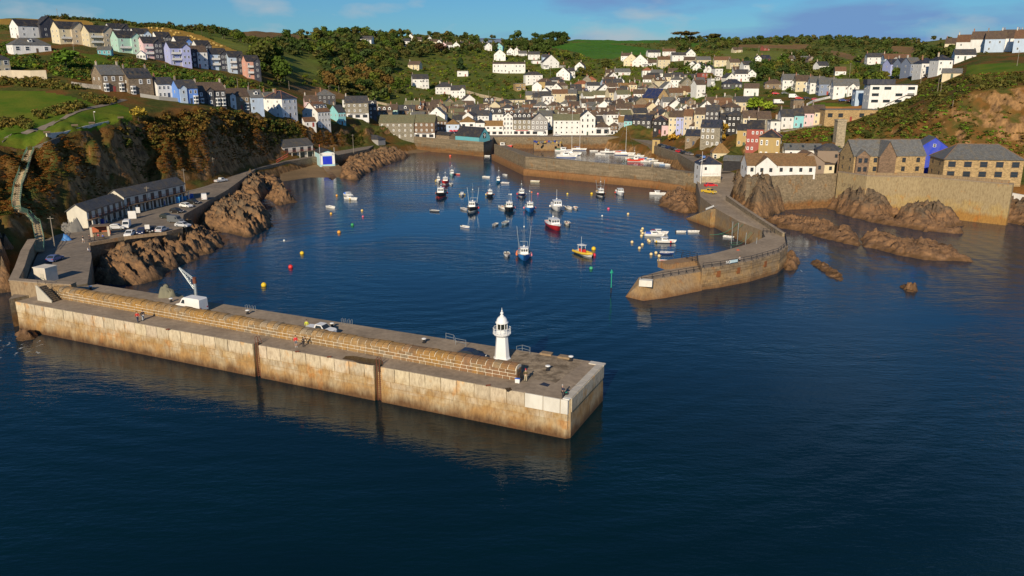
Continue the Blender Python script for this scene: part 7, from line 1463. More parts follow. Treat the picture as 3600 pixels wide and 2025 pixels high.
# ------------------------------------------------------------------ people
def skinbody(name, joints, edges, mat, parent=None, sub=1, root=0):
    me = bpy.data.meshes.new(name); me.from_pydata([j[:3] for j in joints], edges, []); o = bpy.data.objects.new(name, me); COL.objects.link(o)
    md = o.modifiers.new('skin', 'SKIN'); md.use_smooth_shade = True; s_ = me.skin_vertices[0].data if me.skin_vertices else None
    if s_ is None:
        bm = bmesh.new(); bm.from_mesh(me); bm.verts.layers.skin.verify(); bm.to_mesh(me); bm.free(); s_ = me.skin_vertices[0].data
    for v_, j in zip(s_, joints): v_.radius = (j[3], j[3] if len(j) < 5 else j[4]); v_.use_root = False
    s_[root].use_root = True
    sb = o.modifiers.new('sub', 'SUBSURF'); sb.levels = sub; sb.render_levels = sub
    me.materials.append(mat)
    if parent: o.parent = parent
    return o
def person(label, p, yaw, top, bot, hair=(.06, .04, .03), pose='stand', cap=None, ht=1.74, group=None, shorts=False):
    t_ = thing('person', label, 'person', p, rad(yaw), group); s = ht / 1.74; lean = 0.0; hip = .92; kx = 0; ft = [(-.1, 0), (.12, -.04)]
    if pose == 'bend': lean = -.34
    if pose == 'walk': ft = [(-.1, -.26), (.1, .24)]
    if pose == 'sit': hip = .46
    ch_y = lean; hz = hip + .52 - abs(lean) * .35
    def S(x, y, z, r, r2=None): return (x * s, y * s, z * s, r * s, (r2 or r) * s)
    if pose == 'sit': K = [(-.1, -.42, .48), (.1, -.44, .48)]; FT = [(-.1, -.42, .05), (.1, -.46, .05)]
    else: K = [(ft[0][0] * .95, ft[0][1] * .5 - .03, .48), (ft[1][0] * .95, ft[1][1] * .5 - .03, .48)]; FT = [(ft[0][0], ft[0][1], .05), (ft[1][0], ft[1][1], .05)]
    arms = {'stand': [((-.27, .0, hz - .34), (-.2, -.22, hz - .5)), ((.27, .0, hz - .34), (.22, -.2, hz - .48))], 'walk': [((-.26, .1, hz - .32), (-.25, .2, hz - .56)), ((.26, -.08, hz - .32), (.24, -.24, hz - .52))],
      'fish': [((-.26, -.1, hz - .28), (-.08, -.36, hz - .26)), ((.26, -.1, hz - .3), (.08, -.4, hz - .3))], 'bend': [((-.24, ch_y - .18, hz - .25), (-.16, ch_y - .35, hz - .5)), ((.24, ch_y - .18, hz - .25), (.16, ch_y - .35, hz - .5))], 'sit': [((-.26, -.1, hz - .3), (-.14, -.34, hz - .42)), ((.26, -.1, hz - .3), (.14, -.34, hz - .42))]}[pose]
    J = [S(0, 0, hip, .14, .1), S(0, ch_y * .5, hip + .25, .13, .1), S(0, ch_y, hz - .06, .15, .1), S(0, ch_y * 1.12, hz + .06, .055), S(0, ch_y * 1.25 - .01, hz + .15, .075), S(0, ch_y * 1.35 - .015, hz + .27, .085)]
    E_ = [(0, 1), (1, 2), (2, 3), (3, 4), (4, 5)]
    for i, sx_ in enumerate((-1, 1)):
        b0 = len(J); J += [S(sx_ * .17, ch_y, hz - .04, .06), S(*arms[i][0], .045), S(*arms[i][1], .033), S(arms[i][1][0] * .95, arms[i][1][1] - .07, arms[i][1][2] - .05, .036, .02)]; E_ += [(2, b0), (b0, b0 + 1), (b0 + 1, b0 + 2), (b0 + 2, b0 + 3)]
    for i, sx_ in enumerate((-1, 1)):
        b0 = len(J); J += [S(sx_ * .09, 0, hip - .06, .09), S(*K[i], .062), S(*FT[i], .042), S(FT[i][0], FT[i][1] - .15, .035, .035, .025)]; E_ += [(0, b0), (b0, b0 + 1), (b0 + 1, b0 + 2), (b0 + 2, b0 + 3)]
    skinbody('body', J, E_, M_skin, t_)
    q = lambda j, k: (*j[:3], j[3] + k * s, j[4] + k * s)
    TJ = [q(J[0], .02), q(J[1], .025), q(J[2], .025), q(J[6], .025), q(J[7], .02), q(J[8], .02), q(J[10], .025), q(J[11], .02), q(J[12], .02)]
    o = skinbody('jacket', TJ, [(0, 1), (1, 2), (2, 3), (3, 4), (4, 5), (2, 6), (6, 7), (7, 8)], M_cloth, t_); o.color = (*top, 1)
    BJ = [q(J[0], .022), q(J[14], .025), q(J[15], .022), q(J[16], .02), q(J[18], .025), q(J[19], .022), q(J[20], .02)]
    if shorts: o = skinbody('shorts', [BJ[0], BJ[1], BJ[2], BJ[4], BJ[5]], [(0, 1), (1, 2), (0, 3), (3, 4)], M_cloth, t_)
    else: o = skinbody('trousers', BJ, [(0, 1), (1, 2), (2, 3), (0, 4), (4, 5), (5, 6)], M_cloth, t_)
    o.color = (*bot, 1)
    for i in (16, 20): MB().box((J[i][0], J[i][1] - .07 * s, .05), (.11, .28, .1)).build('shoe', M_cloth, t_, color=(.5, .5, .48) if shorts else (.05, .05, .05))
    h = J[5]; MB().ball((h[0], h[1] + .015, h[2] + .02), .105 * s, n=10, k=7).build('cap' if cap else 'hair', M_cloth, t_, color=cap or hair); MB().ball((h[0], h[1] - .1 * s, h[2] - .04), .022, n=6, k=4).build('nose', M_skin, t_)
    return t_
GP = 'people on the pier'
person('person in a red jacket and dark trousers walking along the pier walkway', W(485, 1132, DZ), 40, (.6, .04, .03), (.04, .05, .09), pose='walk', group=GP)
person('person in a black top and pale jeans walking beside the red jacket', W(504, 1126, DZ), 30, (.02, .02, .03), (.4, .45, .5), pose='walk', group=GP)
person('person in a red hoodie and grey shorts standing against the parapet', W(1041, 1219, DZ), 20, (.65, .03, .04), (.15, .17, .2), pose='stand', group=GP, shorts=True)
person('person in dark clothes bending down beside the red hoodie', W(1066, 1218, DZ), 60, (.04, .035, .035), (.05, .04, .04), pose='bend', group=GP)
person('person in red hat and brown jacket standing at the end of the parapet', W(1848, 1341, DZ), 170, (.12, .09, .04), (.45, .38, .25), pose='stand', cap=(.5, .03, .05), group=GP)
ang = person('person in navy jacket fishing at the near corner of the pier', W(1977, 1399, DZ), 100, (.02, .03, .07), (.02, .02, .03), hair=(.4, .38, .36), pose='fish', group=GP)
MB().tube((.0, -.4, 1.15), (.1, -3.4, 2.1), .015, 4, r2=.006).build('fishing_rod', M_black, ang)
person('person in a pale top sitting at the railing of the north pier', W(2600, 920, 4.7), 200, (.6, .55, .5), (.03, .03, .04), pose='sit')
GR = 'people on the quay by the car park'
person('person in black top and white shorts walking on the quay road', W(294, 853, QZ), 160, (.02, .02, .025), (.7, .66, .6), pose='walk', group=GR, shorts=True); person('person in dark clothes walking right of the white shorts', W(316, 851, QZ), 170, (.03, .03, .04), (.03, .03, .04), pose='walk', group=GR)
person('person in a tan coat by the low wall of the car park', W(332, 846, QZ), 120, (.45, .32, .16), (.3, .22, .12), pose='stand', group=GR); person('person in blue shirt sitting at the picnic table', W(362, 840, QZ), 150, (.05, .1, .45), (.1, .1, .1), pose='sit', group=GR); person('person in red top sitting left at the picnic table', W(347, 838, QZ), 200, (.4, .05, .05), (.05, .05, .08), pose='sit', group=GR); person('person in white shirt sitting on the sea wall above the rocks', W(311, 888, QZ), 100, (.7, .68, .66), (.03, .04, .09), pose='sit', group=GR)
person('person in yellow jacket standing behind the parapet left of the white pickup', PP(PI_(W(1083, 1160, DZ))[0], 8.4, DZ), 0, (.55, .6, .05), (.3, .3, .05), pose='stand', group=GP)
# angler's bits
for i, sx in enumerate((1815, 1823)): 
    t_ = thing('bucket', f'white bait bucket with blue lid at the parapet end, {"left" if i == 0 else "right"} of two', 'bucket', W(sx, 1345 + i, DZ), 0, 'bait buckets'); MB().lathe([(.17, 0), (.2, .55), (.21, .56)], n=10).build('tub', M_white, t_); MB().lathe([(.22, .56), (.22, .62), (.05, .66)], n=10).build('lid', solid('bluelid', (.05, .15, .55)), t_)
t_ = thing('folding_chair', 'black folding chair between the buckets and the person in red hat', 'chair', W(1836, 1338, DZ), .4); MB().box((0, 0, .42), (.5, .5, .05)).build('seat', M_black, t_); MB().box((0, .25, .75), (.5, .05, .6)).build('backrest', M_black, t_)
for x in (-.22, .22):
    for y in (-.22, .22): MB().tube((x, y, 0), (x, y, .42), .025, 5).build('leg', M_black, t_)
t_ = thing('tackle_bag', 'black tackle bag with green top by the angler in navy', 'bag', W(1990, 1390, DZ), .3); MB().box((0, 0, .2), (.55, .32, .4), taper=.85).build('bag_body', M_black, t_); MB().box((0, 0, .42), (.3, .2, .06)).build('flap', gm, t_)
# quay clutter
BOXM = MB().box((0, 0, .3), (1.0, .7, .6), taper=.92).mesh('fish_bin', M_plastic)
for i, (sx, sy, st_, c) in enumerate([(362,785,2,(.02,.06,.4)),(372,781,1,(.02,.06,.4)),(445,748,2,(.02,.06,.4)),(456,744,1,(.02,.08,.45)),(577,720,2,(.02,.06,.4)),(628,712,3,(.05,.3,.6)),(640,706,3,(.04,.3,.65)),(652,703,2,(.04,.3,.65)),(668,698,2,(.02,.12,.5)),(676,694,2,(.02,.12,.5)),(500,735,1,(.3,.4,.4)),(330,797,1,(.02,.1,.45))]):
    for j in range(st_): tag(put('fish_bin', BOXM, None, W(sx, sy, QZ) + Vector((0, -.4, j * .62)), RNG.uniform(0, .6), c), f'blue plastic fish bin in front of the net stores, {ordn(i)} stack from left, {["bottom", "second", "third"][j]}' if st_ > 1 else f'blue plastic fish bin alone before the net stores, {ordn(i)} from left', 'fish bin', 'fish bins along the net stores')
tag(put('tarpaulin_heap', rock_mesh('tarpaulin_heap', [(W(228,845,QZ).x + 2.0 * math.cos(a), W(228,845,QZ).y + 1.6 * math.sin(a)) for a in np.linspace(0, 6.28, 13)[:-1]], 2.3, .9, .25, 15, mat=flat('blue_tarpaulin', (.05, .2, .5), .6), zmin=QZ - .3, base=QZ)), 'heap of gear under a bright blue tarpaulin by the pier road', 'tarpaulin')
tag(put('net_heap', rock_mesh('net_heap', [(W(258,812,QZ).x + 3.0 * math.cos(a), W(258,812,QZ).y + 1.6 * math.sin(a)) for a in np.linspace(0, 6.28, 13)[:-1]], 1.7, .8, .25, 16, mat=flat('grey_net', (.2, .19, .17), .95), zmin=QZ - .3, base=QZ)), 'grey heap of nets before the left end of the net stores', 'net heap')
t_ = thing('food_stall', 'small food stall with orange interior at the left of the car park', 'stall', W(352, 833, QZ), rad(20)); MB().box((0, 2, 2.5), (4.2, 3, .15)).build('roof', M_wood, t_)
for x in (-1.9, 1.9): MB().box((x, .7, 1.2), (.5, .15, 2.4)).build('side_board', M_paint, t_, color=(.6, .52, .4))
MB().box((0, 3, 1.2), (4, .1, 2.4)).build('back_wall', M_paint, t_, color=(.5, .12, .04)); MB().box((0, .8, .5), (3.2, .5, 1.0)).build('counter', M_wood, t_)
t_ = thing('picnic_table', 'wooden picnic table with benches by the sitting people', 'table', W(353, 845, QZ), rad(30)); MB().box((0, 0, .74), (1.7, .75, .06)).build('tabletop', M_wood, t_)
for y in (-.65, .65): MB().box((0, y, .45), (1.7, .25, .05)).build('bench', M_wood, t_)
for x in (-.6, .6): MB().tube((x, -.6, 0), (x, .2, .74), .04).tube((x, .6, 0), (x, -.2, .74), .04).build('leg', M_wood, t_)
for lb, sx, sy, w_, h_, c in [('big white sign board on the car park before the stores', 466, 770, 2.0, 2.1, (.75, .74, .72)), ('small white notice board on a post in the front car row', 520, 822, 1.1, 1.1, (.72, .7, .66)), ('white notice board on post beside the big white board', 488, 764, 1.0, 1.6, (.7, .69, .67))]:
    t_ = thing('sign_board', lb, 'sign', W(sx, sy, QZ), rad(14)); z0 = .1 if w_ > 1.5 else 1.2
    MB().box((0, 0, z0 + h_ / 2), (w_, .08, h_)).build('board', M_paint, t_, color=c)
    for x in (-w_ * .35, w_ * .35): MB().tube((x, .06, 0), (x, .06, z0 + h_), .05).build('post', M_wood, t_)
# low wall in front of the car park
wallrun('low_wall', [tuple(W(*p, QZ))[:2] for p in [(318,862),(437,840),(586,823),(640,809)]], .55, QZ - .2, QZ + .55, M_npier, 'low tan stone wall along the seaward edge of the car park', color=(1.3, 1.15, 1.0))
for k_ in range(14):
    f = k_ / 13; sx = 1880 + 92 * f; q = W(sx, 503 + RNG.uniform(-4, 2), 4.65); c = random.choice([(.05,.2,.18),(.03,.06,.3),(.45,.3,.06),(.2,.2,.2),(.35,.1,.05)])
    tag(MB().box((0, 0, .45), (1.2, .8, .9), taper=.85).build('lobster_pot', M_plastic, None, q, RNG.uniform(0, 1.5), c), f'lobster pot stacked on the inner harbour jetty, {ordn(k_)} from left', 'lobster pot', 'pots on the jetty')
# ------------------------------------------------------------------ poles, mast, benches, bales, cliff steps
POLES = [(204,67,33,'thin pole on the left skyline'),(264,208,158,'pole below the cream house of the upper terrace'),(383,190,162,'pole by the teal summerhouse'),(556,76,50,'thin mast by the big skyline oak'),(583,243,218,'pole below the pink house'),(679,91,77,'pole on the left skyline hedge'),(782,137,120,'pole by the stubble field edge'),(837,317,277,'pole behind the dark slate double house'),(876,325,292,'pole behind the lower terrace right end'),(914,315,300,'short pole behind the big white house'),(1017,316,286,'pole on the brown bank'),(1158,346,304,'double pole with crossbar on the brown bank'),(1192,330,302,'pole above the tan bank'),(1318,372,345,'pole behind the left town roofs'),(1487,372,350,'pole above the grey warehouse'),(1620,330,306,'pole by the twin gabled white house'),(1718,346,320,'pole by the clipped hedges'),(1845,365,338,'pole above the harbour inn'),(1935,275,245,'pole beside the big white villa'),(2050,262,240,'pole right of the villa'),(2133,330,296,'pole in the middle trees'),(2218,325,288,'pole with lamp above the terraces'),(2175,380,355,'pole above the plain white terraces'),(2394,478,420,'pole on the slope behind the west quay'),(2500,165,146,'pole on the far right pasture'),(2667,184,162,'pole on the dry pasture'),(2625,372,340,'pole in the right gardens'),(2912,240,218,'pole left of the hilltop terrace'),(2986,272,224,'tall pole left of the hilltop terrace'),(3092,280,232,'tall pole before the hilltop terrace'),(3236,296,246,'pole right of the white hipped house'),(3296,322,276,'pole on the right hillside path'),(3305,336,294,'thin pole beside the hillside path'),(3575,232,180,'tall pole at the top right'),(3347,388,364,'post on the right cliff'),(193,870,762,'telegraph pole beside the pier road'),(363,690,628,'telegraph pole behind the net stores'),(524,735,657,'telegraph pole before the long net store'),(653,675,595,'telegraph pole at the right end of the net stores'),(755,630,556,'telegraph pole by the quay road pickup'),(862,592,528,'lamp pole on the quay road bend'),(1243,535,474,'lamp post right of the lifeboat house'),(1272,500,448,'lamp post by the dark hipped shed')]
PM = flat('grey_timber_pole', (.26, .22, .17), .85)
for sx, sy, ty, w_ in POLES:
    q = W(sx, sy, QZ) if sy > 470 and sx < 1300 else hit(sx, sy); h_ = (sy - ty) / ppm(q) * 1.03
    t_ = thing('telegraph_pole', f'{w_}, slim and grey brown', 'pole', q, 0); MB().tube((0, 0, -.5), (0, 0, h_), .13, 6, r2=.08).build('shaft', PM, t_)
    if h_ > 6: MB().box((0, 0, h_ - .5), (1.4, .1, .1)).build('crossarm', PM, t_)
q = hit(603, 86); t_ = thing('lattice_mast', 'tall thin steel lattice radio mast on the left skyline', 'mast', q); hM = 30; k = MB()
for i in range(3):
    a = i * 2.094; k.tube((1.6 * math.cos(a), 1.6 * math.sin(a), 0), (.35 * math.cos(a), .35 * math.sin(a), hM), .17, 4)
for j in range(15):
    z0, z1 = j * 2, j * 2 + 2; r0 = 1.6 - 1.25 * z0 / hM; r1 = 1.6 - 1.25 * z1 / hM
    for i in range(3): a = i * 2.094; c = a + 2.094; k.tube((r0 * math.cos(a), r0 * math.sin(a), z0), (r1 * math.cos(c), r1 * math.sin(c), z1), .09, 4)
k.build('lattice', M_galv, t_); MB().box((.6, -.3, 12), (.7, .5, 2.2)).build('antenna', M_white, t_); MB().tube((0, 0, hM), (0, 0, hM + 3), .05).build('whip_aerial', M_galv, t_)
for i, (sx, sy) in enumerate([(165,488),(262,458),(322,445),(423,426)]):
    q = hit(sx, sy); t_ = thing('park_bench', f'dark bench on the cliff top lawn, {ordn(i)} from left along the edge', 'bench', q + Vector((0, .4, .02)), rad(20), 'benches on the cliff top lawn'); MB().box((0, 0, .45), (1.8, .45, .06)).build('seat', M_wood, t_); MB().box((0, .22, .75), (1.8, .06, .4)).build('backrest', M_wood, t_)
    for x in (-.7, .7): MB().box((x, 0, .22), (.08, .4, .44)).build('leg', M_black, t_)
q = hit(333, 425); t_ = thing('signpost', 'pale wooden post on the cliff top lawn', 'post', q); MB().tube((0, 0, 0), (0, 0, 3.0), .1).build('shaft', PM, t_); MB().box((.25, 0, 2.9), (.5, .06, .25)).build('sign_plate', M_white, t_)
BALE = MB().tube((-.7, 0, .65), (.7, 0, .65), .65, 10).mesh('hay_bale', flat('straw', (.5, .34, .1), .95))
for i, (zx, zy) in enumerate(sorted([(100,415),(150,415),(230,420),(258,462),(297,466),(370,490),(430,460),(505,485),(555,488),(230,535),(480,515),(690,545),(727,540),(762,555),(790,578),(855,595),(700,598),(820,620),(1010,630),(1018,660),(1070,645),(1120,678),(1185,690),(310,425)])):
    q = hit(500 + zx / 4.262, zy / 4.262 + 4); tag(put('hay_bale', BALE, None, q, RNG.uniform(0, 3)), f'straw bale on the golden stubble field, {ordn(i)} from left', 'bale', 'straw bales on the stubble field')
cs = thing('cliff_steps', 'green railed concrete steps winding down the cliff to the pier road', 'steps'); SP = dens([hit(*p) for p in [(110,536),(100,560),(84,612),(66,655),(58,720),(62,748)]] + [hit(98,765), hit(130,800)] + [W(142,850,6.6), W(140,884,QZ + .6)], 9)
stm = MB().box((0, 0, 0), (1.7, 1.0, .3)).mesh('step', M_pier)
for i, (a_, b_) in enumerate(zip(SP, SP[1:])):
    d = b_ - a_; put('step', stm, cs, (a_ + b_) / 2 + Vector((0, 0, .15)), math.atan2(d.y, d.x) - rad(90), (1.0, 1.0, 1.0), (1, max(.5, Vector((d.x, d.y)).length), 1.6))
gr = flat('green_railing', (.12, .25, .17), .6)
for s in (-1, 1):
    P = []
    for i, p in enumerate(SP):
        d = SP[min(i + 1, len(SP) - 1)] - SP[max(i - 1, 0)]; d.z = 0; d.normalize(); P.append(p + Vector((-d.y, d.x, 0)) * s * .85 + Vector((0, 0, .2)))
    for k_ in (1.1, .6): MB().path([p + Vector((0, 0, k_)) for p in P], .05, 5).build('handrail', gr, cs)
    k = MB()
    for p in P[::1]: k.tube(p, p + Vector((0, 0, 1.1)), .045, 5)
    k.build('railing_posts', gr, cs)
# ------------------------------------------------------------------ vegetation
m, t, b = newmat('foliage'); at_ = nd(t, 'ShaderNodeAttribute', attribute_name='tint'); g = geopos(t)
c = mixc(t, 1.0, mixc(t, 1.0, at_.outputs['Color'], objcolor(t), 'MULTIPLY'), (2.1, 2.15, 1.5), 'MULTIPLY')
c = mixc(t, ramp(t, noise(t, g, 0.9, 4), 0.35, 0.65, 0, .6), c, mixc(t, 1.0, c, (0.55, 0.6, 0.5), 'MULTIPLY'))
t.links.new(c, b.inputs['Base Color']); b.inputs['Roughness'].default_value = 0.8; b.inputs['Specular IOR Level'].default_value = 0.03; M_leaf = m
M_bark = flat('bark', (.09, .065, .045), .95)
def leaf_cloud(nq, lobes, size, rng):
    """quads spread over lobes (centre, radii); returns (nq,4,3), shade per quad"""
    L = rng.integers(0, len(lobes), nq); C = np.array([l[0] for l in lobes])[L]; R_ = np.array([l[1] for l in lobes])[L]
    d = rng.normal(size=(nq, 3)); d /= np.linalg.norm(d, axis=1, keepdims=True); rr = rng.uniform(.55, 1.05, (nq, 1)) ; P = C + d * R_ * rr
    n = d + rng.normal(size=(nq, 3)) * .55; n /= np.linalg.norm(n, axis=1, keepdims=True)
    u = np.cross(n, rng.normal(size=(nq, 3))); u /= np.linalg.norm(u, axis=1, keepdims=True); v = np.cross(n, u); s = rng.uniform(.6, 1.25, (nq, 1)) * size
    V = np.stack([P - u * s - v * s * .8, P + u * s * .9 - v * s, P + u * s + v * s * .8, P - u * s * .8 + v * s * 1.1], 1)
    return V, np.clip((.78 + .3 * rng.random(len(lobes)))[L] * rng.uniform(.75, 1.2, nq), .4, 1.35)
rg = np.random.default_rng(11)
def crown_lobes(k, kind):
    out_ = []
    if kind == 'broad':
        for i in range(k):
            a = rg.uniform(0, 6.28); r = rg.uniform(.08, .3); z = rg.uniform(.42, .82); s = rg.uniform(.15, .24); out_.append(((r * math.cos(a), r * math.sin(a), z), (s * 1.15, s * 1.15, s * .9)))
        out_.append(((0, 0, .62), (.28, .28, .26)))
    elif kind == 'tall':
        for i in range(k): z = rg.uniform(.25, .88); a = rg.uniform(0, 6.28); r = .12 * (1 - z * .5); out_.append(((r * math.cos(a), r * math.sin(a), z), (.15, .15, .13)))
    elif kind == 'flat':
        for i in range(k): a = rg.uniform(0, 6.28); r = rg.uniform(.1, .42); out_.append(((r * math.cos(a) + .08, r * math.sin(a), rg.uniform(.72, .92)), (.2, .2, .09)))
    elif kind == 'cone':
        for i in range(k): z = .15 + .8 * i / k; r = .2 * (1 - (z - .15) / .9); out_.append(((rg.uniform(-.03, .03), rg.uniform(-.03, .03), z), (r + .03, r + .03, .08)))
    return out_
TREES = {}
for kind, nv, nq in (('broad', 6, 420), ('tall', 3, 320), ('flat', 3, 300), ('cone', 2, 320)):
    TREES[kind] = []
    for v_ in range(nv):
        lb_ = crown_lobes(9 if kind != 'cone' else 10, kind); V, sh = leaf_cloud(nq, lb_, .05, rg); tint = np.repeat(np.stack([sh, sh, sh * .95], 1), 4, 0)
        me = npmesh('crown', V.reshape(-1, 3), np.arange(nq * 4).reshape(nq, 4), M_leaf, attr=tint)
        tk = MB().tube((0, 0, -.05), (.01, 0, .4 if kind != 'flat' else .72), .028, 7, r2=.016)
        for l in lb_[:5]: tk.tube((.01, 0, .3 if kind != 'flat' else .6), l[0], .012, 5, r2=.004)
        TREES[kind].append((me, tk.mesh('trunk', M_bark), V, sh))
GREENS = [(.04,.06,.016), (.05,.07,.018), (.032,.05,.018), (.065,.078,.02), (.075,.066,.022), (.05,.052,.02), (.03,.045,.022)]
AUT = [(.15,.085,.03), (.12,.06,.022), (.09,.075,.025), (.17,.11,.035)]
ntree = [0]
def tree(label, q, h, kind='broad', col=None, group=None, wide=1.0, name='tree'):
    me, tk, V, sh = TREES[kind][int(RNG.integers(len(TREES[kind])))]; t_ = thing(name, label, 'tree', q - Vector((0, 0, .1)), RNG.uniform(0, 6.28), group); col = col or random.choice(GREENS); k = RNG.uniform(.85, 1.15)
    put('trunk', tk, t_, scale=(h * wide, h * wide, h)); put('crown', me, t_, color=tuple(x * k for x in col), scale=(h * wide, h * wide, h)); ntree[0] += 1; return t_
HA = np.array(HOUSES)
area = np.zeros((NCOL, NR)); area[:-1, :-1] = np.abs((GX[1:, :-1] - GX[:-1, :-1]) * (GY[:-1, 1:] - GY[:-1, :-1])); slope = np.zeros_like(area); slope[:, :-1] = (GZ[:, 1:] - GZ[:, :-1]) / np.maximum(GY[:, 1:] - GY[:, :-1], .05); area *= np.sqrt(1 + np.clip(slope, -6, 6) ** 2)
nofield = np.zeros((NCOL, NR), bool); nofield[:-1, :-1] = cell == 0
FPOLY = [f[2] for f in FIELDS]
def scatter(polys, n, seg0=2.0, seg1=7.3, clear=1.0, anyvis=True, allow_field=False, top=0.0):
    selm = np.zeros((NCOL, NR), bool)
    for p in polys: selm |= inpoly(GSX, GSY, p)
    selm &= (rows[None, :] >= seg0) & (rows[None, :] <= seg1)
    if anyvis: selm &= VIS
    if not allow_field: selm &= nofield
    I = np.flatnonzero(selm.ravel()); w = area.ravel()[I]
    if len(I) == 0 or w.sum() == 0: return np.zeros((0, 3))
    J = RNG.choice(I, n, p=w / w.sum()); i, j = np.unravel_index(J, selm.shape); f, g_ = RNG.random(n), RNG.random(n); i2 = np.minimum(i + 1, NCOL - 1); j2 = np.minimum(j + 1, NR - 1)
    x = GX[i, j] * (1 - f) * (1 - g_) + GX[i2, j] * f * (1 - g_) + GX[i, j2] * (1 - f) * g_ + GX[i2, j2] * f * g_; y = GY[i, j] * (1 - f) * (1 - g_) + GY[i2, j] * f * (1 - g_) + GY[i, j2] * (1 - f) * g_ + GY[i2, j2] * f * g_
    ok = np.ones(n, bool)
    for k in range(0, n, 500): ok[k:k + 500] = (np.hypot(x[k:k + 500, None] - HA[None, :, 0], y[k:k + 500, None] - HA[None, :, 1]) > HA[None, :, 2] + clear).all(1)
    # and keep the front of each house clear
    for k in range(0, n, 500):
        dx = np.abs(x[k:k + 500, None] - HA[None, :, 0]); dy = HA[None, :, 1] - y[k:k + 500, None]; ok[k:k + 500] &= ~((dx < HA[None, :, 2] * .9) & (dy > 0) & (dy < HA[None, :, 2] + 3.0 + clear * 2)).any(1)
    x, y = x[ok], y[ok]; z = terrain(x, y)
    if top > 0:                                   # nothing tall right in front of the open fields
        ok = np.ones(len(x), bool)
        for fr in (.6,):
            sx, sy = project(x, y, z + top * fr)
            for p in FPOLY: ok &= ~inpoly(sx, sy, p)
        x, y, z = x[ok], y[ok], z[ok]
    return np.stack([x, y, z], 1)
BUSH = []
for v_ in range(5):
    lb_ = [((rg.uniform(-.3, .3), rg.uniform(-.3, .3), rg.uniform(.15, .5)), (rg.uniform(.25, .42),) * 2 + (rg.uniform(.2, .36),)) for _ in range(5)]; BUSH.append(leaf_cloud(64, lb_, .1, rg))
def stuff(name, label, P, smin, smax, cols, tmpl=None, hs=(.7, 1.1), rust=None):
    if len(P) == 0: return
    Vs = []; Ts = []; tm_ = tmpl or BUSH; cols = np.array(cols); kk = RNG.integers(0, len(tm_), len(P)); cl = cols[RNG.integers(0, len(cols), len(P))]
    pat = fbm(P[:, 0] / 16, P[:, 1] / 16, 44, 3)
    if rust is not None:
        rc = np.array(rust); msk = pat > .52; cl[msk] = rc[RNG.integers(0, len(rc), int(msk.sum()))]
    for k in range(len(tm_)):
        I = np.flatnonzero(kk == k)
        if len(I) == 0: continue
        V, sh = tm_[k][-2], tm_[k][-1]; n = len(I); a = RNG.uniform(0, 6.28, n); s = RNG.uniform(smin, smax, n) * RNG.uniform(.8, 1.2, n); h = s * RNG.uniform(*hs, n); ca, sa = np.cos(a), np.sin(a)
        X = (V[None, ..., 0] * ca[:, None, None] - V[None, ..., 1] * sa[:, None, None]) * s[:, None, None] + P[I, 0][:, None, None]; Y = (V[None, ..., 0] * sa[:, None, None] + V[None, ..., 1] * ca[:, None, None]) * s[:, None, None] + P[I, 1][:, None, None]; Z = V[None, ..., 2] * h[:, None, None] + (P[I, 2] - .12 * s)[:, None, None]
        Vs.append(np.stack([X, Y, Z], -1).reshape(-1, 3)); Ts.append(np.repeat((cl[I][:, None, :] * sh[None, :, None] * RNG.uniform(.75, 1.25, (n, 1, 1))).reshape(-1, 3), 4, 0))
    V = np.concatenate(Vs); T = np.concatenate(Ts); tag(put(name, npmesh(name, V, np.arange(len(V)).reshape(-1, 4), M_leaf, attr=T), color=(1, 1, 1)), label, kind='stuff')
SG = [(.05,.06,.016), (.07,.075,.02), (.035,.05,.016), (.085,.08,.025), (.06,.045,.02)]
RUST = [(.12,.052,.017), (.15,.06,.019), (.085,.046,.018), (.095,.062,.021), (.13,.044,.015)]
cliffL = [(70,545),(170,505),(260,482),(400,450),(520,432),(700,385),(900,412),(1000,440),(1180,470),(1330,470),(1330,500),(1240,520),(1000,500),(930,545),(820,585),(740,620),(660,600),(560,620),(420,680),(260,740),(150,850),(110,890),(60,1000),(-80,1010),(-80,560)]
P = scatter([cliffL], 12000, 2.02, 3.6, .3); keep = RNG.random(len(P)) < np.where(fbm(P[:, 0] / 9, P[:, 1] / 9, 8, 3) > .42, 1.0, .3); stuff('cliff_scrub', 'rust brown bracken and dark bushes covering the left cliff', P[keep], .6, 1.3, [(x * .72, y * .72, z * .72) for x, y, z in SG], hs=(.28, .5), rust=RUST)
P = scatter([[(300,480),(520,430),(760,385),(1000,430),(1180,470),(1250,540),(1000,480),(900,520),(760,520),(560,540),(420,520)]], 420, 2.5, 3.6, .8); stuff('cliff_thicket', 'dark green thicket on the upper part of the left cliff', P, 1.6, 3.0, [(.035,.045,.014), (.05,.05,.016), (.06,.045,.018), (.028,.04,.016)], rust=[(.1,.055,.02), (.08,.06,.02)])
hed = [[(-60,270),(60,272),(150,286),(270,306),(300,326),(150,312),(-60,298)], [(285,338),(400,346),(412,364),(350,374),(300,356)], [(118,404),(185,378),(262,366),(296,374),(270,392),(150,426),(120,420)], [(-40,428),(60,426),(106,436),(108,456),(-40,458)]]
P = scatter(hed, 420, 2.8, 4.6, .6, allow_field=True); stuff('clipped_bushes', 'brown green bushes and hedges round the cliff top lawn', P, 1.7, 3.0, [(.07,.06,.02), (.09,.065,.022), (.06,.065,.02), (.1,.07,.025)])
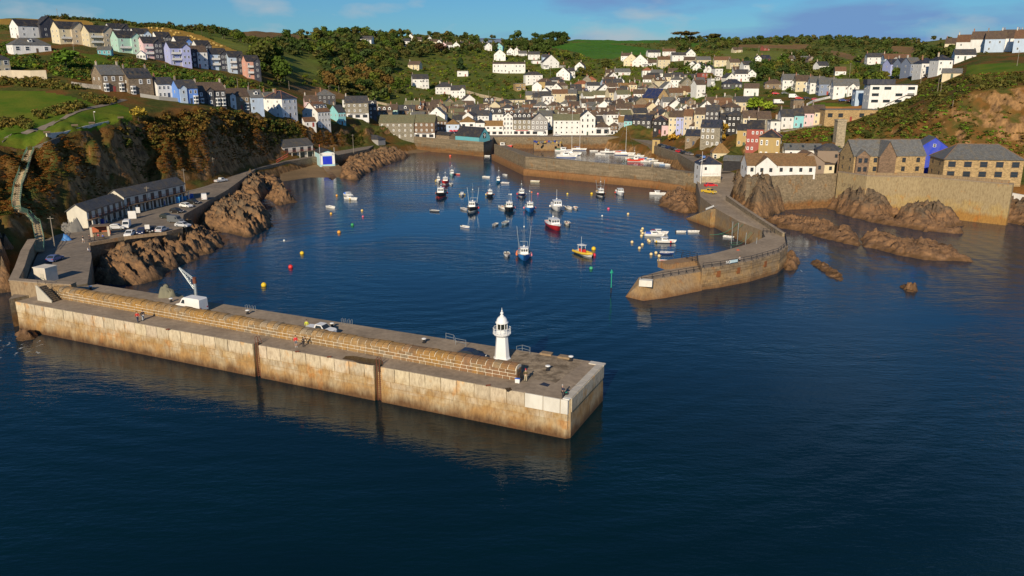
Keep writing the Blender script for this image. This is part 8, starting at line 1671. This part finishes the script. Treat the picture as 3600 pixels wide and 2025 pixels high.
P = scatter([[(170,225),(230,190),(420,205),(640,246),(900,292),(960,318),(1000,380),(940,345),(820,340),(700,330),(560,300),(430,252),(330,268),(330,300),(170,262)], [(-60,120),(60,140),(120,190),(170,240),(60,250),(-60,240)]], 1500, 3.0, 5.2, .6); stuff('garden_scrub', 'mixed green garden bushes between the two left terraces', P, 1.3, 3.0, [(.05,.075,.016), (.04,.06,.018), (.075,.08,.02), (.09,.07,.025), (.03,.05,.02), (.065,.1,.018)])
P = scatter([[(930,300),(1300,360),(1700,350),(2300,380),(2750,440),(2750,340),(2900,300),(3120,290),(3000,215),(2500,180),(2000,180),(1700,170),(1400,240),(1000,250)]], 3000, 3.2, 6.6, .4, top=2.5); stuff('garden_hedges', 'green hedges and garden bushes among the hillside houses', P, 1.8, 4.2, [(.045,.065,.016), (.06,.085,.016), (.035,.05,.018), (.085,.09,.022), (.08,.06,.024), (.1,.12,.02)])
hr_ = [(2720,395),(2900,445),(3090,395),(3200,330),(3300,275),(3400,262),(3640,258),(3640,580),(3560,560),(3280,500),(3240,505),(2960,520),(2880,560),(2740,505)]
P = scatter([hr_], 4600, 2.0, 4.6, .4); sl_ = fbm(P[:, 0] / 10, P[:, 1] / 10, 21, 3) > .40; fc_ = inpoly(*project(P[:, 0], P[:, 1], P[:, 2]), [(3425,330),(3520,300),(3660,285),(3660,440),(3560,470),(3470,455),(3410,400)]) | inpoly(*project(P[:, 0], P[:, 1], P[:, 2]), [(3300,400),(3360,390),(3365,470),(3310,480)]); sl_ &= ~(fc_ & (RNG.random(len(P)) < .85)); stuff('headland_scrub', 'dark bushes, ivy and bracken on the right headland', P[sl_], .8, 1.9, [(.05,.05,.018), (.07,.08,.02), (.045,.055,.016), (.08,.13,.016), (.06,.045,.02)], hs=(.5, .85), rust=[(.085,.055,.022), (.12,.07,.028), (.09,.15,.02)])
P = scatter([[(3060,380),(3250,290),(3380,270),(3640,280),(3640,300),(3400,330),(3180,470),(3020,520),(2960,470)]], 240, 2.3, 4.6, .6); stuff('headland_thicket', 'taller dark thicket on the right headland slope', P, 2.0, 3.8, [(.04,.045,.016), (.055,.05,.018), (.07,.06,.022)])
P = scatter([[(-100,40),(900,60),(1700,90),(2600,100),(3700,60),(3700,250),(2700,260),(1900,180),(1100,280),(600,190),(300,100),(-100,120)]], 1900, 5.0, 7.3, .5, top=3.0); stuff('field_hedges', 'hedgerows and rough scrub on the far slopes', P, 1.8, 4.0, [(.035,.048,.018), (.05,.06,.018), (.065,.06,.022), (.03,.042,.02)])
# --- woods: nearest trees as things, the rest as one mass
WOODS = [
 ('dark broadleaf tree of the valley wood left of the town', 'trees of the valley wood', [(900,190),(930,150),(1010,128),(1250,125),(1400,135),(1400,200),(1330,230),(1420,270),(1440,320),(1330,362),(1230,345),(1100,318),(1010,300),(940,280)], 96, (7, 12), 'broad', None),
 ('rusty brown tree at the lower edge of the valley wood', 'brown trees of the valley wood', [(1060,255),(1300,265),(1430,310),(1400,350),(1250,340),(1080,300)], 20, (8, 12), 'broad', [(.11,.07,.03), (.1,.06,.028), (.085,.06,.025)]),
 ('tree right of the upper terrace end house', 'trees below the olive pasture', [(900,190),(1000,240),(1120,270),(1060,300),(930,290),(880,240)], 16, (8, 13), 'broad', None),
 ('hedge tree between the stubble and tan fields', 'trees between the left fields', [(640,120),(760,110),(850,135),(920,170),(960,195),(860,196),(800,150),(700,128)], 22, (5, 8), 'broad', None),
 ('dark tree of the plantation left of the green pasture', 'trees of the plantation', [(1800,120),(1980,128),(1990,158),(1930,180),(2040,195),(1990,205),(1830,190),(1740,170)], 34, (9, 14), 'broad', [(.028,.042,.018), (.035,.05,.018)]),
 ('tree among the houses of the middle hillside', 'trees on the middle hillside', [(1950,200),(2160,215),(2160,300),(2300,330),(2420,300),(2520,330),(2500,250),(2380,230),(2300,290),(2050,280)], 46, (6, 11), 'broad', None),
 ('tree of the wood below the dry pasture', 'trees below the dry pasture', [(2620,210),(2760,230),(2800,270),(2720,300),(2640,290),(2600,240),(2520,200)], 26, (7, 12), 'broad', None),
 ('tree of the skyline wood at right of the green fields', 'trees of the right skyline wood', [(2380,130),(2600,140),(2620,200),(2480,205),(2380,185)], 22, (7, 11), 'broad', None),
 ('tree before the hilltop terrace at right', 'trees before the hilltop terrace', [(3010,240),(3120,250),(3160,290),(3280,290),(3300,340),(3240,350),(3060,300),(3000,280)], 18, (4, 7), 'broad', None),
]
for lb, gr_, poly_, n, hr2, kd, cols in WOODS:
    P = scatter([poly_], int(n * 2.6), 3.2, 7.3, 1.0, top=hr2[1] * .9)[:n]
    P = P[np.argsort(project(P[:, 0], P[:, 1], P[:, 2])[0])]
    for i_, q in enumerate(P): tree(lb if len(P) > 60 else f'{lb}, {ordn(i_)} from left', Vector(q), RNG.uniform(*hr2), kd if RNG.random() < .85 else 'tall', random.choice(cols) if cols else None, gr_, RNG.uniform(.95, 1.3))
# single trees that stand out
for lb, sx, sy, hp, kd, c, wd in [('large dark oak on the left skyline above the mint green house', 514, 74, 44, 'broad', (.03,.042,.016), 1.5), ('dark oak, left of a skyline group above the stubble field', 655, 78, 26, 'broad', (.03,.042,.016), 1.5), ('dark oak in the middle of the skyline group above the stubble field', 705, 82, 32, 'broad', (.032,.045,.016), 1.5), ('round dark oak right of the skyline group above the stubble field', 762, 86, 28, 'broad', (.034,.045,.018), 1.4), ('lone open crowned pine on the left skyline', 890, 96, 28, 'flat', (.03,.04,.018), 1.5), ('dark tree beside the farmhouse on the left skyline', 1030, 118, 40, 'broad', (.03,.045,.016), 1.4), ('round dark tree on the skyline at the start of the valley wood', 1255, 122, 30, 'broad', (.028,.042,.016), 1.5),
  ('golden leaved shrub tree at the edge of the cliff top lawn', 488, 428, 56, 'broad', (.28,.19,.045), 1.3), ('dense clipped green tree left of the grassy terrace', 234, 246, 74, 'broad', (.06,.1,.02), 1.5), ('yellow green conical shrub by the cream retaining wall', 126, 246, 24, 'broad', (.16,.2,.03), 1.1), ('dark cypress among the hedges of the town slope', 1620, 246, 44, 'cone', (.03,.05,.03), 1.6), ('tall dark tree above the stepped white houses', 2622, 262, 62, 'cone', (.03,.05,.028), 1.7),
  ('wind swept flat topped pine on the right skyline', 2385, 138, 24, 'flat', (.05,.04,.02), 1.5), ('wide umbrella pine, left of the skyline pair', 2392, 152, 42, 'flat', (.06,.042,.022), 1.6), ('wide umbrella pine, right of the skyline pair', 2424, 150, 38, 'flat', (.06,.045,.022), 1.7), ('domed dark pine right of the umbrella pines', 2500, 158, 38, 'flat', (.045,.04,.02), 1.7), ('pale green tree behind the flight of white houses', 2650, 395, 54, 'broad', (.11,.15,.02), 1.4), ('round yellow green tree beside the pale green one', 2700, 395, 44, 'broad', (.13,.16,.025), 1.4), ('dark green tree beside the white garage block', 1270, 372, 26, 'broad', (.05,.08,.02), 1.2), ('orange brown ivy tree clinging to the tall ruin above the quay', 2540, 500, 66, 'tall', (.24,.14,.03), 1.3), ('big ochre bush on the rocky bank of the west quay', 2366, 505, 34, 'broad', (.3,.17,.04), 1.4), ('dark red copper beech by the pinkish hillside houses', 1548, 186, 40, 'broad', (.05,.028,.022), 1.4)]:
    q = hit(sx, sy); tree(lb, q, hp / ppm(q), kd, c, None, wd)
TT = [(0, 0, TREES['broad'][i][2][::3], TREES['broad'][i][3][::3]) for i in range(6)]
TB = [(0, 0, leaf_cloud(110, crown_lobes(7, 'broad'), .085, rg)[0], np.clip(rg.normal(.95, .2, 110), .5, 1.3)) for i in range(4)]
P = np.concatenate([scatter([[(900,150),(1010,122),(1250,118),(1400,125),(1700,135),(1700,190),(1560,200),(1350,215),(1400,270),(1430,330),(1330,362),(1230,350),(1020,300),(930,270),(900,210)]], 640, 4.5, 7.3, 1.0, top=9), scatter([[(2340,135),(2600,130),(3110,140),(3420,128),(3420,170),(3260,160),(3230,190),(3120,190),(3110,160),(2940,172),(2860,160),(2600,158),(2520,178),(2380,180)], [(3030,180),(3330,170),(3380,200),(3220,225),(3050,215)], [(2850,175),(2920,195),(3040,225),(3000,235),(2860,215),(2760,205),(2770,180)]], 850, 5.0, 7.35, 1.0, top=9), scatter([[(1850,118),(2000,122),(1990,160),(1830,190),(1700,180),(1700,140)]], 260, 5.0, 7.3, top=9), scatter([[(2620,215),(2900,230),(2960,260),(2860,300),(2740,300),(2640,300),(2560,235)]], 180, 4.2, 7, 1.2, top=9)])
stuff('woodland', 'far woods reading as one dark mass along the hills', P, 5, 9.5, [(.03,.044,.018), (.04,.052,.018), (.05,.05,.02), (.06,.052,.024), (.034,.046,.02)], TB, (.8, 1.05))
P = scatter([[(-60,48),(180,58),(480,78),(640,94),(900,98),(1060,112),(1060,125),(860,110),(640,108),(480,96),(340,74),(-60,60)]], 420, 5.4, 7.3, .5, top=1.5); stuff('skyline_hedge', 'dark hedge bushes along the left skyline', P, 2.2, 4.6, [(.03,.042,.016), (.045,.05,.018), (.06,.045,.02)])
so = thing('solar_array', 'pale blue grey rows of solar panels on the far ridge above the town', 'solar panels', hit(1722, 148)); sb = MB().box((0, 0, 1.2), (1, 2.2, .1)).mesh('panel_row', flat('solar_glass', (.16, .2, .28), .3))
for k in range(5):
    a_, b_ = hit(1676, 138 + k * 3), hit(1768, 141 + k * 3); o = put('panel_row', sb, so, (a_ + b_) / 2 - so.location, math.atan2(b_.y - a_.y, b_.x - a_.x), None, ((b_ - a_).length, 1, 1)); o.rotation_euler[0] = .5
# foam where the swell meets rock
m, t, b = newmat('sea_foam'); g = geopos(t); tr = nd(t, 'ShaderNodeBsdfTransparent'); mx = nd(t, 'ShaderNodeMixShader'); b.inputs['Base Color'].default_value = (.75, .78, .78, 1); b.inputs['Roughness'].default_value = .8
n_ = noise(t, g, 0.55, 8, .72); w_ = nd(t, 'ShaderNodeTexWave', wave_type='BANDS'); setin(w_, Scale=.16, Distortion=14.0, Detail=4.0); t.links.new(g, w_.inputs['Vector'])
mu = nd(t, 'ShaderNodeMath', operation='MULTIPLY'); t.links.new(n_, mu.inputs[0]); t.links.new(w_.outputs['Fac'], mu.inputs[1]); t.links.new(ramp(t, mu.outputs[0], .52, .7), mx.inputs[0])
out_n = [n for n in t.nodes if n.type == 'OUTPUT_MATERIAL'][0]; t.links.new(tr.outputs[0], mx.inputs[1]); t.links.new(b.outputs[0], mx.inputs[2]); t.links.new(mx.outputs[0], out_n.inputs[0]); M_foam = m
for pl_ in ([(-40,1180),(60,1170),(140,1195),(170,1230),(90,1260),(-40,1270)], [(2772,900),(2800,925),(2830,945),(2820,960),(2790,950),(2770,930)]):
    tag(put('foam', MB().add([(p.x, p.y, .03) for p in [Vector((*v, 0)) for v in ccw([tuple(W(*q, 0))[:2] for q in pl_])]], [tuple(range(len(pl_)))]).mesh('foam', M_foam)), 'white foam streaks on the water by the rocks', kind='stuff')
